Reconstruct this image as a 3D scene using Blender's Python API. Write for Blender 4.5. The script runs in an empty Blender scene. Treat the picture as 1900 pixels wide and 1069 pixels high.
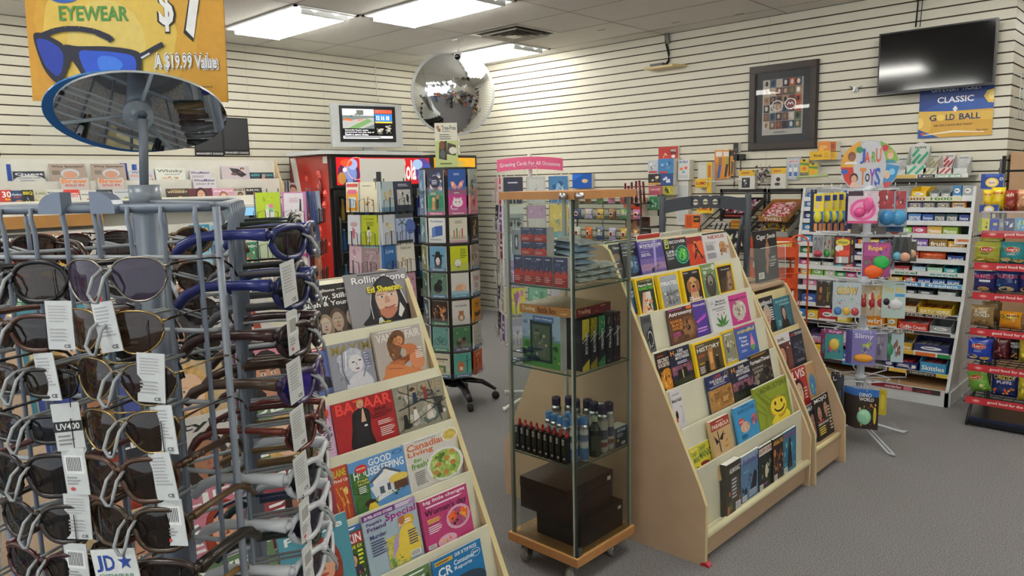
import bpy, math, random
import numpy as np
from mathutils import Matrix, Vector
V = Vector
R = math.radians
PI = math.pi
SC = bpy.context.scene
COL = SC.collection
# ---------------- camera (room axes: +y runs along the left wall into the corner, +x along the right wall)
CAM = V((0, 0, 1.6))
FPX = 1384.615
RIGHT = V((0.72819919, 0.684998, -0.02244264)); FWD = V((-0.68067587, 0.71900445, -0.14040287)); UP = V((-0.08003933, 0.11751742, 0.98984007))
cd = bpy.data.cameras.new('camera'); cam = bpy.data.objects.new('camera', cd); COL.objects.link(cam)
cd.sensor_width = 36; cd.lens = FPX / 1900 * 36; cd.clip_start = .05; cd.clip_end = 100
cam.matrix_world = Matrix(((RIGHT.x, UP.x, -FWD.x, CAM.x), (RIGHT.y, UP.y, -FWD.y, CAM.y), (RIGHT.z, UP.z, -FWD.z, CAM.z), (0, 0, 0, 1)))
SC.camera = cam
SC.view_settings.view_transform = 'Standard'; SC.view_settings.look = 'None'; SC.view_settings.gamma = 1; SC.view_settings.use_curve_mapping = False
SC.view_settings.exposure = 0.40
SC.cycles.use_denoising = True; SC.cycles.max_bounces = 8; SC.cycles.transparent_max_bounces = 24; SC.cycles.sample_clamp_indirect = 6
W = bpy.data.worlds.new('world'); SC.world = W; W.use_nodes = True
W.node_tree.nodes['Background'].inputs[0].default_value = (.86, .93, 1, 1); W.node_tree.nodes['Background'].inputs[1].default_value = 1.3
LAMP = 26.   # strength of the fluorescent tubes

# ---------------- points from the photograph's viewing rays, on real planes of the room
def ray(px, py): return (FWD * FPX + RIGHT * (px - 950) + UP * (534.5 - py))
def pX(px, py, X): d = ray(px, py); return CAM + d * (X / d.x)
def pY(px, py, Y): d = ray(px, py); return CAM + d * (Y / d.y)
def pZ(px, py, Z): d = ray(px, py); return CAM + d * ((Z - 1.6) / d.z)
def pD(px, py, D): d = ray(px, py); return CAM + d * (D / (d.x * -.68737 + d.y * .72632))
def pN(px, py, P0, N): d = ray(px, py); return CAM + d * ((P0 - CAM).dot(N) / d.dot(N))

# ---------------- materials: every one reads the paint colour 'Col' of the faces
def lin(c): return c / 12.92 if c <= .04045 else ((c + .055) / 1.055) ** 2.4
def hx(s):
    if not isinstance(s, str): return s
    if len(s) == 3: s = ''.join(a + a for a in s)
    return tuple(lin(int(s[i:i + 2], 16) / 255) for i in (0, 2, 4))
MATS = {}
def mk(name, rough=.5, metal=0., spec=.5, noise=0., nscale=30., bump=0., bscale=200., alpha=1., emit=0., coat=0., stretch=None, trans=0.):
    m = bpy.data.materials.new(name); m.use_nodes = True; nt = m.node_tree; N = nt.nodes; L = nt.links
    b = N['Principled BSDF']; at = N.new('ShaderNodeAttribute'); at.attribute_name = 'Col'; out = at.outputs['Color']
    tc = N.new('ShaderNodeTexCoord'); co = tc.outputs['Object']
    if stretch:
        mp = N.new('ShaderNodeMapping'); mp.inputs['Scale'].default_value = stretch; L.new(co, mp.inputs[0]); co = mp.outputs[0]
    if noise:
        nz = N.new('ShaderNodeTexNoise'); nz.inputs['Scale'].default_value = nscale; nz.inputs['Detail'].default_value = 5; L.new(co, nz.inputs['Vector'])
        mr = N.new('ShaderNodeMapRange'); mr.inputs[1].default_value = .3; mr.inputs[2].default_value = .7; mr.inputs[3].default_value = 1 - noise; mr.inputs[4].default_value = 1 + noise
        L.new(nz.outputs['Fac'], mr.inputs[0]); vm = N.new('ShaderNodeVectorMath'); vm.operation = 'SCALE'; L.new(out, vm.inputs[0]); L.new(mr.outputs[0], vm.inputs['Scale']); out = vm.outputs[0]
    L.new(out, b.inputs['Base Color']); b.inputs['Roughness'].default_value = rough; b.inputs['Metallic'].default_value = metal
    b.inputs['Specular IOR Level'].default_value = spec; b.inputs['Coat Weight'].default_value = coat; b.inputs['Coat Roughness'].default_value = .08
    if bump:
        n2 = N.new('ShaderNodeTexNoise'); n2.inputs['Scale'].default_value = bscale; n2.inputs['Detail'].default_value = 3; L.new(co, n2.inputs['Vector'])
        bp = N.new('ShaderNodeBump'); bp.inputs['Strength'].default_value = bump; bp.inputs['Distance'].default_value = .003; L.new(n2.outputs['Fac'], bp.inputs['Height']); L.new(bp.outputs[0], b.inputs['Normal'])
    if emit: L.new(out, b.inputs['Emission Color']); b.inputs['Emission Strength'].default_value = emit
    if alpha < 1: b.inputs['Alpha'].default_value = alpha
    MATS[name] = m; return m
mk('print', .42, noise=.05, nscale=90); mk('photo', .38, noise=.3, nscale=75); mk('matte', .8, noise=.04, nscale=20); mk('plastic', .28, noise=.02)
mk('metal', .3, 1., noise=.05); mk('paint', .42, noise=.05, nscale=15, bump=.05); mk('film', .2, noise=.12, nscale=40, bump=.6, bscale=45, coat=.3)
mk('wood', .45, noise=.07, nscale=14, stretch=(1, 1, .12)); mk('laminate', .5, noise=.05, nscale=9, bump=.04, bscale=60); mk('rubber', .6)
mk('mirror', .02, 1.); mk('lens', .05, spec=.4, alpha=.96, coat=.15); mk('screen', .12, emit=.9); mk('darkscreen', .08, spec=.6); mk('lamp', .5, emit=LAMP); mk('reflector', .35, emit=.9)
mk('slat', .5, noise=.03, nscale=5, bump=.03, bscale=40); mk('acrylic', .06, spec=.5, alpha=.16); mk('bubble', .1, alpha=.5, coat=.3); mk('backlit', .35, emit=.3); mk('leather', .35, noise=.15, nscale=60, bump=.3, bscale=250)
# ceiling tile, carpet
m = mk('tile', .85, noise=.05, nscale=60, bump=.35, bscale=130)
m = mk('carpet', .95, spec=.1, noise=.5, nscale=170, bump=.9, bscale=260)
# thin sheet glass: clear with a slight green edge tint and a fresnel reflection
m = bpy.data.materials.new('glass'); m.use_nodes = True; nt = m.node_tree; nt.nodes.clear()
o_ = nt.nodes.new('ShaderNodeOutputMaterial'); mx = nt.nodes.new('ShaderNodeMixShader'); tr = nt.nodes.new('ShaderNodeBsdfTransparent'); gl = nt.nodes.new('ShaderNodeBsdfGlossy'); fr = nt.nodes.new('ShaderNodeFresnel')
at = nt.nodes.new('ShaderNodeAttribute'); at.attribute_name = 'Col'; nt.links.new(at.outputs['Color'], tr.inputs[0])
fr.inputs[0].default_value = 1.35; gl.inputs['Roughness'].default_value = .01; nt.links.new(fr.outputs[0], mx.inputs[0]); nt.links.new(tr.outputs[0], mx.inputs[1]); nt.links.new(gl.outputs[0], mx.inputs[2]); nt.links.new(mx.outputs[0], o_.inputs[0])
MATS['glass'] = m

# ---------------- text outlines (triangulated once per string)
TXT = {}
def text_mesh(s, bold):
    k = (s, bold)
    if k in TXT: return TXT[k]
    c = bpy.data.curves.new('t', 'FONT'); c.body = s; c.resolution_u = 2; c.offset = .022 if bold else .006; c.fill_mode = 'FRONT'
    o = bpy.data.objects.new('t', c); me = bpy.data.meshes.new_from_object(o)
    vs = np.array([v.co[:2] for v in me.vertices]) if len(me.vertices) else np.zeros((0, 2)); fs = [list(p.vertices) for p in me.polygons]
    bpy.data.objects.remove(o); bpy.data.curves.remove(c); bpy.data.meshes.remove(me)
    if len(vs):
        mn = vs.min(0); mxx = vs.max(0); vs = (vs - mn) / np.maximum(mxx - mn, 1e-6)
    TXT[k] = (vs, fs); return TXT[k]

class MB:
    """collects coloured faces; build() links them as one mesh object"""
    def __init__(s, M=None): s.v = []; s.f = []; s.c = []; s.m = []; s.sm = []; s.M = M or Matrix()
    def add(s, pts, faces, col, mat='print', smooth=False):
        b = len(s.v); M = s.M; s.v += [tuple(M @ V(p)) for p in pts]; col = hx(col)
        for f in faces: s.f.append([b + i for i in f]); s.c.append(col); s.m.append(mat); s.sm.append(smooth)
    def quad(s, a, b, c, d, col, mat='print'): s.add([a, b, c, d], [(0, 1, 2, 3)], col, mat)
    def box(s, x0, y0, z0, x1, y1, z1, col, mat='matte', T=None):
        p = [(x, y, z) for z in (z0, z1) for y in (y0, y1) for x in (x0, x1)]
        if T: p = [T @ V(q) for q in p]
        s.add(p, [(0, 2, 3, 1), (4, 5, 7, 6), (0, 1, 5, 4), (2, 6, 7, 3), (0, 4, 6, 2), (1, 3, 7, 5)], col, mat)
    def prism(s, pts, axis, a, b, col, mat='laminate', side=None):
        """pts: 2-D outline; extruded along axis between a and b"""
        def P(u, w, t): return {'x': (t, u, w), 'y': (u, t, w), 'z': (u, w, t)}[axis]
        n = len(pts); s.add([P(u, w, a) for u, w in pts] + [P(u, w, b) for u, w in pts], [tuple(range(n)), tuple(range(2 * n - 1, n - 1, -1))], col, mat)
        s.add([P(u, w, a) for u, w in pts] + [P(u, w, b) for u, w in pts], [(i, (i + 1) % n, n + (i + 1) % n, n + i) for i in range(n)], side or col, mat)
    def tube(s, path, r, col, mat='paint', n=6, closed=False, flat=1.):
        path = [V(p) for p in path]; k = len(path)
        if k < 2: return
        pts = []; up = V((0, 0, 1))
        for i, p in enumerate(path):
            if closed: t = path[(i + 1) % k] - path[i - 1]
            else: t = path[min(i + 1, k - 1)] - path[max(i - 1, 0)]
            t.normalize(); a = t.cross(up)
            if a.length < .15: a = t.cross(V((1, 0, 0)) if abs(t.x) < .9 else V((0, 1, 0)))
            a.normalize(); b = t.cross(a); rr = r[i] if isinstance(r, (list, tuple)) else r
            pts += [p + a * math.cos(2 * PI * j / n) * rr + b * math.sin(2 * PI * j / n) * rr * flat for j in range(n)]
        fs = [(i * n + j, i * n + (j + 1) % n, ((i + 1) % k) * n + (j + 1) % n, ((i + 1) % k) * n + j) for i in range(k if closed else k - 1) for j in range(n)]
        if not closed: fs += [tuple(range(n - 1, -1, -1)), tuple((k - 1) * n + j for j in range(n))]
        s.add(pts, fs, col, mat, True)
    def cyl(s, p0, p1, r0, r1, col, mat='plastic', n=14): s.tube([p0, p1], [r0, r1], col, mat, n)
    def lathe(s, prof, col, mat='plastic', n=16, c=(0, 0, 0), cols=None):
        """prof: (radius, z) rings round the vertical axis"""
        k = len(prof); pts = [(c[0] + r * math.cos(2 * PI * j / n), c[1] + r * math.sin(2 * PI * j / n), c[2] + z) for r, z in prof for j in range(n)]
        for i in range(k - 1): s.add(pts[i * n:(i + 2) * n], [(j, (j + 1) % n, n + (j + 1) % n, n + j) for j in range(n)], (cols[i] if cols else col), mat, True)
        s.add(pts[:n], [tuple(range(n - 1, -1, -1))], cols[0] if cols else col, mat); s.add(pts[-n:], [tuple(range(n))], cols[-1] if cols else col, mat)
    def ball(s, c, r, col, mat='plastic', n=12, k=7, sz=1.):
        s.lathe([(max(r * math.sin(PI * i / k), 1e-4), -r * sz * math.cos(PI * i / k)) for i in range(k + 1)], col, mat, n, c)
    def build(s, name, parent=None, mesh=None):
        me = bpy.data.meshes.new(name); me.from_pydata(s.v, [], s.f); names = []
        for k in s.m:
            if k not in names: names.append(k); me.materials.append(MATS[k])
        ix = {k: i for i, k in enumerate(names)}; nf = len(s.f)
        me.polygons.foreach_set('material_index', [ix[k] for k in s.m]); me.polygons.foreach_set('use_smooth', s.sm)
        at = me.color_attributes.new('Col', 'FLOAT_COLOR', 'CORNER'); cnt = [len(f) for f in s.f]
        at.data.foreach_set('color', np.repeat(np.array([(*c[:3], 1) for c in s.c], dtype=np.float32), cnt, axis=0).ravel())
        me.update(); return link(name, me, parent)
def link(name, me, parent=None):
    o = bpy.data.objects.new(name, me); COL.objects.link(o)
    if parent is not None: o.parent = parent
    return o
SEEN = {}
def tag(o, label, cat, group=None, kind=None):
    SEEN.setdefault(label, []).append(o.name)
    o['label'] = label; o['category'] = cat
    if group: o['group'] = group
    if kind: o['kind'] = kind
    return o
def empty(name, loc, label, cat, rz=0, group=None):
    o = bpy.data.objects.new(name, None); o.empty_display_size = .05; COL.objects.link(o); o.location = loc; o.rotation_euler = (0, 0, rz); return tag(o, label, cat, group)
def struct(mb, name): o = mb.build(name); o['kind'] = 'structure'; return o

# ---------------- printed art: a little language in cover coordinates (0..1, 0..1)
EPS = .00012
def art(mb, w, h, spec, mat='print', y0=0., ox=None, oz=0., k0=1):
    """draws spec on the plane y = y0 facing -y, x from ox to ox+w, z from oz to oz+h"""
    if ox is None: ox = -w / 2
    k = k0
    def P(x, y): return (ox + x * w, y0 - k * EPS, oz + y * h)
    def ell(cx, cy, rx, ry, col, n=16, m=None, a0=0): mb.add([P(cx + rx * math.cos(a0 + 2 * PI * i / n), cy + ry * math.sin(a0 + 2 * PI * i / n)) for i in range(n)], [tuple(range(n))], col, m or mat)
    def txt(s, x0, y0_, x1, y1, col, bold=True):
        vs, fs = text_mesh(s, bold)
        if len(vs): mb.add([P(x0 + a * (x1 - x0), y0_ + b * (y1 - y0_)) for a, b in vs], fs, col, mat)
    for item in spec.split(';'):
        a = item.split()
        if not a: continue
        o = a[0]; k += 1
        if o in 'Tt': txt(a[1].replace('_', ' '), *map(float, a[2:6]), a[6], o == 'T')
        elif o == 'Q':  # text with an offset shadow
            q = list(map(float, a[2:6])); txt(a[1].replace('_', ' '), q[0] + .012, q[1] - .008, q[2] + .012, q[3] - .008, a[7]); k += 1; txt(a[1].replace('_', ' '), *q, a[6])
        elif o == 'r': x0, y0_, x1, y1 = map(float, a[1:5]); mb.quad(P(x0, y0_), P(x1, y0_), P(x1, y1), P(x0, y1), a[5], a[6] if len(a) > 6 else mat)
        elif o == 'e': ell(*map(float, a[1:5]), a[5], m=a[6] if len(a) > 6 else None)
        elif o == 'o':
            cx, cy, rx, ry = map(float, a[1:5]); wd = float(a[6]) if len(a) > 6 else .75; n = 20
            mb.add([P(cx + rx * q * math.cos(2 * PI * i / n), cy + ry * q * math.sin(2 * PI * i / n)) for q in (1, wd) for i in range(n)], [(i, (i + 1) % n, n + (i + 1) % n, n + i) for i in range(n)], a[5], mat)
        elif o == 'p':
            q = list(map(float, a[2:])); mb.add([P(q[i], q[i + 1]) for i in range(0, len(q), 2)], [tuple(range(len(q) // 2))], a[1], mat)
        elif o == 'P':  # closed smooth outline
            q = list(map(float, a[2:])); n = len(q) // 2; c = [(q[2 * i], q[2 * i + 1]) for i in range(n)]; out = []
            for i in range(n):
                p0, p1, p2, p3 = c[i - 1], c[i], c[(i + 1) % n], c[(i + 2) % n]
                for t in (0, .25, .5, .75): out.append(tuple(.5 * (2 * p1[j] + (p2[j] - p0[j]) * t + (2 * p0[j] - 5 * p1[j] + 4 * p2[j] - p3[j]) * t * t + (3 * p1[j] - p0[j] - 3 * p2[j] + p3[j]) * t ** 3) for j in (0, 1)))
            mb.add([P(min(1, max(0, x)), min(1, max(0, y))) for x, y in out], [tuple(range(len(out)))], a[1], mat)
        elif o == 'l':  # thick line: col width points
            q = list(map(float, a[3:])); wd = float(a[2]) / 2; pts = [(q[i], q[i + 1]) for i in range(0, len(q), 2)]
            for (xa, ya), (xb, yb) in zip(pts, pts[1:]):
                dx, dy = (xb - xa) * w, (yb - ya) * h; L = math.hypot(dx, dy) or 1; nx, ny = -dy / L * wd, dx / L * wd * w / h
                mb.quad(P(xa + nx, ya + ny), P(xa - nx, ya - ny), P(xb - nx, yb - ny), P(xb + nx, yb + ny), a[1], mat)
        elif o == 'B':
            wd = float(a[2]); wy = wd * w / h
            for q in ((0, 0, 1, wy), (0, 1 - wy, 1, 1), (0, wy, wd, 1 - wy), (1 - wd, wy, 1, 1 - wy)): mb.quad(P(q[0], q[1]), P(q[2], q[1]), P(q[2], q[3]), P(q[0], q[3]), a[1], mat)
        elif o == 'n':
            x0, y0_, x1, y1 = map(float, a[1:5]); n = int(a[5]); rd = random.Random(int(a[6])); cl = a[7:]
            for i in range(n):
                if i % 5 == 4: k += .3
                sz = rd.uniform(.25, 1.) * min(x1 - x0, y1 - y0_) * (.28 if n > 12 else .4); cx = rd.uniform(x0 + sz * .6, x1 - sz * .6); cy = rd.uniform(y0_ + sz * .6, y1 - sz * .6)
                ell(cx, cy, sz * .6 * rd.uniform(.5, 1), sz * .6 * rd.uniform(.5, 1), rd.choice(cl), rd.choice((5, 7, 9)), 'photo', rd.random() * 3); k += .12
        elif o == 'g':
            x0, y0_, x1, y1 = map(float, a[1:5]); n = int(a[5]); rd = random.Random(n * 7 + int(x0 * 100))
            for i in range(n): yy = y1 - (i + .5) * (y1 - y0_) / n; hh = (y1 - y0_) / n * .24; mb.quad(P(x0, yy - hh), P(x0 + (x1 - x0) * rd.uniform(.6, 1), yy - hh), P(x0 + (x1 - x0) * rd.uniform(.6, 1), yy + hh), P(x0, yy + hh), a[6], mat)
        elif o == 'b':
            x, y = float(a[1]), float(a[2]); bw = float(a[3]) if len(a) > 3 else .17; bh = bw * .5; mb.quad(P(x, y), P(x + bw, y), P(x + bw, y + bh), P(x, y + bh), 'f4f4f0', mat); k += 1
            for i in range(9): q = x + bw * (.1 + i * .09); mb.quad(P(q, y + bh * .15), P(q + bw * .04, y + bh * .15), P(q + bw * .04, y + bh * .9), P(q, y + bh * .9), '1a1a1a', mat)
        elif o == 's':
            cx, cy, r = map(float, a[1:4]); mb.add([P(cx + (r if i % 2 == 0 else r * .4) * math.sin(PI * i / 5), cy + (r if i % 2 == 0 else r * .4) * w / h * math.cos(PI * i / 5)) for i in range(10)], [tuple(range(10))], a[4], mat)
        elif o == 'f':  # portrait: cx cy r skin hair cloth [long]
            cx, cy, r = map(float, a[1:4]); q = w / h; sk, ha, cl = a[4:7]; lg = len(a) > 7
            if cl != '-': mb.add([P(max(0, cx - 2.1 * r), max(0, cy - 3.6 * r * q)), P(min(1, cx + 2.1 * r), max(0, cy - 3.6 * r * q)), P(min(1, cx + 1.7 * r), cy - 1.75 * r * q), P(cx + .5 * r, cy - 1.3 * r * q), P(cx - .5 * r, cy - 1.3 * r * q), P(max(0, cx - 1.7 * r), cy - 1.75 * r * q)], [tuple(range(6))], cl, 'photo'); k += 1
            if lg: ell(cx, cy - .35 * r * q, 1.15 * r, 1.75 * r * q, ha, 18, 'photo'); k += 1
            mb.quad(P(cx - .32 * r, cy - 1.5 * r * q), P(cx + .32 * r, cy - 1.5 * r * q), P(cx + .32 * r, cy - .6 * r * q), P(cx - .32 * r, cy - .6 * r * q), sk, mat); k += 1
            ell(cx, cy + .18 * r * q, .98 * r, 1.12 * r * q, ha, 18, 'photo'); k += 1; ell(cx, cy - .08 * r * q, .74 * r, 1.02 * r * q, sk, 18); k += 1
            for sg in (-1, 1):
                ell(cx + sg * .3 * r, cy + .05 * r * q, .15 * r, .075 * r * q, 'e8e4dc', 8); ell(cx + sg * .3 * r, cy + .05 * r * q - 0, .075 * r, .07 * r * q, '2a2018', 8)
                mb.quad(P(cx + sg * .12 * r, cy + .2 * r * q), P(cx + sg * .48 * r, cy + .22 * r * q), P(cx + sg * .48 * r, cy + .28 * r * q), P(cx + sg * .12 * r, cy + .26 * r * q), ha, mat)
            k += 1; mb.add([P(cx - .13 * r, cy - .32 * r * q), P(cx + .13 * r, cy - .32 * r * q), P(cx + .03 * r, cy)], [(0, 1, 2)], '8a5038', mat); ell(cx, cy - .58 * r * q, .27 * r, .085 * r * q, 'a8403a', 10); k += .3

ARTMESH = {}
def flat(name, w, h, t, spec, bg, parent=None, key=None, mat='print', edge='e9e6dd', back=None, f=1.):
    """a printed item: cover on -y side, base centre at origin, thickness towards +y"""
    key = key or (name, round(w, 3), round(h, 3), round(t, 3), spec, bg, round(f, 2))
    if key in ARTMESH: return link(name, ARTMESH[key], parent)
    mb = MB(); mb.box(-w / 2, .0004, 0, w / 2, t, h, edge, 'matte'); mb.quad((-w / 2, 0, 0), (w / 2, 0, 0), (w / 2, 0, h), (-w / 2, 0, h), bg, mat)
    mb.quad((-w / 2 - .0004, 0, 0), (-w / 2 - .0004, 0, h), (-w / 2 - .0004, t, h), (-w / 2 - .0004, t, 0), bg, mat)
    mb.quad((-w / 2, t + .0004, 0), (-w / 2, t + .0004, h), (w / 2, t + .0004, h), (w / 2, t + .0004, 0), back or bg, mat)
    art(mb, w, h * f, spec, mat, oz=h * (1 - f)); o = mb.build(name, parent); ARTMESH[key] = o.data; return o
def pose(o, loc, yaw=0., lean=0., roll=0.):
    """-y side turned to heading yaw, top leaning back by lean, turned in its own plane by roll"""
    o.matrix_basis = Matrix.Translation(loc) @ Matrix.Rotation(yaw, 4, 'Z') @ Matrix.Rotation(-lean, 4, 'X') @ Matrix.Rotation(roll, 4, 'Y'); return o
# ---------------- the room
XA, YB, ZC, XC = -7.10, 6.58, 3.0, -1.17
CREAM = 'd9d4c2'
def slat_wall(mb, p0, p1, nrm, joints=()):
    """grooved slat panels from p0 to p1 (xy), facing nrm"""
    dx, dy = p1[0] - p0[0], p1[1] - p0[1]; L = math.hypot(dx, dy)
    def P(t, z, d=0): return (p0[0] + dx * t + nrm[0] * d, p0[1] + dy * t + nrm[1] * d, z)
    z = ZC
    while z > 0:
        zb = max(z - .0777 + .0055, 0); zt = z - .0055
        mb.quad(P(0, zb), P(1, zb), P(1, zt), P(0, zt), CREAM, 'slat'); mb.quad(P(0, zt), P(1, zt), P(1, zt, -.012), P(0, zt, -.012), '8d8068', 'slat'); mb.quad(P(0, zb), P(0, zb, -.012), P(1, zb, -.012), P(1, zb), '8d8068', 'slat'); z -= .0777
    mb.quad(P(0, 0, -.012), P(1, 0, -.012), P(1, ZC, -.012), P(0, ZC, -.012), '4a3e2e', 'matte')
    for j in joints:
        t = j / L; w = .0012 / L; mb.quad(P(t - w, 0, .0006), P(t + w, 0, .0006), P(t + w, ZC, .0006), P(t - w, ZC, .0006), 'a39c86', 'matte')
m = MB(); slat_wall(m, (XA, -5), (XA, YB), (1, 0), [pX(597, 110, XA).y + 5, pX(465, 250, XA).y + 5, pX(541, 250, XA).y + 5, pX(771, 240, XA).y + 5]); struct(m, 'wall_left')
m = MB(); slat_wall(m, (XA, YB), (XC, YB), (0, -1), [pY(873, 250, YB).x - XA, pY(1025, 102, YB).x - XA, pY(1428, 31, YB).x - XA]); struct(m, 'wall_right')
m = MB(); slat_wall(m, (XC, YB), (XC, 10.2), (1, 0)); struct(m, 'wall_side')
m = MB(); m.box(XC, 10.2, 0, 4.6, 10.3, ZC, CREAM, 'slat'); struct(m, 'wall_back')
m = MB(); m.box(4.6, -5, 0, 4.7, 10.3, ZC, 'c9c4b4', 'slat'); struct(m, 'wall_far')
m = MB(); m.quad((XA, -5, 0), (4.6, -5, 0), (4.6, 10.2, 0), (XA, 10.2, 0), '7d7b7b', 'carpet'); struct(m, 'floor')
m = MB(); G = '4c4840'; m.quad((XA - .1, -5, ZC), (XA - .1, 10.2, ZC), (4.6, 10.2, ZC), (4.6, -5, ZC), 'e4e0d8', 'tile')
TY = [3.24 + .6145 * i for i in range(-14, 12)]; TX = [-6.53 + 1.223 * i for i in range(0, 10)]
for y in TY: m.quad((XA, y - .004, ZC - .002), (XA, y + .004, ZC - .002), (4.6, y + .004, ZC - .002), (4.6, y - .004, ZC - .002), '77736a', 'matte')
for x in TX: m.quad((x - .004, -5, ZC - .002), (x - .004, 10.2, ZC - .002), (x + .004, 10.2, ZC - .002), (x + .004, -5, ZC - .002), '77736a', 'matte')
for x, y in ((pZ(1232, 39, ZC).x, 6.15), (-4.4, 5.9), (-3.2, 6.28)):
    m.box(x, y, ZC - .003, x + .08, y + .01, ZC - .0021, '5c564c', 'matte')
struct(m, 'ceiling')
# ---------------- ceiling lights and vent
def troffer(x, y, label, grp=None):
    e = empty('ceiling_light', (x + .6, y + .3, ZC), label, 'ceiling light', group=grp); w, d = .6, .295
    m = MB(); m.box(-w, -d, -.012, w, -d + .022, -.0005, 'f2f2ee', 'paint'); m.box(-w, d - .022, -.012, w, d, -.0005, 'f2f2ee', 'paint'); m.box(-w, -d, -.012, -w + .03, d, -.0005, 'f2f2ee', 'paint'); m.box(w - .03, -d, -.012, w, d, -.0005, 'f2f2ee', 'paint'); m.build('frame', e)
    m = MB(); m.quad((-w, -d, -.003), (w, -d, -.003), (w, d, -.003), (-w, d, -.003), 'ffffff', 'reflector')
    for s in (-.1, .1): m.prism([(s - .05, -.003), (s, -.03), (s + .05, -.003)], 'x', -w + .04, w - .04, 'f8f8f4', 'reflector')
    m.build('reflector', e)
    for s in (-.19, 0, .19):
        m = MB(); m.cyl((-w + .07, s, -.034), (w - .07, s, -.034), .016, .016, 'fcfaf2', 'lamp', 10); m.build('tube', e)
    for a in (-1, 1): m = MB(); m.box(a * (w - .055) - .014, -.215, -.05, a * (w - .055) + .014, .215, -.003, 'dfe2e2', 'plastic'); m.build('tube_holder', e)
troffer(-6.52, 3.25, 'recessed fluorescent ceiling light, leftmost of the three in view')
troffer(-5.30, 3.86, 'recessed fluorescent ceiling light between the leftmost light and the air vent')
troffer(-6.52, 5.70, 'recessed fluorescent ceiling light above the round convex mirror')
for x, y in ((-6.52, .79), (-4.08, 1.4), (-1.63, 2.0), (-4.08, -1.6), (-1.63, -1.05), (.8, 0), (.8, 3.25), (.8, 6.0), (3.0, 2), (3., -2), (-6.52, -2.3), (-.6, 8.2), (-1.63, 4.48)):
    d = V((x + .6, y + .3, ZC)) - CAM; z = d.dot(FWD)
    if z > 0 and -200 < 950 + FPX * d.dot(RIGHT) / z < 2100 and 534.5 - FPX * d.dot(UP) / z > -40: continue
    troffer(x, y, 'recessed fluorescent ceiling light outside the picture', 'unseen ceiling lights over the rest of the shop')
e = empty('ceiling_vent', (-5.0, 5.4, ZC), 'square four-way air vent in the ceiling near the mirror', 'air vent')
m = MB(); a = .3
for i, (q, z) in enumerate(((.3, -.001), (.235, -.012), (.165, -.022), (.1, 0))):
    for s in range(4):
        T = Matrix.Rotation(s * PI / 2, 4, 'Z'); pts = [(-q, -q, -.03 if i else -.004), (q, -q, -.03 if i else -.004), (q - .032, -q + .032, -.006), (-q + .032, -q + .032, -.006)]; m.add([T @ V(p) for p in pts], [(0, 1, 2, 3)], 'cfc9bc', 'paint')
m.build('louvre', e); m = MB(); m.quad((-.3, -.3, -.0025), (.3, -.3, -.0025), (.3, .3, -.0025), (-.3, .3, -.0025), '2a2622', 'matte'); m.build('backing', e)
m = MB(); m.box(-.06, -.06, -.036, .06, .06, -.03, 'cfc9bc', 'paint'); m.build('centre_plate', e)

# ---------------- double-sided magazine racks (profile across x, length along y)
RX = -2.007
PROF = [(.573, 0), (.573, .262), (.545, .335), (.105, 1.262), (.088, 1.295), (.055, 1.317), (-.055, 1.317), (-.088, 1.295), (-.105, 1.262), (-.545, .335), (-.573, .262), (-.573, 0)]
LAM, EDGE, BOARD = 'bb9f80', 'd6c794', 'd4d6ce'
def panel(mb, prof, cx, y0, y1):
    mb.prism([(cx + x, z) for x, z in prof], 'y', y0, y1, LAM, 'laminate', side=EDGE)
TH = R(12.5)
def tier_top(k):
    if k == 6: return (-1.484, .403)
    return (RX + .104 + (.0715 * k if k else -.0) + (.058 if k else 0) - (.0715 if k else 0), 1.175 - .1545 * (k - 1)) if k else (RX + .07, 1.305)
def rack(y0, y1, label):
    e = empty('magazine_rack', (RX, (y0 + y1) / 2, 0), label, 'magazine rack'); o = V((RX, (y0 + y1) / 2, 0)); T = Matrix.Translation(-o)
    for a, b in ((y0, y0 + .019), (y1 - .019, y1)): m = MB(T); panel(m, PROF, RX, a, b); m.build('side_panel', e)
    a, b = y0 + .019, y1 - .019; m = MB(T); m.box(RX - .05, a, 1.283, RX + .05, b, 1.303, 'cfc8ac', 'laminate'); m.build('top_board', e)
    for sd in (1, -1):
        for k in range(7):
            x, z = tier_top(k); x = x - RX; zb = max(z - (.30 if k else .33), .135); t = math.tan(TH if k < 6 else R(2)); xb = x + (z - zb) * t
            m = MB(T); m.prism([(RX + sd * x, z), (RX + sd * xb, zb), (RX + sd * (xb - .008), zb), (RX + sd * (x - .008), z)], 'y', a, b, BOARD, 'laminate', side='d9d6bd'); m.build('tier_board', e)
        m = MB(T); m.box(RX + min(sd * .40, sd * .56), a, .120, RX + max(sd * .40, sd * .56), b, .135, 'd6d2b8', 'laminate'); m.tube([(RX + sd * .564, a, .130), (RX + sd * .564, b, .130)], .017, 'd6cfa6', 'laminate', 10); m.build('bottom_ledge', e)
        m = MB(T); m.box(RX + min(sd * .535, sd * .55), a, .02, RX + max(sd * .535, sd * .55), b, .12, LAM, 'laminate'); m.build('kick_board', e)
    m = MB(T); m.box(RX - .008, a, .03, RX + .008, b, 1.28, LAM, 'laminate'); m.build('centre_board', e)
    if y0 > 2: m = MB(T); m.prism([(-1.455, 0), (-1.415, 0), (-1.415, .008), (-1.43, .02), (-1.455, .01)], 'y', y0 - .002, y0 + .025, 'b0303c', 'plastic'); m.build('red_foot', e)
    return e
rack(.44, 1.536, 'beige front-left magazine rack with white tiers of glossy magazines behind the sunglasses')
rack(2.642, 3.74, 'large beige magazine rack with white tiers right of the glass tower cabinet')
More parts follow.
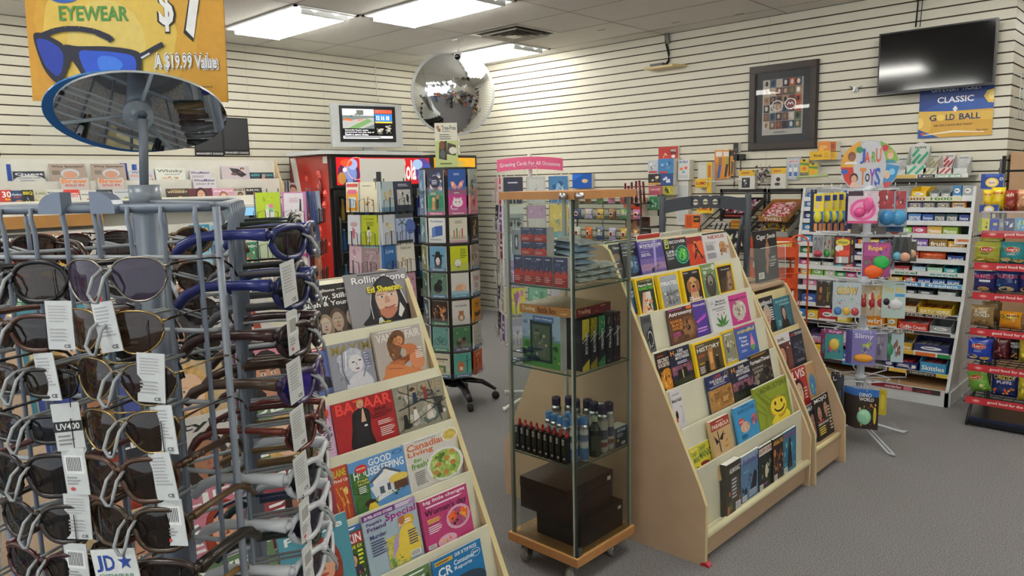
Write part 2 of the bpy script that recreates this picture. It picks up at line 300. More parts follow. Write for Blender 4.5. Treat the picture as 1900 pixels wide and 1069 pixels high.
# narrow lower rack beside it
R2 = [(-1.415, 0), (-1.425, .27), (-1.49, .42), (-1.765, .955), (-1.785, .985), (-1.82, 1.003), (-2.13, 1.003), (-2.13, 0)]
e = empty('magazine_rack', (-1.8, 3.97, 0), 'narrow low beige magazine rack at the far end of the large one', 'magazine rack'); T = Matrix.Translation((1.8, -3.97, 0))
for a, b in ((3.758, 3.777), (4.178, 4.197)): m = MB(T); m.prism(R2, 'y', a, b, LAM, 'laminate', side=EDGE); m.build('side_panel', e)
def tier2(k): return (-1.785 + .085 * k, .965 - .205 * k)
for k in range(4):
    x, z = tier2(k); zb = max(z - .28, .16); xb = x + (z - zb) * math.tan(TH); m = MB(T); m.prism([(x, z), (xb, zb), (xb - .008, zb), (x - .008, z)], 'y', 3.777, 4.178, LAM, 'laminate', side=EDGE); m.build('tier_board', e)
m = MB(T); m.box(-2.13, 3.777, .985, -1.79, 4.178, 1.003, LAM, 'laminate'); m.build('top_board', e)
m = MB(T); m.box(-1.56, 3.777, .15, -1.455, 4.178, .166, LAM, 'laminate'); m.tube([(-1.45, 3.777, .160), (-1.45, 4.178, .160)], .014, EDGE, 'laminate', 8); m.build('bottom_ledge', e)
m = MB(T); m.box(-1.46, 3.777, .03, -1.445, 4.178, .15, LAM, 'laminate'); m.build('kick_board', e)
m = MB(T); m.box(-2.13, 3.777, .03, -2.12, 4.178, .97, LAM, 'laminate'); m.build('back_board', e)

def on_plane(P0, yaw, lean, a, b, h=None, asp=None):
    """a, b: pixel of the top-left and top-right corner; returns base centre, width, height"""
    N = V((math.sin(yaw) * math.cos(lean), -math.cos(yaw) * math.cos(lean), math.sin(lean))); U = V((-math.sin(yaw) * math.sin(lean), math.cos(yaw) * math.sin(lean), math.cos(lean))); X = V((math.cos(yaw), math.sin(yaw), 0))
    A = pN(*a, P0, N); B = pN(*b, P0, N); w = (B - A).dot(X); h = h or w * asp; return (A + B) / 2 - U * h, w, h
def mag(tier, a, b, h, bg, spec, label, lay=0, t=.005, two=False, group=None, cat='magazine'):
    x, z = tier2(tier) if two else tier_top(tier); P0 = V((x + .004 + lay * .006 + t, 0, z)); TH = R(2) if tier == 6 else R(12.5); loc, w, h = on_plane(P0, PI / 2, TH, a, b, h)
    if tier == 6 or (two and tier == 3): zb = .137 if tier == 6 else .168; q = loc.z + h * math.cos(TH) - zb; h = q / math.cos(TH); loc = V((P0.x + (P0.z - zb) * math.tan(TH), loc.y, zb))
    ymin = 3.779 if two else 2.663 if loc.y > 2.4 else -9
    if loc.y - w / 2 < ymin: hi = loc.y + w / 2; w = hi - ymin; loc.y = (hi + ymin) / 2
    f = 1.
    if not (tier == 6 or (two and tier == 3)): f = min(1., max(.4, ((loc.z + h * math.cos(TH) - (tier2(tier + 1) if two else tier_top(tier + 1))[1]) / math.cos(TH) + .006) / h))
    if label.startswith(('yellow comic', 'kraft')): f = 1.
    o = flat('magazine', w, h, t, spec, bg, f=f); pose(o, loc, PI / 2, TH); return tag(o, label, cat, group)
RR = 'large rack right of the glass cabinet'
for row in (
 (0, (1117, 457), (1149, 451), .27, '2a2c34', 'T News .3 .84 .9 .93 ddd;e .45 .62 .4 .1 8a7460;e .5 .3 .5 .2 544;T OUTER_PLANETS .1 .5 .8 .54 99a', 'dark news magazine with a brown moon, behind the glass cabinet corner'),
 (0, (1149.6, 450.5), (1180.5, 446), .27, '1a1e26', 'T SCIENTIFIC .05 .88 .95 .95 aab;T AMERICAN .05 .79 .95 .865 aab;T Destination .05 .68 .7 .73 eee;T Jupiter .05 .6 .45 .65 eee;e .6 .33 .42 .26 3c5a78 photo;n .15 .1 1 .58 22 3 6d8ca8 27425e a9bccb 14283c', 'dark science magazine with a swirling blue planet, top row', 1),
 (0, (1181.5, 449), (1227, 443.5), .275, '4a3f8a', 'r 0 0 1 .45 6c5a9a photo;r 0 .1 1 .3 9b7d9c photo;T SKY&TELESCOPE .06 .8 .94 .9 f4f4f4;g .1 .93 .9 .97 1 ccd;g .2 .76 .9 .785 1 ccd;T Prepare_for .08 .66 .4 .69 ddc;T Summer .08 .59 .42 .63 fff;T Milky_Way .08 .53 .45 .575 fff;p a99bd0 .62 1 .72 1 .6 .2 .52 .2;n .35 .0 .75 .28 14 5 15131f 221d33', 'purple astronomy magazine with a night sky and a tree, top row of the big rack', 2, .012),
 (0, (1229.5, 444.5), (1271.5, 439), .27, '20262c', 'r .03 .68 .2 .98 c8dc30;r .06 .72 .17 .95 20262c;T D .08 .8 .16 .93 fff;T ISCOVER .23 .82 .95 .92 f6f6f6;r .5 .97 .95 1 b03020;e .72 .42 .24 .24 2a9a50;e .72 .42 .18 .19 54b848;n .5 .2 .95 .64 16 8 8fd060 1e7a4a 30c080 124a34;o .72 .42 .3 .31 3ccab0 .9;T LIFE .05 .5 .38 .6 f4f4f4;T AS_WE .4 .54 .52 .57 eee;T KNOW_IT .05 .4 .46 .48 f4f4f4;o .35 .7 .05 .05 988 .5;g .05 .3 .4 .37 3 ccc', 'black popular science magazine with a glowing green germ, top row', 1),
 (0, (1272, 441.5), (1304, 437), .27, 'c03a1c', 'r 0 .75 1 1 8c2018 photo;e .75 .55 .5 .28 e8642c;T SKEPTIC .1 .84 .9 .93 901a14;P 3a1a18 .4 .78 .5 .76 .6 .5 .8 .2 .7 .18 .55 .4 .35 .2 .28 .22 .42 .5;e .45 .8 .05 .04 e0b080;n .3 .3 .6 .7 8 4 d08040 401818 f0c060', 'red and orange magazine with a striding muscular figure, top row'),
 (0, (1302, 434.5), (1347.5, 428), .28, 'dcdcdc', 'r 0 .95 1 1 1c1c1c;T NEXUS .2 .78 .85 .9 a82c2c;T A_history_of .06 .66 .5 .69 333;T the_future .06 .61 .45 .64 333;g .06 .38 .45 .58 5 445;e .72 .5 .14 .16 c09060;n .55 .1 1 .6 20 7 b08458 8a6040 d8b890 6e4c38;r .64 .25 .82 .42 a07048;g .06 .1 .45 .3 4 667', 'white magazine with red title and tan sculpture, top row right end', 1),
 (1, (1150, 521), (1176, 516.5), .254, 'f0c812', 'r .08 .05 .9 .94 2c5c9e;p 7fa8d0 .08 .94 .9 .94 .9 .8 .08 .7;T DRAMATIC .1 .6 .88 .68 fff;T +LIFETIME .1 .5 .88 .58 fff;n .1 .05 .9 .45 16 2 7a4a30 c08860 2a3850 503828', 'yellow-framed magazine with blue sky cover, left end of second row'),
 (1, (1177, 518.5), (1211, 511), .254, 'f0c812', 'r .08 .05 .92 .94 18301c;T GEOGRAPHIC .25 .88 .6 .92 c9a24a;o .16 .9 .05 .035 c9a24a;g .6 .86 .9 .92 2 bba;T Nature\'s_Best .12 .76 .86 .83 fff;T REMEDIES .12 .66 .9 .745 6cc83a;r .3 .05 .7 .6 e0d8d0;p d8a888 .1 .05 .35 .05 .45 .6 .3 .6;n .3 .05 .9 .5 26 9 3c7a34 c83a20 e8e0d8 f09030 6aa84a 20401c', 'yellow-framed magazine with green remedies title and vegetables, second row', 2, .014),
 (1, (1219, 512), (1256, 502.5), .254, 'f0c812', 'r .08 .05 .92 .94 8a9096;r .08 .5 .92 .94 a4adb4;g .12 .87 .4 .91 2 889;T PIRATES .1 .66 .88 .77 f2f2f0;n .15 .08 .9 .5 26 11 5a5048 c8c4b8 3a3834 8c8474 d8d4cc;l 3a3630 .02 .5 .6 .55 .1;l 3a3630 .02 .3 .5 .45 .1;l 3a3630 .02 .3 .4 .85 .45', 'yellow-framed magazine with grey ship rigging picture, second row', 2, .016),
 (1, (1262, 502.5), (1298, 494), .254, 'f0c812', 'r .08 .05 .92 .94 171311;g .12 .86 .4 .9 2 ccc;g .55 .84 .88 .9 2 ccc;e .5 .5 .27 .24 c08a52 photo;e .5 .57 .22 .18 d0a068 photo;e .28 .48 .1 .18 9a6236;e .72 .48 .1 .18 9a6236;e .4 .58 .035 .025 201008;e .6 .58 .035 .025 201008;e .5 .46 .08 .05 231510;e .5 .36 .1 .08 c25a5a;r .3 .05 .7 .3 caa27a photo;T THE .2 .13 .4 .18 fff;T FURTHER .2 .06 .85 .12 fff', 'yellow-framed magazine with a golden dog on black, second row', 2, .016),
 (1, (1299, 492.5), (1324.5, 487), .25, '6e8a5c', 'T organic .1 .84 .8 .9 eee;e .85 .88 .14 .09 cdd6c0;n 0 .45 1 .8 14 5 9aa890 5f7a54 c8ccc0;e .5 .35 .36 .36 403c38 photo;e .5 .5 .2 .16 8a8680;e .5 .42 .08 .05 181614;g .1 .7 .4 .8 3 eee', 'green gardening magazine with a grey animal, between two yellow-framed covers', 1),
 (1, (1326, 492.5), (1357, 488.5), .254, 'f0c812', 'r .08 .05 .92 .94 2c241c;T how_animals .3 .8 .8 .85 ddd;p 7a6048 .3 .05 .9 .05 .92 .8 .6 .7;p a08468 .55 .1 .75 .1 .8 .7 .65 .75;p 4c3a2a .12 .05 .4 .05 .6 .6 .2 .5;n .5 .1 .9 .7 10 4 6a5440 8c7458 40342a', 'yellow-framed magazine with brown elephant skin, right end of second row', 1),
 (2, (1176, 591), (1206, 583), .27, '58595b', 'T EPIPHIC .05 .78 .95 .95 1e1e20;p 252628 .2 .5 .8 .7 1 .4 .9 .1 .4 .05;o .6 .35 .3 .22 b0b4b8 .8;n .1 .05 .9 .5 14 6 2c2e30 8a8e94 141416', 'dark grey magazine with tall narrow title letters, left end of third row'),
 (2, (1236, 576), (1283, 565.5), .272, '5a3a28', 'r 0 .92 1 1 402040;g .05 .94 .7 .98 1 d060a0;e .86 .95 .12 .05 e0642c;T Astronomy .04 .76 .96 .9 f6f6f6;e .72 .38 .34 .34 6e4a30 photo;e .72 .38 .24 .24 8c6440 photo;e .72 .38 .08 .08 0c0808;n .05 .02 1 .7 16 12 7a5236 45281a 96683e;T ROGUE .06 .6 .5 .68 e8963a;T BLACK .1 .5 .52 .58 e8963a;T HOLES .12 .4 .5 .48 e8963a;g .08 .2 .45 .34 3 c050a0', 'brown astronomy magazine with a black hole and orange words, third row', 1),
 (2, (1283, 562), (1307, 555.5), .27, '4c3690', 'T Philosophy .05 .84 .98 .93 e8e8f0;n 0 .3 1 .7 10 5 6c50b0 3a2878;p c050c0 .1 .45 .9 .6 .85 .5 .15 .38;g .1 .1 .9 .26 2 d8a0e0', 'purple philosophy magazine with a pink swoosh, third row'),
 (2, (1313, 556), (1349.5, 547.5), .275, 'dedfe0', 'T Medical .35 .84 .8 .91 333;T Marijuana .3 .75 .85 .82 333;g .12 .64 .9 .7 2 666;g .3 .58 .9 .62 1 778;o .14 .86 .07 .04 888;p 3f7a3a .5 .12 .47 .3 .52 .52 .57 .3;p 3f7a3a .5 .12 .36 .24 .26 .44 .46 .3;p 3f7a3a .5 .12 .68 .24 .78 .44 .58 .3;p 4f8a44 .5 .1 .3 .14 .16 .26 .4 .2;p 4f8a44 .5 .1 .72 .14 .86 .26 .62 .2;e .35 .5 .03 .03 c06060;e .66 .5 .03 .04 9a8a40', 'white magazine with a green hemp leaf, third row', 1, .012),
 (2, (1348, 550), (1384, 541.5), .265, 'c8408c', 'T Philosophy_Now .08 .78 .92 .88 2a1a20;e .5 .45 .34 .33 cfc8b8 photo;e .4 .5 .09 .06 8f8878;e .62 .5 .09 .06 8f8878;p 9c9484 .48 .5 .54 .5 .56 .34 .46 .34;n .2 .15 .8 .78 16 8 e4ddcc a8a090 c2baaa 847c6c;g .3 .1 .7 .14 1 fff', 'pink magazine with a stone head sculpture, third row right end'),
 (3, (1203, 660), (1240, 650), .27, '2e1c16', 'T SECRET .05 .72 .95 .83 f0e8d8;T SOCIETIES .05 .6 .95 .7 f0e8d8;g .1 .88 .6 .92 1 c05030;e .6 .25 .5 .3 c8842c photo;n .1 .02 1 .55 22 3 e0a040 a05c1c 6c3a14 f0c060', 'black and amber secret history magazine, left end of fourth row'),
 (3, (1240, 650.5), (1277.5, 638), .27, '1c2238', 'T H .06 .82 .22 .95 e8942c;T 100 .4 .86 .66 .95 eee;T GREATEST .25 .77 .92 .85 f2f2f2;T MYSTERIES .25 .68 .92 .755 f2f2f2;g .3 .55 .9 .63 2 dde;r 0 .28 1 .52 7a4a60 photo;n 0 .25 1 .6 12 4 a86a5c 4a3050 2c2440;p 15140f .2 .15 .25 .4 .4 .42 .45 .15;p 15140f .5 .15 .52 .45 .7 .42 .75 .15;p d8c890 .46 .15 .5 .15 .5 .38 .46 .38;r 0 .0 1 .16 2c3020 photo', 'navy mysteries magazine with stone circle at dusk, fourth row', 1),
 (3, (1284, 636), (1337.5, 623.5), .275, 'f0c812', 'r .06 .05 .94 .94 54462c;g .1 .86 .4 .9 2 ccb;T HISTORY .1 .7 .9 .82 f2f2ec;n .3 .3 .9 .68 12 6 9c8a5c c8b888 3c3420;p b07a40 .45 .1 .6 .1 .62 .7 .5 .8 .44 .6;p e0a060 .48 .3 .58 .3 .58 .62 .48 .62;g .1 .54 .36 .64 2 c05040;p 1c1812 .3 .1 .4 .1 .42 .4 .3 .42;p 1c1812 .68 .1 .8 .1 .78 .45 .66 .45;T TEMPLE .1 .36 .3 .4 e8c430;g .1 .1 .3 .3 4 ddd;r .06 .05 .94 .1 201c14', 'yellow-framed history magazine with temple statues, fourth row', 2, .014),
 (3, (1338, 617.5), (1361, 608.5), .27, 'f0c812', 'r .0 .05 .9 .94 8c8c74;n 0 .3 .9 .9 18 3 b4b094 6c6c54 d0ccb0 3c3c30;T Your .1 .12 .5 .18 fff;T Origins .1 .05 .85 .11 fff;T MARY .2 .84 .8 .9 eed', 'yellow-framed magazine with pale stone figures, beside the blue mindfulness cover'),
 (3, (1362, 608.5), (1399.5, 597.5), .27, '3c5ca8', 'r 0 .94 1 1 c8306c;T mindful .1 .78 .92 .9 e8d84a;T Free .14 .6 .5 .69 fff;T Your .18 .48 .5 .57 fff;T Body .18 .36 .54 .45 fff;p e06ca0 .72 .2 .6 .35 .72 .72 .86 .35;p f0b8a0 .7 .2 .64 .32 .72 .6 .78 .32;p 5c9a4c .72 .14 .58 .28 .7 .36 .86 .28;g .14 .2 .5 .28 2 cce', 'blue mindfulness magazine with a pink flower bud, fourth row', 1),
 (4, (1230, 731), (1262, 721.5), .27, 'd8d4d6', 'T Mental_Health .05 .68 .95 .78 444;g .1 .85 .9 .92 1 999;T 24 .7 .5 .84 .56 888;e .3 .35 .12 .12 1c1c1c;e .25 .22 .08 .06 c03030;p c8c0cc .6 .1 .9 .1 .9 .6', 'pale grey health magazine, left end of fifth row'),
 (4, (1308, 701), (1351.5, 683.5), .275, '1c2c5a', 'T LIFE .34 .87 .62 .95 d03c2c;T THE_DEAD_SEA .12 .78 .9 .85 f2f2f2;T SCROLLS .28 .7 .74 .77 f2f2f2;g .1 .64 .9 .68 1 ccd;o .86 .9 .08 .06 c8a048;r 0 0 1 .6 a87c42 photo;n 0 0 1 .6 24 4 b88c50 946a36 7c5428 c89c60;e .7 .25 .24 .16 8a6230 photo;g .2 .3 .6 .5 5 7a5426;g .55 .18 .85 .32 3 e8c080', 'navy and tan scrolls magazine, left of three on the fifth row', 1),
 (4, (1352.5, 681), (1391, 669.5), .27, '1c2238', 'T H .06 .82 .22 .95 e8942c;T 100 .4 .86 .66 .95 eee;T GREATEST .25 .77 .92 .85 f2f2f2;T MYSTERIES .25 .68 .92 .755 f2f2f2;g .3 .55 .9 .63 2 dde;r 0 .28 1 .52 7a4a60 photo;n 0 .25 1 .6 12 4 a86a5c 4a3050 2c2440;p 15140f .2 .15 .25 .4 .4 .42 .45 .15;p 15140f .5 .15 .52 .45 .7 .42 .75 .15;r 0 .0 1 .16 2c3020 photo', 'navy mysteries magazine with stone circle, fifth row', 1),
 (4, (1387, 660), (1426.5, 648.5), .285, '34302c', 'r 0 .88 1 1 241e1c;g .1 .91 .9 .97 2 c89c40;T ForteanTimes .04 .73 .96 .84 f0f0ec;n 0 .1 1 .7 20 5 54504a 24221f 7c776c 8f8a80;e .72 .42 .14 .12 12110f;T LIVING .1 .58 .6 .64 b0aa9c;T DEAD .15 .48 .55 .55 b0aa9c', 'charcoal strange-phenomena magazine at the right end of the fifth row'),
 (5, (1277, 828.5), (1318, 819), .2, 'd8cc3c', 'T FUNNY .35 .84 .75 .95 2c6c3c;T MANIC .4 .68 .95 .84 2c6c3c;e .55 .5 .32 .12 8c2828;T reading .32 .46 .78 .54 f0e0a0;l 2c6c3c .03 .1 .2 .2 .35;l 2c6c3c .03 .8 .2 .9 .3;e .3 .2 .1 .1 3c8a4c', 'yellow comic booklet with green lettering, rear of two in sixth row', 0),
 (5, (1273, 841), (1296, 834), .17, 'd8cc3c', 'T FUNNY .1 .84 .7 .94 2c6c3c;T MANIC .2 .68 .95 .82 2c6c3c;e .55 .48 .3 .1 8c2828;l 2c6c3c .03 .1 .2 .2 .35', 'yellow comic booklet with green lettering, front of two in sixth row', 2),
 (5, (1316, 782), (1351, 769.5), .255, 'c8a878', 'r 0 .72 1 1 a03c2c;T PARABOLA .06 .76 .96 .88 f0ead8;g .3 .91 .8 .95 1 eed;p 2c241c .3 .1 .35 .1 .32 .68 .28 .68;p 2c241c .32 .45 .62 .64 .5 .4;p 2c241c .3 .4 .08 .6 .15 .35;n .5 .1 .95 .45 12 3 d09a4c b8843c e0b870;g .5 .5 .75 .56 1 544', 'tan magazine with a red-brown band and dark leaves, sixth row', 2, .018),
 (5, (1361.5, 755.5), (1400, 743), .26, '3c94c8', 'T AGING_SLOWER .1 .78 .94 .89 1c3c70;g .3 .92 .8 .97 1 246;e .22 .56 .14 .1 c83c3c;T BOOST .12 .54 .32 .58 fff;e .35 .38 .22 .15 d8b8a0;n .14 .24 .56 .52 12 4 e0a888 c88870 f0d0b8;e .78 .5 .08 .14 c87878;e .9 .5 .06 .13 b86868;n .62 .3 .98 .62 8 6 9a5c7c c88898 7c4c6c;g .1 .08 .5 .2 3 124', 'sky-blue health magazine with a brain picture, sixth row', 2, .014),
 (5, (1397, 716), (1458.5, 701.5), .30, '8c9c30', 'T ADBUSTERS .14 .82 .98 .94 4c5414;e .62 .36 .26 .25 d8a818;e .62 .38 .24 .22 f0d840;e .53 .46 .03 .05 2c2408;e .73 .46 .03 .05 2c2408;l 2c2408 .025 .48 .34 .55 .26 .66 .24 .76 .28 .8 .36;P f0d840 .35 .02 .9 .02 .85 .2 .75 .12 .6 .1 .5 .2;l 5c6820 .008 .02 .9 .3 .5 .3 .1;l 5c6820 .008 .06 .9 .36 .5 .36 .1;l 5c6820 .008 .0 .7 .24 .4 .2 .0;l 5c6820 .008 .0 .5 .2 .3 .14 .0;l 5c6820 .008 .1 .95 .4 .6 .9 .55;l 5c6820 .008 .9 .8 .95 .5 .92 .1', 'large olive magazine with a melting yellow smiley face, sixth row', 1, .016),
 (6, (1348, 864), (1374, 850), .225, '3c3830', 'T ALMANAC .2 .8 .95 .9 e8e8e0;n 0 0 1 .7 22 3 5c7c3c 7c4430 c8642c 2c3420 a89c60;r .25 .2 .85 .72 4a4640;g .35 .3 .75 .7 6 ccc;b .6 .03 .35', 'dark thick almanac, leftmost on the bottom ledge', 0, .03),
 (6, (1375, 847), (1408.5, 832), .21, '5c7ca0', 'r 0 .84 1 1 8fa8c0;T Asimov\'s .06 .78 .92 .93 4c3c90;n 0 .1 1 .7 24 5 2c4460 3c5c80 5c84a8 16202c 708ca0;p 141a24 .5 .2 .8 .2 .85 .5 .7 .6 .6 .4;T Second .1 .62 .4 .67 6cc;b .05 .03 .22;g .4 .05 .9 .2 3 ccd', 'blue-grey story digest with a pale masthead on the bottom ledge', 0, .012),
 (6, (1408, 831), (1434.5, 818), .205, '1c2420', 'r 0 .8 1 .96 e0dcd0;T ELLERY_QUEEN .03 .83 .97 .93 a83030;n .1 .2 .9 .75 18 7 6c7c60 3c4c40 a8b090 20281f;T MYSTERY .1 .1 .6 .15 a850a0;b .03 .03 .24;e .5 .4 .1 .16 d8d0b0', 'black story digest with red title on white, bottom ledge', 1, .01),
 (6, (1434, 817), (1453, 805), .205, '2a1c18', 'r 0 .82 1 1 1c1414;T ANALOG .05 .84 .97 .95 e8a83c;n 0 .1 1 .8 26 4 c8743c 7c4428 3c2420 e8b870 a05c34;b .1 .03 .3', 'black and orange story digest, second from right on the bottom ledge', 2, .01),
 (6, (1453, 804), (1477, 790.5), .21, '2c6c8c', 'T HITCHCOCK .05 .84 .95 .94 a83c7c;n 0 0 1 .8 20 8 2c7cac 4ca8c8 1c4c6c 6cb89c;p 12222c .3 .1 .7 .1 .6 .6 .5 .75 .4 .6;e .5 .75 .08 .06 201814;b .05 .03 .26', 'teal story digest with a shadowy figure, right end of the bottom ledge', 1, .01),
): mag(*row)
R2L = 'narrow low rack'
for row in (
 (0, (1403.5, 556), (1432, 547), .27, '1c1a1c', 'T outhood .05 .78 .9 .92 e8e8e8;f .5 .48 .24 c8a088 b8b4b0 181818;g .72 .3 .95 .7 6 eee;g .05 .3 .2 .6 4 eee', 'black magazine with a silver-haired man, top row of the narrow low rack'),
 (0, (1433, 557), (1464, 545.5), .28, '2c6878', 'T SHANIA .12 .84 .9 .92 a8d0d4;T TWAIN .3 .72 .9 .8 a8d0d4;f .5 .5 .12 c89c84 2a1a18 1c1418 l;g .1 .1 .35 .3 3 9cc', 'teal music magazine with a long-haired woman, top row of the narrow low rack', 1),
 (1, (1431, 627), (1462.5, 613), .27, '6c3c34', 'r 0 .74 1 1 e0dcdc;T ink .3 .8 .7 .9 222;f .45 .4 .22 c88c74 4c2c24 b03028 l;n .7 .5 1 .74 5 4 222 eee', 'magazine with a woman in red under a white band, second row of the narrow rack'),
 (1, (1464, 616), (1489, 608), .275, '1c2438', 'T LIFE .03 .86 .28 .94 d03c34;T TITANIC .32 .85 .97 .94 d8d8d8;p 3a4258 .1 .6 .3 .68 .9 .35 .85 .25;n .1 .2 .95 .7 16 5 2c3850 505c74 10182a;l a8b0c0 .01 .2 .55 .9 .3;g .2 .08 .8 .16 2 99a', 'dark navy magazine with a sunken ship, second row of the narrow low rack'),
 (2, (1493, 676.5), (1512, 671), .24, 'b8946c', 'e .4 .5 .3 .26 3c7cb0;n .15 .3 .65 .7 8 3 5c9c6c 2c6ca0 c8d8e0', 'kraft-brown booklet with a blue globe behind the red cover of the narrow rack', 0),
 (2, (1459.5, 689), (1492, 678.5), .275, 'a8282c', 'T ELVIS .05 .74 .95 .95 f2ece4;f .5 .4 .26 d8b098 281818 341c20;g .75 .2 .95 .5 4 e8c8b0', 'red music magazine with a dark-haired singer, third row of the narrow low rack', 1),
 (3, (1487.5, 758), (1512.5, 746), .27, '4c5460', 'T Cannabis_Now .03 .86 .97 .96 e8e8e8;f .6 .5 .3 9c7464 1c1c20 202838;g .05 .2 .3 .5 4 c8d860;b .1 .03 .3', 'grey magazine with green subheads, left on the bottom ledge of the narrow rack'),
 (3, (1506, 740.5), (1535, 727.5), .285, '1a1818', 'T MOJO .1 .84 .9 .96 f0f0f0;f .3 .62 .16 a87c6c 100c0c 181414;f .7 .66 .16 b08874 181010 201818;T DEPECHE_MODE .1 .33 .75 .38 e8e8e8;r .1 .4 .5 .44 a82c30;g .8 .1 .97 .7 8 d8c8b0;g .1 .1 .6 .3 4 e8d860', 'black music magazine with two men in dark shirts, bottom ledge of narrow rack', 1),
): mag(*row, two=True)
LR = 'front-left rack'
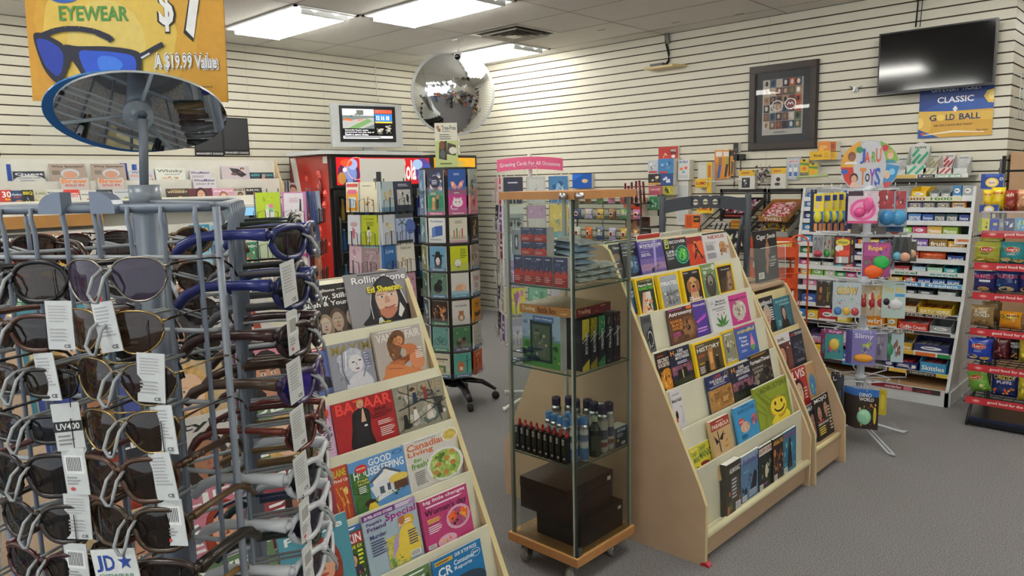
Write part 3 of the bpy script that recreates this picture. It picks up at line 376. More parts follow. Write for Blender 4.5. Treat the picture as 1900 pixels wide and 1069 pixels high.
for row in (
 (0, (552, 535), (650.5, 522.5), .30, '1c1413', 'T RollingStone .14 .83 .66 .91 f4f0e8;g .7 .86 .95 .9 1 bba;T Crosby,_Stills, .04 .66 .92 .8 f6f4ee;T Nash_&_Young .04 .52 .95 .65 f6f4ee;f .9 .26 .14 b09c8c 1c1612 3a3430 l;f .62 .22 .15 a4907e 4c3a2c 54483c l;f .38 .16 .13 b8a898 8c7a64 3a322a l;f .13 .14 .11 9c8a7a 3c2c20 2a241e;e .16 .42 .11 .09 b89440;g .1 .39 .22 .45 2 5c4410;T The .84 .16 .95 .2 ddd', 'black music magazine with four long-haired men, top row of the front-left rack'),
 (0, (637, 511.5), (752, 496.5), .30, '8c8a8e', 'Q RollingStone .1 .76 .97 .93 f8f8f8 1c1c1c;g .2 .94 .95 .98 1 333;P 14141a .36 .52 .42 .74 .54 .88 .66 .88 .8 .72 .86 .5 .97 .2 .95 0 .2 0 .3 .2;P 2c2c34 .4 .5 .46 .7 .56 .84 .66 .84 .76 .7 .8 .5 .78 .2 .46 .1;l e0e0e0 .016 .76 .76 .84 .62 .92 .3;l e0e0e0 .01 .38 .66 .33 .4 .34 .1;P d8b49c .42 .46 .44 .58 .5 .64 .7 .66 .77 .58 .78 .4 .74 .24 .66 .12 .54 .1 .46 .24;P b8745a .46 .26 .74 .26 .68 .12 .6 .07 .52 .1;p a8623a .45 .3 .5 .12 .46 .16;e .52 .5 .05 .018 ece8e0;e .68 .52 .05 .018 ece8e0;e .525 .5 .022 .018 3c5460;e .685 .52 .022 .018 3c5460;l 8c5c3c .012 .45 .54 .56 .55;l 8c5c3c .012 .63 .57 .74 .575;p c08c74 .57 .5 .62 .5 .65 .38 .56 .37;l 7c4038 .014 .54 .29 .62 .28 .72 .31;p b86c64 .56 .285 .7 .29 .64 .25;p e8e4e0 .8 .35 .86 .2 .78 .05 .74 .1;p d8d8e0 .46 .12 .5 .02 .4 0 .42 .1;Q Ed_Sheeran. .31 .6 .88 .72 f0e22c 8a8020;T Breaks .42 .0 .6 .04 f0e22c', 'grey music magazine with a hooded young man, top right of the front-left rack', 1),
 (1, (562, 651), (604.5, 642.5), .28, '5c6cac', 'r 0 .93 1 1 b04838;g .1 .94 .9 .98 1 fff;f .55 .56 .22 d8a084 5c3824 202028 l;n .1 .0 .9 .25 10 3 30303c 1c1c24 8c8c98;e .2 .6 .1 .1 6c4a30;g .05 .3 .2 .6 5 fff', 'blue women\'s magazine with a smiling brunette in a black jacket, second row'),
 (1, (606, 643), (685, 625.5), .285, '8e8f9a', 'T MAXIM .06 .76 .98 .96 8c7c40;n .1 .05 .95 .8 26 4 c4c6d0 6c6e7c dcdde4 54566a a4a6b4;e .52 .5 .34 .36 b8bac6 photo;e .58 .52 .17 .19 e2dfe0;e .52 .55 .035 .016 303040;e .68 .57 .035 .016 303040;e .6 .4 .05 .02 8c5c6c;l 9c9cac .02 .58 .54 .6 .46;P d4d4dc .3 0 .9 0 .8 .28 .6 .32 .4 .22;l 70728a .03 .3 .8 .25 .4 .35 .1;l ececf2 .03 .38 .8 .32 .4;l 84869a .03 .75 .75 .8 .4 .7 .2;g .8 .4 .95 .7 5 668', 'silvery magazine with a wind-blown blonde woman, second row of the front-left rack', 0, .012),
 (1, (690, 617.5), (777.5, 600.5), .285, 'b4aaa0', 'T VANITY_FAIR .05 .76 .97 .93 e4e0dc;g .1 .95 .9 .985 1 eee;P 6c4428 .3 .4 .25 .7 .36 .9 .5 .96 .62 .88 .62 .7 .5 .5 .5 .3 .4 .2;e .49 .74 .1 .1 c88858;P b86c3c .5 .62 .62 .64 .8 .6 .93 .4 .95 .15 .7 .05 .68 .3 .55 .32 .3 .35 .25 .28 .5 .2 .62 .5;P c87c48 .1 .1 .2 .3 .5 .22 .75 .1 .9 .0 .1 0;P d0845c .66 .36 .8 .44 .92 .36 .95 .12 .74 .12;n .25 .35 .55 .9 14 5 8a5c34 5a3820 a8743f;e .45 .72 .014 .01 201008;e .52 .75 .014 .01 201008;l 8a2c20 .012 .46 .68 .52 .69;l 8c4c28 .01 .2 .22 .5 .16;T THE_BODY .84 .5 .97 .53 fff;g .8 .3 .97 .48 5 f4f0ec', 'beige magazine with a tanned woman in an orange dress, second row', 1, .01),
 (2, (566, 762.5), (610.5, 752.5), .28, 'd8b8d4', 'T Let .55 .5 .92 .6 2a2028;T It_Go .3 .38 .92 .49 2a2028;e .78 .85 .14 .1 d03820;n .2 .6 .95 1 9 3 e8602c d03820 f0c83c b888c0;e .2 .6 .1 .08 f0b82c;g .3 .12 .9 .34 5 443', 'lilac magazine with orange flowers and black words, third row'),
 (2, (613.5, 751), (726, 723.5), .29, '9c1c20', 'T BAZAAR .05 .74 .97 .97 e8483c;P 141316 .22 .0 .26 .4 .3 .7 .38 .78 .5 .78 .58 .66 .56 .3 .6 .05 .58 0;p 1c1b20 .3 .1 .34 .66 .42 .75 .5 .74 .52 .1;p d8a88c .42 .5 .46 .76 .48 .78 .5 .5;e .44 .86 .055 .075 dcb094;p c8a060 .38 .84 .39 .94 .44 .97 .5 .94 .5 .86 .47 .92 .42 .92;e .425 .87 .012 .008 302018;e .46 .87 .012 .008 302018;l 8c2c24 .01 .425 .82 .46 .82;T BRIE .66 .64 .86 .71 4c0c10;T LARSON .6 .55 .94 .62 4c0c10;g .6 .5 .94 .54 1 4c0c10;g .68 .34 .96 .44 3 f0dcd4;g .7 .1 .96 .3 5 f0dcd4;e .48 .42 .03 .02 eee', 'red fashion magazine with a blonde woman in a black suit, third row', 1),
 (2, (727, 721), (819, 697), .285, '8c8878', 'n 0 .0 1 1 40 11 b4b2a4 6c6a5c d4d2c8 54645c 9c9a8c 3c3c34;T VOGUE .1 .76 .95 .96 a89878;l 24241f .02 .05 .5 .5 .6 .95 .55;l 24241f .015 .1 .9 .95 .3;l 24241f .015 .3 .98 .2 .1;l 24241f .015 .7 .98 .85 .05;p 1c2c44 .34 .58 .44 .58 .42 .8 .36 .8;p 843434 .56 .6 .64 .6 .63 .86 .57 .86;p 1c1c1c .1 .1 .2 .1 .18 .38 .12 .38;p e0dcd4 .3 .2 .42 .2 .38 .44 .32 .44;p d4ccc0 .56 .16 .7 .16 .66 .46 .6 .46;p 2c2824 .8 .2 .9 .2 .88 .46 .82 .46;e .39 .83 .025 .025 c89c7c;e .6 .89 .025 .025 c89c7c;e .35 .47 .025 .025 6c4430;e .63 .49 .025 .025 a87c5c;e .15 .41 .025 .025 a87c5c;l 24241f .012 0 .05 1 .5', 'grey-green fashion magazine with people on a metal stair, third row right end', 0, .012),
 (3, (588, 878), (643, 861), .28, 'b8482c', 'T CHATELAINE .0 .8 .92 .94 c8c83c;T and_Still_Fired_Up .0 .68 .95 .76 f4ece4;n 0 .1 .95 .65 22 4 e8b84c c87c2c f0d078 a84c20;l e8c058 .03 .1 .6 .3 .2;l f0c860 .03 .3 .62 .5 .2;l e0a840 .03 .5 .62 .7 .25;l e8b84c .03 .7 .6 .85 .25;l f0c860 .025 .2 .62 .1 .2;l d87c3c .04 .5 .25 .5 0;l d87c3c .04 .65 .25 .65 0;l d87c3c .04 .8 .25 .8 0;e .2 .05 .2 .1 2c1c1c', 'orange women\'s magazine with golden fries, fourth row'),
 (3, (645, 862), (746.5, 827), .285, '5c94cc', 'r 0 0 .3 .8 3c6834 photo;T GOOD .34 .82 .76 .96 f6f6f6;T HOUSEKEEPING .06 .64 .97 .8 f6f6f6;e .2 .83 .11 .08 c8382c;T SPECIAL .12 .82 .28 .85 fff;o .88 .93 .09 .04 1c4470 .8;p f0efe8 .36 .5 .62 .66 .86 .5 .86 .22 .4 .14;p e4e6ea .3 .4 .6 .5 .9 .3 .9 .2 .4 .1;p 4c5864 .32 .48 .6 .68 .88 .5 .88 .54 .6 .73 .3 .52;r .46 .22 .54 .36 4c5864;r .6 .24 .66 .38 4c5864;r .74 .26 .8 .38 4c5864;n .3 .05 .95 .28 18 7 3c6c30 5c8c3c 2c5428 84a850;n .02 .3 .3 .75 12 5 2c5c2c 4c7c38 3c4c2c;e .82 .42 .18 .09 e0c458;r .72 .2 .98 .36 5c3c2c;e .26 .14 .1 .06 3c2418;p e8c83c .2 0 .4 0 .34 .12 .24 .12;T Fresh .1 .58 .28 .63 f0e070;T RECIPES .1 .52 .3 .56 f0e070;g .1 .36 .26 .5 4 f4f4f4', 'sky-blue household magazine with a white farmhouse, fourth row', 1),
 (3, (747, 823.5), (839, 796), .29, 'd8d4cc', 'T Canadian .05 .8 .82 .94 d0683c;T Living .05 .66 .55 .79 d0683c;T Eat .15 .56 .3 .63 5c9430;T fresh! .08 .43 .42 .55 5c9430;g .2 .95 .7 .98 1 889;e .92 .9 .18 .14 e8e4dc;e .92 .9 .14 .11 d0b85c photo;e .74 .34 .38 .34 e8e8e4;e .74 .34 .32 .29 9cb45c photo;n .42 .05 1 .64 40 9 a8bc60 7c9c40 c8d08c c8dc90 5c7c34;e .6 .36 .06 .05 b87c44;e .78 .44 .06 .05 b8823f;e .9 .54 .06 .05 c08a48;e .52 .22 .06 .05 b87c44;e .72 .16 .06 .05 b87c44;e .88 .32 .06 .05 b07038;g .12 .1 .36 .38 7 777', 'white food magazine with a bowl of green noodles, fourth row right end', 0, .012),
 (4, (614, 994), (667, 968), .28, '3c5c30', 'r 0 .9 1 1 3c6ca8;g .1 .92 .9 .98 1 fff;r 0 .68 1 .88 b02c2c;T PICKIN .05 .7 .95 .86 f8f8f8;T OBSESSIVE_EX .05 .6 .95 .66 f0e83c;f .25 .4 .13 c89474 3c2418 304c30;f .6 .42 .13 d8a080 2c1c14 382c40;g .75 .3 .95 .58 4 e8e83c;n .1 .02 .95 .25 12 5 8c5440 d8a080 2c2c3c e8e8e8;e .15 .78 .1 .08 7cb450', 'green and red gossip weekly with small faces, fifth row'),
 (4, (669.5, 960), (768.5, 920), .28, 'a8bcc8', 'r 0 .9 .6 1 6c2c7c;T 20_FEEL-GOOD_STORIES .04 .92 .56 .97 fff;r .6 .9 1 1 a888b8;g .62 .92 .97 .98 2 fff;T People\'s .06 .79 .34 .86 5c2c70;T Friend .06 .71 .4 .78 5c2c70;Q Special .4 .74 .98 .89 8c2474 e8d8f0;e .8 .66 .12 .1 d8a83c;g .72 .62 .88 .7 2 fff;r .35 0 .75 .5 c8c060 photo;P e8cc4c .5 .1 .6 .5 .75 .62 .9 .5 .95 .1;p e8b898 .6 .6 .64 .72 .72 .72 .72 .6;e .68 .7 .06 .07 b06c3c;p b49cc8 .4 .1 .55 .3 .6 .5 .5 .45;T Murder .08 .58 .38 .65 3c3c70;g .08 .3 .4 .56 6 446;g .76 .24 .96 .5 6 446;b .74 .04 .2;n .3 0 .7 .2 8 3 8cac5c 5c8c4c', 'lilac story magazine with a blonde woman in yellow, fifth row', 1),
 (4, (777.5, 931), (864.5, 898), .275, 'b43c70', 'T big_little_changes .06 .88 .95 .97 f8f0f4;g .1 .8 .95 .86 1 f8e8f0;T Woman\'s_day .06 .62 .95 .78 4c1c3c;e .72 .42 .26 .24 d8a4bc;e .72 .42 .2 .19 a84c70 photo;p e0642c .5 .5 .64 .58 .7 .44 .55 .34;p e0642c .94 .5 .8 .58 .74 .44 .9 .34;n .52 .26 .92 .58 14 6 d83c28 e88c3c 2c1c20 c8c05c;e .42 .06 .2 .12 e0b0c4;n .25 .0 .6 .14 7 8 e0642c e8a83c;g .08 .5 .4 .6 3 f0d850;g .08 .3 .36 .46 4 f8e8f0;b .02 .02 .16', 'pink women\'s magazine with fruit butterflies on plates, fifth row', 0, .014),
 (5, (740, 1068), (796, 1047), .28, '5c7c4c', 'g .1 .9 .9 .96 1 fff;n 0 .4 1 .9 20 4 7c9c5c 3c5c34 a8b88c;T Living .2 .75 .8 .88 fff', 'leafy green magazine in the lowest visible row, left of the blue one'),
 (5, (801, 1044), (890, 996.5), .28, '1c70a8', 'r .04 .86 .4 .94 d8a83c;g .06 .88 .38 .92 1 222;T OUR_10_TOP_PICKS! .44 .88 .9 .95 fff;T CR .08 .62 .36 .8 fff;T Consumer .4 .72 .84 .82 e8f4fc;T Reports .4 .61 .76 .7 e8f4fc;o .86 .78 .1 .08 d8ecf8 .88;T 260 .8 .77 .92 .81 fff;e .6 .3 .4 .2 2c3c4c', 'blue buying-guide magazine, lowest on the front-left rack at the right end', 1),
): mag(*row)
# magazines of the same rack glimpsed through the sunglasses stand
rd = random.Random(4)
PAL = [('3c4c8c', 'navy'), ('c8c4bc', 'off-white'), ('8c3440', 'maroon'), ('2c2c34', 'black'), ('c87c8c', 'rose'), ('4c8c9c', 'turquoise'), ('b8a078', 'sand'), ('607c54', 'moss green')]
TT = [('People', 'navy'), ('WISE', 'x'), ('100', 'x'), ('LEVEL', 'x'), ('YOU', 'x'), ('HOME', 'x'), ('IDEAL', 'x'), ('Style', 'x'), ('WORLD', 'x'), ('Ideas', 'x'), ('LIFE', 'x'), ('MONEY', 'x')]
ORD = ['top', 'second', 'third', 'fourth', 'fifth']
FIG = [('a red-haired woman', 'd8a080 8c3420'), ('a dark-haired man', 'b88468 1c1414'), ('a blonde woman', 'e0b898 c8a060'), ('a curly-haired woman', '9c6c50 241814')]
i = 0
for k in range(5):
    for j, y in enumerate((.95, .74, .53)):
        if k == 0 and j == 0: y = .93
        (bg, cn), (fg, fc), (tt, _) = PAL[(k * 3 + j * 2 + 1) % 8], FIG[(k + j) % 4], TT[i % 12]; i += 1
        x, z = tier_top(k); h = .27; w = .2; top = V((x + .010, y, z + .035)); U = V((-math.sin(TH), 0, math.cos(TH)))
        ink = '222222' if cn in ('off-white', 'sand') else 'f2f2ee'
        o = flat('magazine', w, h, .006, f'T {tt} .08 .8 .92 .94 {ink};f .55 .42 .24 {fc} {PAL[(i * 3) % 8][0]} l;g .06 .2 .3 .6 5 {ink}', bg, f=.68); pose(o, top - U * h, PI / 2, TH)
        tag(o, f'{cn} magazine with {fg}, {ORD[k]} row {("right", "middle", "left")[j]} behind the sunglasses', 'magazine')
# ---------------- left wall: magazine shelving
e = empty('magazine_shelving', (-6.85, 1.5, 0), 'long white magazine wall shelving with a wooden strip, along the left wall', 'magazine shelving'); T = Matrix.Translation((6.85, -1.5, 0))
y0, y1 = -1.2, 3.92
TIERS = [(-6.98, 1.87, 1.6, 'header_board'), (-6.90, 1.69, 1.45, 'tier_board'), (-6.80, 1.535, 1.27, 'tier_board'), (-6.68, 1.30, 1.02, 'tier_board'), (-6.58, 1.07, .75, 'tier_board'), (-6.48, .82, .2, 'front_board')]
for x, zt, zb, n in TIERS:
    m = MB(T); m.box(x - .012, y0, zb, x, y1, zt, 'dfddd2', 'laminate')
    if n == 'header_board':
        a = pX(15, 340, x).y; b = pX(245, 315, x).y; m.box(x, a, 1.70, x + .002, a + .03, 1.83, '2c4c9c', 'print'); m.box(x, b - .1, 1.70, x + .002, b - .04, 1.84, '2c4c9c', 'print'); m.box(x, b, 1.70, x + .002, b + .04, 1.83, '2c4c9c', 'print')
    m.build(n, e)
m = MB(T); m.box(-6.81, y0, 1.425, -6.66, y1, 1.455, 'e4e2d8', 'laminate'); m.build('ledge', e)
m = MB(T); m.box(-6.80, y0, 1.33, -6.645, pX(192, 412, -6.645).y, 1.425, 'a8793f', 'wood'); m.build('wooden_strip', e)
m = MB(T); m.box(-7.085, y0, .02, -6.49, y1, .2, 'b9b3a2', 'laminate'); m.build('plinth', e)
m = MB(T); m.prism([(-7.085, .02), (-6.47, .02), (-6.47, .8), (-6.79, 1.54), (-6.9, 1.7), (-6.97, 1.87), (-7.085, 1.87)], 'y', y1, y1 + .02, 'c9b48f', 'laminate'); m.build('side_panel', e)
m = MB(T); m.box(-6.70, pX(428, 400, -6.66).y, 1.345, -6.66, pX(498, 400, -6.66).y, 1.42, '8cc8f0', 'backlit'); m.build('light_box', e)
PH = 'f .5 .5 .26 '
def wmag(x, a, b, h, bg, spec, label):
    loc, w, h = on_plane(V((x + .012, 0, 1.6)), PI / 2, R(8), a, b, h); o = flat('magazine', w, h, .004, spec, bg, f=.55 if h > .25 and x < -6.8 else 1.); pose(o, loc, PI / 2, R(8)); tag(o, label, 'magazine')
for r in (
 (-6.95, (23, 318), (82, 318), .27, '2c3440', 'T Quest .06 .76 .96 .92 e8e8ec;e .5 .45 .52 .34 d0d0cc;T COOKING_CLASS .15 .6 .85 .68 444;g .2 .4 .8 .55 3 667', 'dark magazine with a pale oval, leftmost on the top wall row'),
 (-6.95, (90, 304), (157, 304), .33, 'a8968a', 'T Wine_Spectator .06 .8 .96 .93 2c2420;e .55 .55 .26 .22 c8ccd4;e .55 .5 .2 .17 c89478;g .06 .5 .3 .7 4 443', 'tan wine magazine with a grey-haired man, left of two alike on the wall'),
 (-6.95, (169, 304), (231, 304), .33, 'a8968a', 'T Wine_Spectator .06 .8 .96 .93 2c2420;e .55 .55 .26 .22 c8ccd4;e .55 .5 .2 .17 c89478;g .06 .5 .3 .7 4 443', 'tan wine magazine with a grey-haired man, right of two alike on the wall'),
 (-6.885, (110, 330), (163, 330), .16, 'c8bcb8', 'T Brew .06 .72 .94 .94 e07c2c;T GOLD_IPA .15 .55 .85 .67 b03030;g .1 .94 .9 .99 1 864', 'grey magazine with orange title below the left tan wine magazine'),
 (-6.885, (180, 330), (229, 330), .16, 'c8bcb8', 'T Brew .06 .72 .94 .94 e07c2c;T GOLD_IPA .15 .55 .85 .67 b03030;g .1 .94 .9 .99 1 864', 'grey magazine with orange title below the right tan wine magazine'),
 (-6.95, (238, 316), (285, 316), .3, 'c4c8d4', 'T Wine .1 .82 .7 .94 667;T FOODS .06 .62 .9 .76 e07c2c;n 0 .2 1 .6 14 4 2c2420 c8844c e8c88c', 'pale blue wine and food magazine behind the stand stem'),
 (-6.95, (287, 311), (342, 313), .3, 'e0e0d8', 'T Whisky .06 .72 .94 .93 5c6c5c;T ADVOCATE .3 .62 .8 .69 666;g .2 .4 .4 .5 2 c84;n .3 .3 .8 .6 6 6 b8844c d8b088', 'white whisky magazine with a large grey-green title'),
 (-6.95, (351, 315), (390, 316), .3, 'd4d0d4', 'T WineMaker .04 .78 .96 .92 3c2c6c;g .1 .5 .8 .7 4 878', 'white wine-making magazine, rear of two alike'),
 (-6.885, (357, 329), (400, 330), .17, 'd4d0d4', 'T WineMaker .04 .78 .96 .92 3c2c6c;T WHAT_IF_IN .1 .6 .9 .7 556', 'white wine-making magazine, front of two alike'),
 (-6.95, (409, 308), (461, 309), .3, 'c8bcc0', 'p 2c2c30 .3 .9 .6 .85 .9 .5 .7 .35 .4 .6;e .75 .85 .08 .07 3c2418;e .75 .82 .05 .05 c8947c;n .3 .4 .8 .85 8 5 444c54 1c1c20 8c4c4c', 'pinkish magazine with a reclining figure in grey on the wall'),
 (-6.95, (462, 320), (507, 320), .28, '34444c', 'T elitegen .06 .72 .94 .92 5cb8c0;p c89c84 .4 .4 .55 .9 .65 .9 .6 .5 .8 .5 .7 .3;p 181418 .35 .5 .45 .9 .5 .85 .5 .4;p 181418 .45 .1 .7 .1 .72 .4 .5 .4', 'slate magazine with teal title and a posing woman, right end of the top wall row'),
 (-6.925, (480, 343), (524, 345), .3, 'a8b4d4', 'T WEDDING .06 .8 .94 .93 e8ecf4;f .5 .4 .2 d8a890 6c4430 f0f0f4 l', 'pale blue wedding magazine at the right end of the wall shelving'),
 (-6.925, (520, 338), (563, 340), .3, 'c8bcc4', 'T WEDLUXE .06 .8 .94 .93 8c5c74;f .5 .4 .22 d8a890 5c3828 e8e0e4 l', 'mauve wedding magazine beside the red cooler side'),
 (-6.85, (-8, 352), (21, 353), .27, 'b83430', 'T 30 .35 .6 .95 .92 f4f4f0;T 6x .5 .45 .9 .58 f0d83c', 'red magazine with a big white number, left end of the second wall row'),
 (-6.85, (18, 353), (43, 354), .27, '2c4468', 'T Antiox .1 .72 .9 .86 c8d8e8;T DIET .2 .6 .8 .68 d84c3c;e .6 .3 .4 .2 b8785c', 'navy diet magazine on the second wall row'),
 (-6.84, (40, 352), (61, 353), .27, '28241c', 'T BBQ .08 .72 .92 .92 e8d83c;n 0 .2 1 .7 10 3 e8d83c 2c6cb0 5c4020', 'black and yellow magazine on the second wall row'),
 (-6.85, (60, 353), (86, 353), .27, 'c8c4b0', 'T 5-ING .2 .76 .9 .88 4c5c34;n 0 .1 1 .7 14 4 5c8c3c c8a854 e0dcc8 8c5c34', 'cream recipe magazine with greens on the second wall row'),
 (-6.85, (86, 352), (118, 352), .27, 'dcdcd8', 'T Mediterranean .04 .8 .96 .9 2c3c5c;T EAT_HEALTHY .1 .62 .95 .72 5c9c4c;e .6 .3 .3 .2 e0b04c;n .2 .05 .95 .45 10 2 e0a03c 5c8c3c d8cca8', 'white Mediterranean diet magazine on the second wall row'),
 (-6.84, (117, 352), (146, 352), .27, 'e0d8d4', 'r 0 .7 1 1 c83c30;T Diabetes .06 .74 .94 .85 fff;T Comfort .1 .58 .9 .68 c83c30;n .1 .1 .9 .5 10 6 c88450 5c8c3c e8d8c0', 'red and white diabetes food magazine on the second wall row'),
 (-6.85, (148, 353), (178, 353), .27, 'dcdcd4', 'T Antioxidant .04 .72 .94 .82 333;T LOOK .5 .86 .9 .92 c84c4c;n .1 .1 .9 .6 12 8 c83830 e8a83c 5c9c3c', 'white antioxidant magazine with fruit on the second wall row'),
 (-6.85, (178, 352), (208, 352), .27, '303c40', 'T Avocado .06 .76 .94 .9 e8e8e0;n .1 .1 .9 .65 12 4 7c9c3c c8c86c 3c5c2c', 'dark avocado magazine on the second wall row'),
 (-6.85, (209, 352), (248, 352), .27, 'c4c8cc', 'T Healthy .1 .8 .9 .9 3c4c5c;n .1 .1 .9 .65 12 5 c8a85c 7c9c5c e8e0d0', 'light grey health magazine left of the stand hub'),
 (-6.85, (307, 350), (350, 350), .28, '3c2c20', 'T AMERICAN .2 .88 .8 .93 d8b87c;T WHISKEY .06 .74 .94 .86 e8d8b0;n .1 .1 .9 .6 12 7 8c5c2c c8904c 2c1c14;T BOURBON .2 .3 .8 .4 eee', 'brown whiskey magazine on the second wall row'),
 (-6.85, (349, 349), (394, 350), .28, '5c2434', 'f .5 .6 .22 d8a084 2c1814 8c3c50 l;T BOYNTON .25 .2 .85 .3 e8c8d0', 'maroon magazine with a dark-haired woman on the second wall row'),
 (-6.85, (393, 349), (433, 350), .28, 'd09cb0', 'T the_knot .06 .78 .94 .92 f4e4ec;f .5 .45 .2 e0b8a0 8c5c40 f4e8ec l', 'pink bridal magazine on the second wall row'),
 (-6.85, (432, 347), (456, 348), .29, 'c4b8a8', 'T INST .06 .78 .94 .92 1c1818;f .5 .5 .22 a87c64 1c1412 181414', 'tan style magazine with a man in black, second wall row'),
 (-6.84, (455, 348), (485, 349), .29, '2c2828', 'T RUNWAY .06 .8 .94 .93 e8e8e4;f .55 .55 .2 b8846c 2c1810 a87c60 l;g .05 .2 .3 .6 5 ccc', 'black magazine with a curly-haired woman, right end of the second wall row'),
 (-6.665, (318, 431), (356, 429), .27, '8c7468', 'T MUSIC&LIFE .04 .8 .96 .94 a82c28;f .5 .4 .2 c89c80 3c2c24 54443c', 'brown magazine with red title on the shelf row under the ledge'),
 (-6.665, (350, 417), (388, 417), .24, '2c7c9c', 'n 0 0 1 1 14 4 5cb8c8 1c4c7c e0c060 d06c8c;T FUN .1 .76 .7 .92 fff', 'teal children\'s magazine on the shelf row under the ledge'),
 (-6.665, (392, 418), (426, 418), .24, '5ca8d8', 'n 0 0 1 1 12 9 a8d8f0 3c7cc0 f0e8a0 e07ca0;T KIDS .1 .76 .8 .92 fff', 'light blue children\'s magazine beside the teal one under the ledge'),
 (-6.565, (314, 452), (352, 452), .27, '4c443c', 'T ESSENCE .04 .8 .96 .94 d8b040;f .5 .42 .24 a87458 181010 8c8c90', 'dark magazine with yellow title and a man in a cap, lower wall row'),
 (-6.565, (196, 528), (234, 528), .27, 'd8d4cc', 'T MONEY .06 .76 .94 .93 222;g .1 .2 .9 .6 6 666', 'white magazine with a bold black title, lower wall row behind sunglasses'),
 (-6.665, (178, 420), (235, 420), .22, 'f0f0ee', 'g .1 .2 .9 .9 6 777;T SCOOP .2 .3 .9 .5 444', 'bright white newsletter on the shelf row under the ledge'),
): wmag(*r)
rd = random.Random(33)
WC = [('c83c3c', 'red'), ('2c4c84', 'blue'), ('e0dcd4', 'white'), ('d8a83c', 'gold'), ('3c7c5c', 'green'), ('c87c9c', 'pink'), ('2a2a30', 'black'), ('6c4c8c', 'purple'), ('8cb4c8', 'pale blue'), ('a8866c', 'tan')]
ON = ['first', 'second', 'third', 'fourth', 'fifth', 'sixth', 'seventh', 'eighth', 'ninth', 'tenth', 'eleventh', 'twelfth']
for r_, (x, zt) in enumerate(((-6.665, 1.29), (-6.565, 1.10), (-6.465, .85))):
    for i in range(12):
        y = 1.05 + i * .232 + rd.uniform(-.01, .01); p = V((x + .012, y, zt)) - CAM; zz = p.dot(FWD); q = 950 + FPX * p.dot(RIGHT) / zz
        if r_ == 0 and (155 < q < 250 or 305 < q < 505): continue
        if r_ == 1 and (180 < q < 250 or 300 < q < 365): continue
        c, cn = WC[(i * 3 + r_ * 4) % 10]; ink = '222222' if cn in ('white', 'gold', 'pale blue') else 'f4f4f0'
        o = flat('magazine', .2, .23, .004, f'T {rd.choice(["Home", "Food", "Auto", "Golf", "Bride", "Craft", "Garden", "Puzzle"])} .08 .78 .9 .93 {ink};' + (f'f .5 .42 .22 d8a88c {rd.choice(["2c1c14", "8c5c34"])} {rd.choice(["3c3c4c", "a83c4c"])}' if i % 2 else f'n .1 .1 .9 .7 14 {i + 2} e0b868 5c8c4c b84c3c e8e4d8') + f';g .08 .6 .4 .74 3 {ink}', c); pose(o, V((x + .012 + math.sin(R(8)) * .23, y, zt - .23 * math.cos(R(8)))), PI / 2, R(8)); tag(o, f'{cn} magazine, {ON[i]} from the left, {("upper", "middle", "bottom")[r_]} lower row of the left wall shelving', 'magazine')
# posters on the left wall
for a, b, l in (((357, 220), (411, 217), 'left'), ((411, 217), (459, 220), 'right')):
    loc, w, h = on_plane(V((XA + .006, 0, 0)), PI / 2, 0, a, b, .36); o = flat('sign_board', w, h, .004, "r .04 .14 .96 .97 2b2c30;T MANAGER'S_CHOICE .05 .035 .95 .09 e8e8e8", '0c0c0c', mat='print'); pose(o, loc, PI / 2); tag(o, f'black wall sign with white words along the bottom, {l} of two', 'sign')
o = flat('sign_board', .5, .25, .006, 'r .9 .1 .99 .95 3c2c24', '15120f'); pose(o, V((XA + .004, pX(1, 290, XA).y - .25, pX(1, 290, XA).z)), PI / 2); tag(o, 'dark wooden frame cut off by the left picture edge', 'picture frame')
e = MB(); a = pX(50, 198, XA); b = pX(300, 275, XA); e.quad((XA + .004, a.y, b.z), (XA + .004, b.y, b.z), (XA + .03, b.y, a.z), (XA + .03, a.y, a.z), 'f0f4f0', 'acrylic'); tag(e.build('acrylic_sheet'), 'clear acrylic sheet leaning on the left wall behind the oval mirror', 'acrylic sheet')
# loose white cable on the wall
m = MB(); p = [pX(x, y, XA + .01) for x, y in ((697, 142), (699, 160), (701, 178), (704, 193))]; m.tube([pX(696, 118, XA + .01)] + p, .004, 'e0ddd0', 'plastic'); tag(m.build('power_cable'), 'thin white cable running down the left wall to the small television', 'cable')

# ---------------- coolers along the left wall
xf = -6.28; a = pX(612, 286, xf); zt = a.z; ya = a.y; yb = pX(800, 290, xf).y
e = empty('drinks_cooler', (xf - .38, (ya + yb) / 2, 0), 'tall red drinks cooler with black door frames, under the small television', 'drinks cooler'); T = Matrix.Translation((-(xf - .38), -(ya + yb) / 2, 0))
m = MB(T); m.box(xf - .75, ya, .1, xf - .03, yb, zt, '1a1a1c', 'paint'); m.box(xf - .7, ya + .03, 0, xf - .06, yb - .03, .1, '0c0c0c', 'rubber'); m.build('cabinet', e)
m = MB(T); m.box(xf - .73, ya - .004, .12, xf - .04, ya, zt - .01, 'b43028', 'film'); m.prism([(xf - .72, zt - .015), (xf - .62, zt - .015), (xf - .40, .9), (xf - .5, .9)], 'y', ya - .006, ya - .004, 'e0ddd4', 'print')
m.prism([(xf - .73, zt - .015), (xf - .71, zt - .015), (xf - .52, .9), (xf - .6, .9)], 'y', ya - .0058, ya - .004, '6c1c1c', 'print')
rd = random.Random(2)
for i in range(26): x = xf - .08 - rd.random() * .35; z = .4 + rd.random() * 1.35; m.ball((x, ya - .004, z), .012 + rd.random() * .02, 'd8584c', 'film', 6, 4, 1.6)
m.tube([(xf - .2, ya - .006, zt - .15), (xf - .14, ya - .006, zt - .35), (xf - .22, ya - .006, zt - .6)], [.01, .05, .01], '6c1c18', 'film', 6, flat=.2)
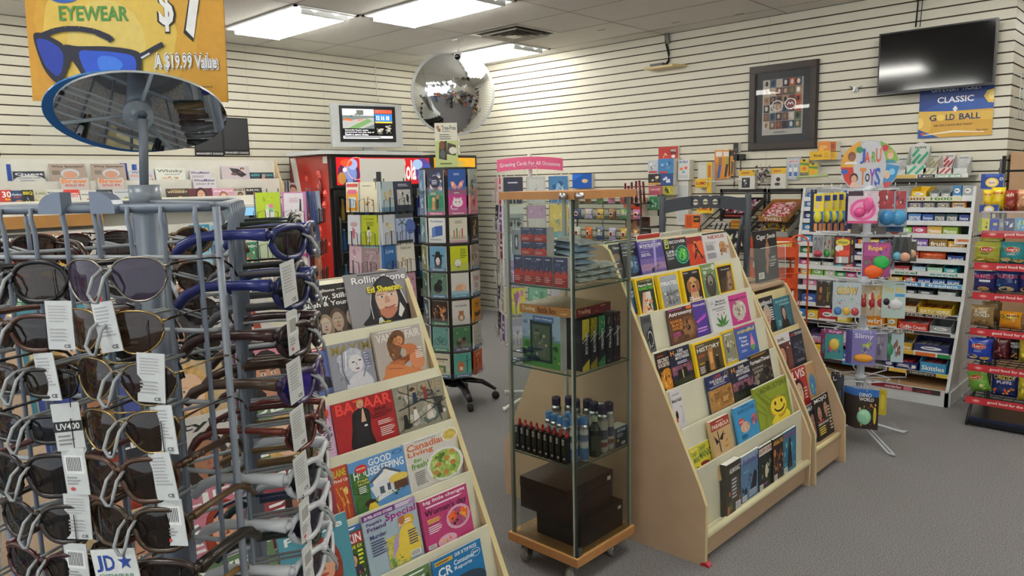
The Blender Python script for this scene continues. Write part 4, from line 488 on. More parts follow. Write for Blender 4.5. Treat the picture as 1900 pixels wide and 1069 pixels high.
m.box(xf - .12, ya - .007, zt - .085, xf - .045, ya - .005, zt - .02, 'e8e8e0', 'print'); m.build('side_panel', e)
m = MB(T); m.box(xf - .03, ya, zt - .33, xf + .02, yb, zt, '151517', 'plastic'); m.build('header_frame', e)
Th = T @ Matrix.Translation((xf + .021, (ya + yb) / 2, zt - .3)) @ Matrix.Rotation(PI / 2, 4, 'Z'); m = MB(Th); w = yb - ya - .1; m.box(-w / 2, 0, 0, w / 2, .01, .27, 'd01c24', 'backlit')
art(m, w, .27, 'e .12 .4 .11 .46 5c2450;e .13 .42 .07 .38 7c90cc;e .05 .25 .04 .22 b88040;e .16 .75 .05 .2 a8b8e8;e .1 .8 .06 .14 e8542c;e .08 .55 .02 .08 f0f0f8;o .2 .6 .1 .42 f0b0b0 .93;e .92 .5 .1 .5 5c3c8c;e .86 .75 .06 .2 a8c8f0;e .97 .4 .05 .4 3c4cb0;e .9 .25 .04 .18 d86c4c;T Cola .66 .15 .84 .92 ffffff', 'backlit'); m.build('header_sign', e)
m = MB(Th); m.box(-w / 2 + .28 * w - .06, -.012, -.0, w / 2 - .29 * w, -.004, .26, 'e6e4dc', 'print'); m.build('paper_sign', e)
mid = (ya + yb) / 2
for q0, q1 in ((ya + .02, mid - .005), (mid + .005, yb - .02)):
    m = MB(T)
    for r in ((q0, .12, q1, .2), (q0, zt - .41, q1, zt - .34), (q0, .2, q0 + .05, zt - .41), (q1 - .05, .2, q1, zt - .41)): m.box(xf - .03, r[0], r[1], xf + .012, r[2], r[3], '121214', 'plastic')
    d = m.build('door', e); m = MB(T); m.quad((xf, q0 + .05, .2), (xf, q1 - .05, .2), (xf, q1 - .05, zt - .41), (xf, q0 + .05, zt - .41), 'dfe8ea', 'glass'); m.build('glass_pane', d)
    m = MB(T); m.tube([(xf + .03, q0 + .03, .8), (xf + .045, q0 + .03, .85), (xf + .045, q0 + .03, 1.25), (xf + .03, q0 + .03, 1.3)], .01, '2a2a2c', 'plastic'); m.build('handle', d)
m = MB(T); m.box(xf - .06, ya + .06, .22, xf - .031, yb - .06, zt - .45, '0c1014', 'paint')
for z in (.25, .6, .95, 1.25):
    m.box(xf - .03, ya + .08, z - .01, xf - .005, yb - .08, z, '9ca4a8', 'metal')
m.build('shelves', e)
rd = random.Random(7); nb = 0
for z in (.61, .96, 1.26):
    for i in range(13):
        y = ya + .13 + i * .095; c = rd.choice(['2c7cc8', '3cae8c', '5cb8e8', 'c83c3c', '2c4cb0', 'e0a83c'])
        m = MB(); m.lathe([(.02, 0), (.021, .01), (.021, .12), (.012, .16), (.011, .2)], c, 'plastic', 8); m.lathe([(.012, .2), (.012, .215)], 'f0f0f0', 'plastic', 8); o = m.build('drink_bottle'); o.location = (xf - .0265, y, z)
        o.data = ARTMESH.setdefault(('bot', c), o.data); tag(o, 'coloured drink bottle behind the glass doors of the red cooler', 'bottle', 'drink bottles inside the red cooler')
# silver tray on top and the television standing on it
m = MB(); a = pX(500, 277, xf - .3); m.box(xf - .62, a.y + .35, zt + .0, xf + .04, yb - .15, zt + .035, 'c9ccca', 'paint'); tag(m.build('metal_tray'), 'flat silver tray lying across the top of the red cooler', 'tray')
yw = R(72); loc, w, h = on_plane(V((-6.5, 4.6, 1.9)), yw, 0, (613, 193), (745, 200), .0001); h = w * .58; loc = V((loc.x, loc.y, zt + .035 + .04))
e = empty('television', (loc.x, loc.y, zt + .035), 'small silver television showing a news broadcast, on top of the red cooler', 'television', yw)
m = MB(); m.box(-w / 2, 0, .05, w / 2, .06, .05 + h, 'a9abab', 'paint'); m.box(-w * .39, -.004, .05 + h * .12, w * .4, 0, .05 + h * .95, '101012', 'plastic'); m.box(-w * .3, .06, .1, w * .3, .14, h * .9, '8c8e8e', 'paint'); m.build('housing', e)
m = MB(); sw = w * .7; m.quad((-sw / 2, -.006, .05 + h * .19), (sw / 2, -.006, .05 + h * .19), (sw / 2, -.006, .05 + h * .88), (-sw / 2, -.006, .05 + h * .88), '0c0c10', 'screen')
art(m, sw, h * .69, 'r 0 .35 .63 1 5c6460;r 0 .78 .63 1 b8bcc8;n .02 .72 .62 .86 10 3 3c5440 54604c 8c8c80;r .28 .8 .42 .96 4c5044;p 8c8c88 0 .35 0 .6 .63 .72 .63 .5 .4 .35;p 5c7c4c .1 .35 .5 .68 .6 .6 .3 .35;l e8542c .03 .03 .64 .2 .62;l e8542c .02 .3 .62 .4 .64;T Injured_after_Russian_missiles .04 .26 .5 .32 ddd;T penetrated_into_this_city_of .04 .19 .62 .25 ddd;T Kharkiv_in_eastern_Ukraine .04 .12 .5 .18 ddd;r .65 .86 1 .98 d8402c;r .65 .6 1 .84 2c6cb8;T 12 .68 .64 .74 .78 fff;T 16 .78 .64 .84 .78 fff;T 18 .88 .64 .94 .78 fff;r .65 .54 1 .59 d8a83c;n .65 .12 1 .53 22 5 c8c4b8 8c8880 e0dcd0 6c6860;r 0 .02 1 .1 c8c8cc;g .02 .03 .98 .1 1 333;g 0 0 1 .03 1 ddd', 'screen', y0=-.006, oz=.05 + h * .19); m.build('screen', e)
m = MB(); m.box(-.05, .01, .01, .05, .05, .06, '8c8e8e', 'paint'); m.box(-.17, -.06, 0, .17, .12, .012, 'a0a2a2', 'paint'); m.build('stand', e)
# second cooler with yellow header in the corner
y2, y3 = yb + .04, pX(886, 290, -6.3).y
e = empty('drinks_cooler', (-6.66, (y2 + y3) / 2, 0), 'black drinks cooler with a yellow header, behind the square-pocket card tower', 'drinks cooler'); T = Matrix.Translation((6.66, -(y2 + y3) / 2, 0))
m = MB(T); m.box(-7.0, y2, .1, -6.32, y3, zt + .01, '141416', 'paint'); m.box(-6.97, y2 + .03, 0, -6.36, y3 - .03, .1, '0c0c0c', 'rubber'); m.build('cabinet', e); m = MB(T); m.box(-6.32, y2 + .03, zt - .2, -6.312, y3 - .03, zt - .02, 'e8a820', 'backlit'); m.box(-6.3115, y2 + .1, zt - .16, -6.311, y3 - .2, zt - .06, 'f0d060', 'print'); m.build('header_sign', e)
m = MB(T); m.box(-6.319, y2 + .06, .25, -6.314, y3 - .06, zt - .3, '1c3c5c', 'darkscreen'); m.build('door', e)

# ---------------- convex security mirror in the corner, camera on the ceiling
c = pD(840, 173, 8.55); n = (CAM + V((.5, 0, -.6)) - c).normalized(); rr = .455; e = empty('convex_mirror', c, 'large round convex security mirror high in the corner', 'mirror'); q = n.to_track_quat('Z', 'Y').to_matrix().to_4x4()
m = MB(q); prof = [(max(rr * math.sin(t * .92), .001), .05 + .18 * (math.cos(t * .92) - math.cos(.92)) / (1 - math.cos(.92))) for t in [i / 14 for i in range(15)]]; prof = [(r_ * .98 / math.sin(.92), z) for r_, z in prof]; m.lathe(prof[::-1], 'e4e6e8', 'mirror', 48); m.build('mirror_dome', e)
m = MB(q); m.lathe([(rr * .9, 0), (rr, .01), (rr + .012, .03), (rr + .012, .055), (rr - .01, .06)], 'b9bcbc', 'paint', 48); m.build('rim', e)
m = MB(); bk = q @ V((0, 0, .0)); m.tube([bk, V((XA + .02 - c.x, YB - .3 - c.y, .1))], .018, '8c8c8c', 'metal'); m.build('wall_bracket', e)
c = pD(850, 104, 7.6); c = V((c.x, c.y, c.z)); e = empty('security_camera', (c.x, c.y, ZC), 'small white bullet security camera on the ceiling above the convex mirror', 'security camera'); d = (CAM + V((-1.2, 0, -.5)) - c).normalized(); dz = c.z - ZC
p = V((0, 0, min(dz, -.06))); m = MB(); m.cyl(p - d * .06, p + d * .08, .034, .034, 'd8d8d4', 'plastic', 16); m.build('housing', e); m = MB(); m.cyl(p + d * .078, p + d * .083, .03, .028, '141414', 'darkscreen', 16); m.build('lens', e); m = MB(); m.tube([p - d * .03, V((0, 0, 0)) - d * .05], .012, 'd0d0cc', 'plastic'); m.box(-.04, -.04, -.012, .04, .04, 0, 'd8d8d4', 'plastic'); m.build('mount', e)

# ---------------- greeting card towers
def card(w, h, bg, spec, t=.012): return flat('greeting_card', w, h, t, spec, bg)
def uvec(psi): return V((math.sin(psi), -math.cos(psi), 0)), V((math.cos(psi), math.sin(psi), 0))
def tower_pose(c): return math.atan2(-c.x, c.y)
# C: clear-pocket tower
c = pD(838, 530, 5.38); c.z = 0; psi = tower_pose(c); ap = .2
e = empty('card_tower', c, 'tall card tower with clear pockets and brown headers, on a black wheeled base', 'card tower')
m = MB(); m.cyl((0, 0, .2), (0, 0, 1.72), .03, .03, '2c2c2e', 'paint', 12); m.build('pole', e)
ZT = [pD(838, y, 5.2).z for y in (314, 352, 404, 457, 507, 558, 607, 656)]; HH = .172
fs = [psi + R(-72 + 45 * i) for i in range(8)]
m = MB(); m.lathe([(.05, 1.70), (.2, 1.70), (.2, 1.712), (.02, 1.712)], '2c2c2e', 'paint', 8); m.lathe([(.05, .235), (.2, .235), (.2, .25), (.02, .25)], '2c2c2e', 'paint', 8); m.build('end_plates', e)
for i, f in enumerate(fs):
    n, u = uvec(f); m = MB(Matrix.Translation(n * (ap - .03)) @ Matrix.Rotation(f, 4, 'Z')); m.box(-.075, 0, .24, .075, .004, 1.70, '3a3430', 'paint'); m.build('back_panel', e)
    m = MB(Matrix.Translation(n * (ap - .026)) @ Matrix.Rotation(f, 4, 'Z')); m.box(-.072, -.002, 1.655, .072, 0, 1.712, '8c5434', 'print'); art(m, .144, .057, 'e .16 .5 .09 .3 7c9c34;T ALL_OCCASION .28 .35 .96 .65 e8dccc', y0=-.002, oz=1.655); m.build('header_card', e)
    m = MB(Matrix.Translation(n * ap) @ Matrix.Rotation(f, 4, 'Z'))
    for z in ZT: m = MB(Matrix.Translation(n * ap) @ Matrix.Rotation(f, 4, 'Z')); m.add([(-.073, .02, z - HH - .006), (.073, .02, z - HH - .006), (.073, -.012, z - HH - .006), (-.073, -.012, z - HH - .006), (-.073, -.012, z - HH + .05), (.073, -.012, z - HH + .05)], [(0, 1, 2, 3), (3, 2, 5, 4)], 'c8d4d8', 'acrylic'); m.build('clear_pocket', e)
bm_ = MB()
for k in range(5):
    a = psi + R(20 + 72 * k); d = V((math.sin(a), -math.cos(a), 0)); m = MB(); m.tube([d * .02 + V((0, 0, .17)), d * .2 + V((0, 0, .14)), d * .3 + V((0, 0, .075))], [.04, .032, .022], '141415', 'plastic', 8, flat=.6); lg = m.build('leg', e)
    m = MB(); s_ = V((-d.y, d.x, 0)); m.cyl(d * .3 + V((0, 0, .028)) - s_ * .014, d * .3 + V((0, 0, .028)) + s_ * .014, .028, .028, '1a1a1a', 'rubber', 14); m.build('castor', lg)
m = MB(); m.cyl((0, 0, .12), (0, 0, .24), .06, .07, '141415', 'plastic', 14); m.build('hub', e)
g = 'g .2 .1 .8 .2 1 ddd'
def strip(col, t='All_Occasion'): return f';r 0 0 1 .12 {col};T {t} .15 .025 .85 .095 f4f4f4'
BL, GR, PK = '3c78a8', '2c8c54', 'c83c80'
CC = {
 (1, 0): ('2c2c44', 'n .05 .05 .95 .95 40 3 c87c84 e8e0d8 5c7ca8 8c3c4c d8a0a0;e .5 .5 .3 .26 24243c;g .3 .4 .7 .6 3 ccd', 'dark blue card with a wreath of small flowers'),
 (2, 0): ('24529c', 'p d88c94 .12 .5 .3 .52 .5 .3 .42 .2 .2 .26;p d88c94 .5 .3 .7 .52 .9 .56 .8 .3 .58 .2;e .25 .4 .08 .08 f0c8a0;e .7 .4 .08 .08 f0c8a0;g .3 .75 .7 .85 2 cdf', 'blue card with a coral bird shape'),
 (3, 0): ('a8b8b0', 'n 0 0 1 1 22 5 5c7c9c e0d8c8 3c5c54 d88c6c 8ca48c', 'watercolour card with blue leaves'),
 (1, 1): ('3c8c68', 'r .1 .1 .9 .94 2c7c5c;T LOVE_THIS .2 .8 .5 .9 e8dcc0;p c88c4c .25 .2 .45 .2 .45 .5 .3 .6;p 3c2c20 .5 .2 .68 .2 .7 .6 .55 .7;e .38 .62 .1 .1 d8b080;e .62 .72 .1 .09 c88450' + strip(PK, 'Valentines'), 'green card with two deer'),
 (2, 1): ('c84090', 'e .5 .48 .3 .18 f4ecec;p f4ecec .25 .55 .28 .72 .42 .62;p f4ecec .75 .55 .72 .72 .58 .62;e .4 .5 .03 .03 333;e .6 .5 .03 .03 333;l f4ecec .05 .2 .4 .1 .3 .2 .22 .5 .22;g .3 .84 .7 .9 1 fff' + strip(PK, 'Valentines'), 'magenta card with a white cat'),
 (3, 1): ('e0a4a4', 'p b8344c .5 .25 .3 .5 .38 .66 .5 .6 .62 .66 .7 .5;n .1 .55 .9 .95 8 6 c85c6c f0d0c8 3c6c4c' + strip(PK, 'Love'), 'salmon card with a red strawberry heart'),
 (1, 2): ('e8e8e4', 'T The_Adventure .1 .82 .9 .92 6c7c9c;p 3c5ca0 .4 .25 .85 .3 .85 .7 .4 .66;p 5c80c0 .2 .2 .4 .25 .4 .66 .2 .6;g .1 .08 .9 .16 1 999', 'white card with a blue open door'),
 (2, 2): ('e0dcc8', 'g .3 .76 .8 .88 2 887;r .2 .2 .28 .5 c86c4c;r .36 .2 .44 .58 5c8c84;r .5 .2 .58 .46 e0b050;r .66 .2 .74 .56 b0506c;r .1 .14 .9 .2 c8a880;r 0 0 1 .09 d8a0b8', 'cream card with a row of painted bottles'),
 (3, 2): ('1c1a1a', 'p d8b070 .4 .2 .5 .2 .7 .8 .6 .9;p c89c58 .3 .3 .4 .25 .4 .8 .3 .85;n .2 .4 .9 .95 10 6 e0c088 8c6c3c 2c2418' + strip('5c4a3c', 'Sympathy'), 'black card with golden wheat'),
 (1, 3): ('6ca0c0', 'p 1c1c20 .3 .12 .7 .12 .75 .5 .62 .8 .4 .8 .28 .5;e .5 .4 .13 .16 e8e0e0;p 1c1c20 .1 .62 .3 .58 .3 .68;p 1c1c20 .9 .62 .7 .58 .7 .68;e .44 .34 .03 .03 c87c84;e .56 .34 .03 .03 c87c84' + strip(BL), 'blue card with a black and white cow'),
 (2, 3): ('c8d020', 'e .4 .32 .2 .16 e8ecd8;r .34 .12 .48 .2 888;g .55 .5 .95 .9 6 6c7820;o .4 .32 .22 .18 8c9420 .9', 'lime green card with a light bulb'),
 (3, 3): ('a89c90', 'n 0 .1 1 .95 24 7 d8d0c4 8c8074 c0b4a4 6c6058' + strip(BL, 'Sympathy'), 'grey card with pale flowers'),
 (1, 4): ('5c7c68', 'e .45 .4 .26 .22 181c1c;e .56 .62 .16 .12 181c1c;e .5 .72 .04 .04 181c1c;e .64 .71 .04 .04 181c1c;e .6 .57 .05 .04 5c4c3c;n 0 .7 1 1 8 4 8cb09c 3c5c48' + strip(BL), 'green card with a black bear'),
 (2, 4): ('e0dcd8', 'p e8b48c .15 .3 .6 .24 .8 .4 .6 .56 .3 .5;e .68 .4 .16 .14 f0c8a8;l c88c68 .02 .3 .44 .6 .44;p a8d4e4 0 .1 1 .1 1 .24 0 .3' + strip('4ca8cc', 'New_Baby'), 'white card with tiny baby hands'),
 (3, 4): ('e8e4e0', 'T THANK .15 .6 .85 .82 b84c50;T YOU .25 .3 .75 .52 b84c50;s .5 .16 .08 5c7ca0' + strip(BL, 'Thank_You'), 'white card with the words thank you in red'),
 (1, 5): ('3c2c24', 'n .05 .12 .95 .95 36 7 8c5c3c c88450 e0b080 5c3c2c 241814' + strip(GR), 'brown card with a tangle of roots'),
 (2, 5): ('e4e0dc', 'T GOT_GOPHERS? .15 .74 .85 .82 667;e .5 .3 .2 .16 b8784c;e .5 .46 .14 .11 c08454;e .4 .54 .04 .03 a8683c;e .6 .54 .04 .03 a8683c;e .45 .47 .02 .018 222;e .55 .47 .02 .018 222;e .5 .28 .1 .09 e8d8c0', 'white card with a brown gopher'),
 (3, 5): ('e09820', 'T Thank .2 .72 .8 .84 4c2c1c;T you .35 .6 .65 .7 4c2c1c;e .3 .35 .14 .11 6c3c20;e .56 .3 .14 .11 6c3c20;e .78 .36 .14 .11 6c3c20' + strip('b87818', 'Thank_You'), 'amber card with three brown flowers'),
 (1, 6): ('6c9c94', 'o .3 .4 .18 .14 2c3c3c .85;o .7 .4 .18 .14 2c3c3c .85;l 2c3c3c .03 .3 .4 .45 .62 .7 .4 .5 .4 .3 .4;n 0 .7 1 1 8 4 8cb8b0 4c7c74' + strip(GR), 'teal card with a bicycle'),
 (2, 6): ('4c7c5c', 'e .35 .3 .18 .18 4c3c30;e .62 .3 .18 .18 7c6c58;e .35 .48 .11 .1 8c7c64;e .62 .48 .11 .1 3c3028;n 0 .65 1 1 8 5 7cac74 3c5c3c' + strip('4c3c7c', 'Get_Well'), 'green card with two animals sitting close'),
 (3, 6): ('d8d4c8', 'e .3 .7 .06 .05 8ca890;e .6 .74 .06 .05 c89ca0;e .4 .5 .06 .05 a8b0c0;e .7 .46 .06 .05 8ca890;e .3 .3 .06 .05 c89ca0;e .56 .28 .06 .05 a8a078' + strip('4c6c9c', 'Thank_You'), 'cream card with pastel dots'),
 (1, 7): ('d8d0b8', 'r .25 .2 .75 .5 5c7c50;r .4 .2 .6 .42 c8b890;p 5c4c3c .1 .8 .9 .8 .9 .74 .1 .74;e .2 .7 .04 .05 8ca060;e .4 .68 .04 .05 c89050;e .6 .68 .04 .05 8ca060' + strip(BL), 'cream card with a green caravan'),
 (2, 7): ('5cb0a0', 'p d8743c .2 .25 .5 .2 .62 .5 .4 .62 .18 .5;p f4ece4 .3 .3 .5 .28 .5 .42 .32 .46;p d8743c .2 .6 .24 .72 .34 .62;p d8743c .5 .6 .54 .74 .42 .62;r .72 .15 .78 .9 3c5c54;l 3c5c54 .03 .6 .7 .75 .6 .95 .75' + strip(BL), 'teal card with a red fox by a tree'),
 (3, 7): ('c8582c', 'n .1 .1 .9 .9 16 9 e07c3c a83c20 e8a060 8c2c1c;g .2 .8 .8 .88 1 f0c8a0' + strip('8c2c1c', 'Birthday'), 'rust orange card'),
}
RW = ['top', 'second', 'third', 'fourth', 'fifth', 'sixth', 'seventh', 'lowest']
LC = [('4c84b8', 'light blue'), ('3c5c94', 'denim blue'), ('5c8c8c', 'sea green'), ('6c7434', 'olive'), ('3c5c3c', 'dark green'), ('2c3848', 'midnight blue'), ('4c4c54', 'slate'), ('7c8c94', 'pale slate')]
for r_, z in enumerate(ZT):
    for i, f in enumerate(fs[:5]):
        n, u = uvec(f)
        if (i, r_) in CC: bg, sp, lb = CC[(i, r_)]
        elif i == 0: bg, sp, lb = LC[r_][0], f'n .1 .1 .9 .9 12 {r_ + 3} a8c8d8 2c4c6c d8d4c8', LC[r_][1] + ' card seen edge-on at the left'
        else: continue
        o = card(.128, HH, bg, sp, .012); pose(o, c + n * (ap - .002) + V((0, 0, z - HH)), f, 0); tag(o, f'{lb}, {RW[r_]} row of the clear-pocket card tower', 'greeting card')
o = flat('sign_card', .155, .27, .003, 'r 0 0 1 1 c4d08c;r 0 .6 1 1 e0dccc;e .14 .9 .07 .04 a87c50;e .2 .84 .07 .04 8c5c40;T Tree-Free .3 .84 .94 .94 5c6450;g .3 .79 .8 .83 1 887;g .2 .62 .8 .76 3 776;p 3c2c20 .15 .2 .5 .16 .52 .6 .18 .56;e .3 .5 .12 .1 7c4c34;e .32 .3 .12 .1 54605c;p 4c4434 .5 .3 .9 .26 .92 .5 .55 .56;e .78 .38 .17 .08 e0ddd4;g .2 .05 .8 .12 1 6c7840', 'dcdccc'); loc = pD(829, 292, 5.25); pose(o, V((loc.x, loc.y, 1.712)), psi, 0); o.scale.z = (pD(829, 228, 5.25).z - 1.712) / .27; tag(o, 'green and cream cardboard sign with coffee cups on top of the clear-pocket tower', 'sign')

# wire towers
def wire_tower(px, D, label, col, faces, rows, apo, cw, top, base_z=.05, foot=True, rowh=.185):
    """faces: (angle from the line of sight, [card slots (offset, width)]); rows: z of the card tops"""
    c = pD(px, 400, D); c.z = 0; psi = tower_pose(c); e = empty('card_tower', c, label, 'card tower'); m = MB(); m.cyl((0, 0, .06), (0, 0, top), .016, .016, col, 'paint', 10); m.build('pole', e)
    for ph, slots in faces:
        f = psi + R(ph); n, u = uvec(f); T = Matrix.Translation(n * (apo - .035)) @ Matrix.Rotation(f, 4, 'Z'); hw = max(abs(s[0]) + s[1] / 2 for s in slots) + .012
        m = MB(T)
        for x in (-hw, hw): m.tube([(x, 0, rows[-1] - rowh - .02), (x, 0, rows[0] + .02)], .0035, col)
        for z in rows: m.tube([(-hw, 0, z - .03), (hw, 0, z - .03)], .0028, col); m.tube([(-hw, 0, z - rowh), (hw, 0, z - rowh)], .0028, col)
        m.tube([(0, 0, rows[0] - .03), (0, apo - .035, rows[0] - .03)], .0035, col); m.tube([(0, 0, rows[-1] - .1), (0, apo - .035, rows[-1] - .1)], .0035, col); m.build('wire_frame', e)
        for z in rows:
            for x, w in slots:
                m = MB(Matrix.Translation(n * apo) @ Matrix.Rotation(f, 4, 'Z')); a = w * .32; zz = z - rowh
                m.tube([(x - a - .014, .03, zz), (x - a - .014, -.01, zz), (x - a - .014, -.012, zz + .075), (x - a + .03, -.012, zz + .088), (x - a + .03, -.012, zz - .0), (x + a - .03, -.012, zz), (x + a - .03, -.012, zz + .088), (x + a + .014, -.012, zz + .075), (x + a + .014, -.01, zz), (x + a + .014, .03, zz)], .0022, col, n=5); m.build('wire_pocket', e)
    if foot:
        for k in range(4):
            a = psi + R(45 + 90 * k); d = V((math.sin(a), -math.cos(a), 0)); m = MB(); m.tube([V((0, 0, .12)), d * .1 + V((0, 0, .06)), d * .3 + V((0, 0, .02))], .012, col, 'paint', 8); m.cyl(d * .3 + V((0, 0, .0)), d * .3 + V((0, 0, .03)), .014, .014, 'e8e8e4' if col[0] > '8' else '111', 'rubber', 8); m.build('leg', e)
    return c, psi
def tcard(c, psi, ph, apo, x, w, z, bg, sp, label, h=.178, t=.018, lean=0.05):
    f = psi + R(ph); n, u = uvec(f); o = card(w, h, bg, sp, t); pose(o, c + n * (apo - .006) + u * x + V((0, 0, z - h)), f, lean); tag(o, label, 'greeting card')
BK = '26282b'
# B
rows = [pD(706, y, 4.5).z for y in (337, 398, 453, 510, 566)]; FB = [(-42, [(-.075, .1), (.055, .135)]), (40, [(-.075, .1), (.055, .14)]), (138, [(0, .14)]), (-138, [(0, .14)])]
c, psi = wire_tower(706, 4.62, 'black wire card tower in front of the red cooler doors', BK, FB, rows, .17, .13, rows[0] + .06)
for a in (
 (-42, -.075, .1, 0, 'e8e0c8', 'r .05 .05 .95 .7 e8a030;r .05 .84 .95 .95 c8504c;r .15 .6 .85 .75 d86c8c;r .2 .15 .8 .5 dce8f0;l 3c6c9c .04 .4 .2 .4 .42;l 3c6c9c .04 .6 .2 .6 .42', 'orange and white candle card'),
 (-42, .055, .135, 0, 'e0d8bc', 'n .2 .15 .85 .6 26 3 3c4c54 c87c3c e8d8b8 8c5c34 d8a850;g .15 .84 .75 .9 1 887', 'cream card with an autumn bouquet'),
 (40, -.075, .1, 0, 'b8c8cc', 'n .2 .3 .9 .8 12 4 e0b84c c8943c e8d8a0;r 0 0 1 .15 6c94b0', 'pale blue card with a yellow flower'),
 (40, .055, .14, 0, '2c3448', 'r .12 .2 .88 .72 c8c8c4;g .2 .82 .8 .92 2 ccd;n .14 .22 .86 .7 20 8 2c3040 8c9098 e8e4dc;e .7 .42 .08 .14 1c3428', 'navy card with a framed crowd of figures'),
 (-42, -.075, .1, 1, 'dcdfe4', 'e .5 .68 .3 .08 c8a0a0;p c86c7c .3 .2 .55 .2 .6 .5 .4 .6;n .15 .1 .85 .4 8 3 c87c8c e8c8cc', 'white card with a pink dancer'),
 (-42, .055, .135, 1, 'b0b828', 'T The_Carefree .2 .84 .75 .9 4c5420;g .3 .62 .85 .78 3 5c6428;e .45 .38 .14 .12 e8e8d8;e .42 .56 .08 .06 2c2c24;p e8e8d8 .35 .1 .55 .1 .5 .36', 'olive green card with a white bird'),
 (40, -.075, .1, 1, 'c4ccd4', 'n .2 .3 .9 .8 12 9 e0b84c c8943c e8d8a0', 'grey card with a yellow flower'),
 (40, .055, .14, 1, 'a8b8d8', 'r 0 .85 1 1 4c4c54;e .8 .55 .3 .26 4c68b0;l 1c2428 .03 .3 .1 .32 .7;l 1c2428 .035 .32 .7 .1 .62;l 1c2428 .035 .32 .7 .2 .84;l 1c2428 .035 .32 .7 .5 .82;l 1c2428 .035 .32 .7 .58 .6;r 0 0 .9 .1 2c3438', 'light blue card with a black palm tree'),
 (-42, -.075, .1, 2, 'd8b8c4', 'n .1 .1 .9 .9 14 3 e8d0d8 c08ca0 f0e4e8', 'pale pink card'),
 (-42, .055, .135, 2, '9c8488', 'n .08 .08 .92 .92 20 5 b09ca0 8c7478 a89094;r 0 .9 1 1 8cb0ac;g .2 .7 .8 .8 2 c8b8bc', 'mauve card with a teal top edge'),
 (40, -.075, .1, 2, '2c64a0', 'T Love .2 .7 .8 .85 a8c8e8;n .3 .05 .95 .4 6 4 a8643c 2c4c84', 'bright blue card'),
 (40, .055, .14, 2, 'e0dcd0', 'T Sweet_Love .2 .78 .8 .9 8c8c7c;n .1 .15 .9 .55 22 9 c89c5c 5c8c8c d8c8a0 a8645c e0b87c', 'white card with a row of small folk figures'),
 (-42, .055, .135, 3, 'c8c0b0', 'n .1 .1 .9 .9 14 2 a8988c e8e0d4', 'beige card half hidden by the rack'),
 (40, .055, .14, 3, 'b88ca0', 'n .1 .1 .9 .9 14 6 d8a8bc 8c5c70', 'dusty pink card half hidden by the rack'),
): tcard(c, psi, a[0], .17, a[1], a[2], rows[a[3]], a[4], a[5], f'{a[6]} on the wire tower by the cooler')
# A
rows = [pD(540, y, 4.15).z for y in (356, 417, 472, 530)]; FA = [(-12, [(-.075, .13), (.066, .13)]), (78, [(-.06, .13), (.08, .13)]), (168, [(0, .14)]), (-102, [(0, .14)])]
c, psi = wire_tower(536, 4.3, 'black wire card tower in front of the cooler\'s red side', BK, FA, rows, .17, .13, rows[0] + .06)
for a in (
 (-12, -.075, .13, 0, 'b8d020', 'e .56 .4 .2 .16 f0f0e8;r .4 .14 .74 .4 e8e8e4;e .5 .56 .12 .08 c8e08c;e .62 .58 .1 .07 e07ca0;e .62 .46 .1 .07 8cc8a0;n .1 .7 .9 .95 6 3 d8e850 a0b818', 'lime green card with a bowl of sweets'),
 (-12, .066, .13, 0, 'c87cb0', 'r .08 .04 .88 .96 e8e0e4;g .3 .66 .8 .82 3 c89cb0;n .1 .1 .85 .45 18 6 8c4c3c c8a090 5c4440 e0c8c0;p 2c2c30 .7 .4 .8 .4 .8 .75 .74 .8', 'pink-edged card with a chef and teapot'),
 (-12, .066, .13, 1, 'b03c78', 'n .1 .1 .9 .9 16 7 d87ca8 8c2c5c e0b8cc;r .1 .1 .9 .3 c8b8c0', 'magenta card'),
 (-12, -.075, .13, 1, 'b8c4a0', 'n .1 .1 .9 .9 12 2 8ca07c e0e4d0', 'pale green card partly behind the sunglasses'),
 (-12, .066, .13, 2, 'e4dcc4', 'e .5 .36 .2 .15 e0b048;e .5 .54 .14 .11 e8bc58;e .4 .62 .05 .04 d8a040;e .6 .62 .05 .04 d8a040;g .2 .78 .8 .88 2 a98;r .9 0 1 1 c8a0d0', 'cream card with a yellow teddy'),
 (-12, -.075, .13, 2, 'c8bca4', 'n .1 .1 .9 .9 12 8 a89880 e8dcc4', 'tan card partly behind the sunglasses'),
 (-12, .066, .13, 3, 'c8c8b8', 'n .1 .1 .9 .9 12 4 b0a890 e8e4d8 8ca48c', 'grey-green card low'),
 (78, -.06, .13, 0, '2c4c9c', 'n .1 .1 .9 .9 8 8 5c84c8 1c3478', 'dark blue card edge-on at the right'),
 (78, .08, .13, 0, 'a8bce0', 'n .1 .1 .9 .9 12 8 c8d8f0 7c98c8 e0e8f8', 'silvery blue wrapped card edge-on at the right'),
 (78, 0, .13, 2, 'c87c5c', 'n .1 .1 .9 .9 12 8 e0d0b8 8cac5c c85c3c', 'orange card edge-on at the lower right'),
 (78, 0, .13, 1, '8c9098', 'r 0 .4 1 1 2c3c6c', 'grey and navy card edge-on at the right'),
): tcard(c, psi, a[0], .17, a[1], a[2], rows[a[3]], a[4], a[5], f'{a[6]}, on the wire tower beside the sunglasses', t=.022)
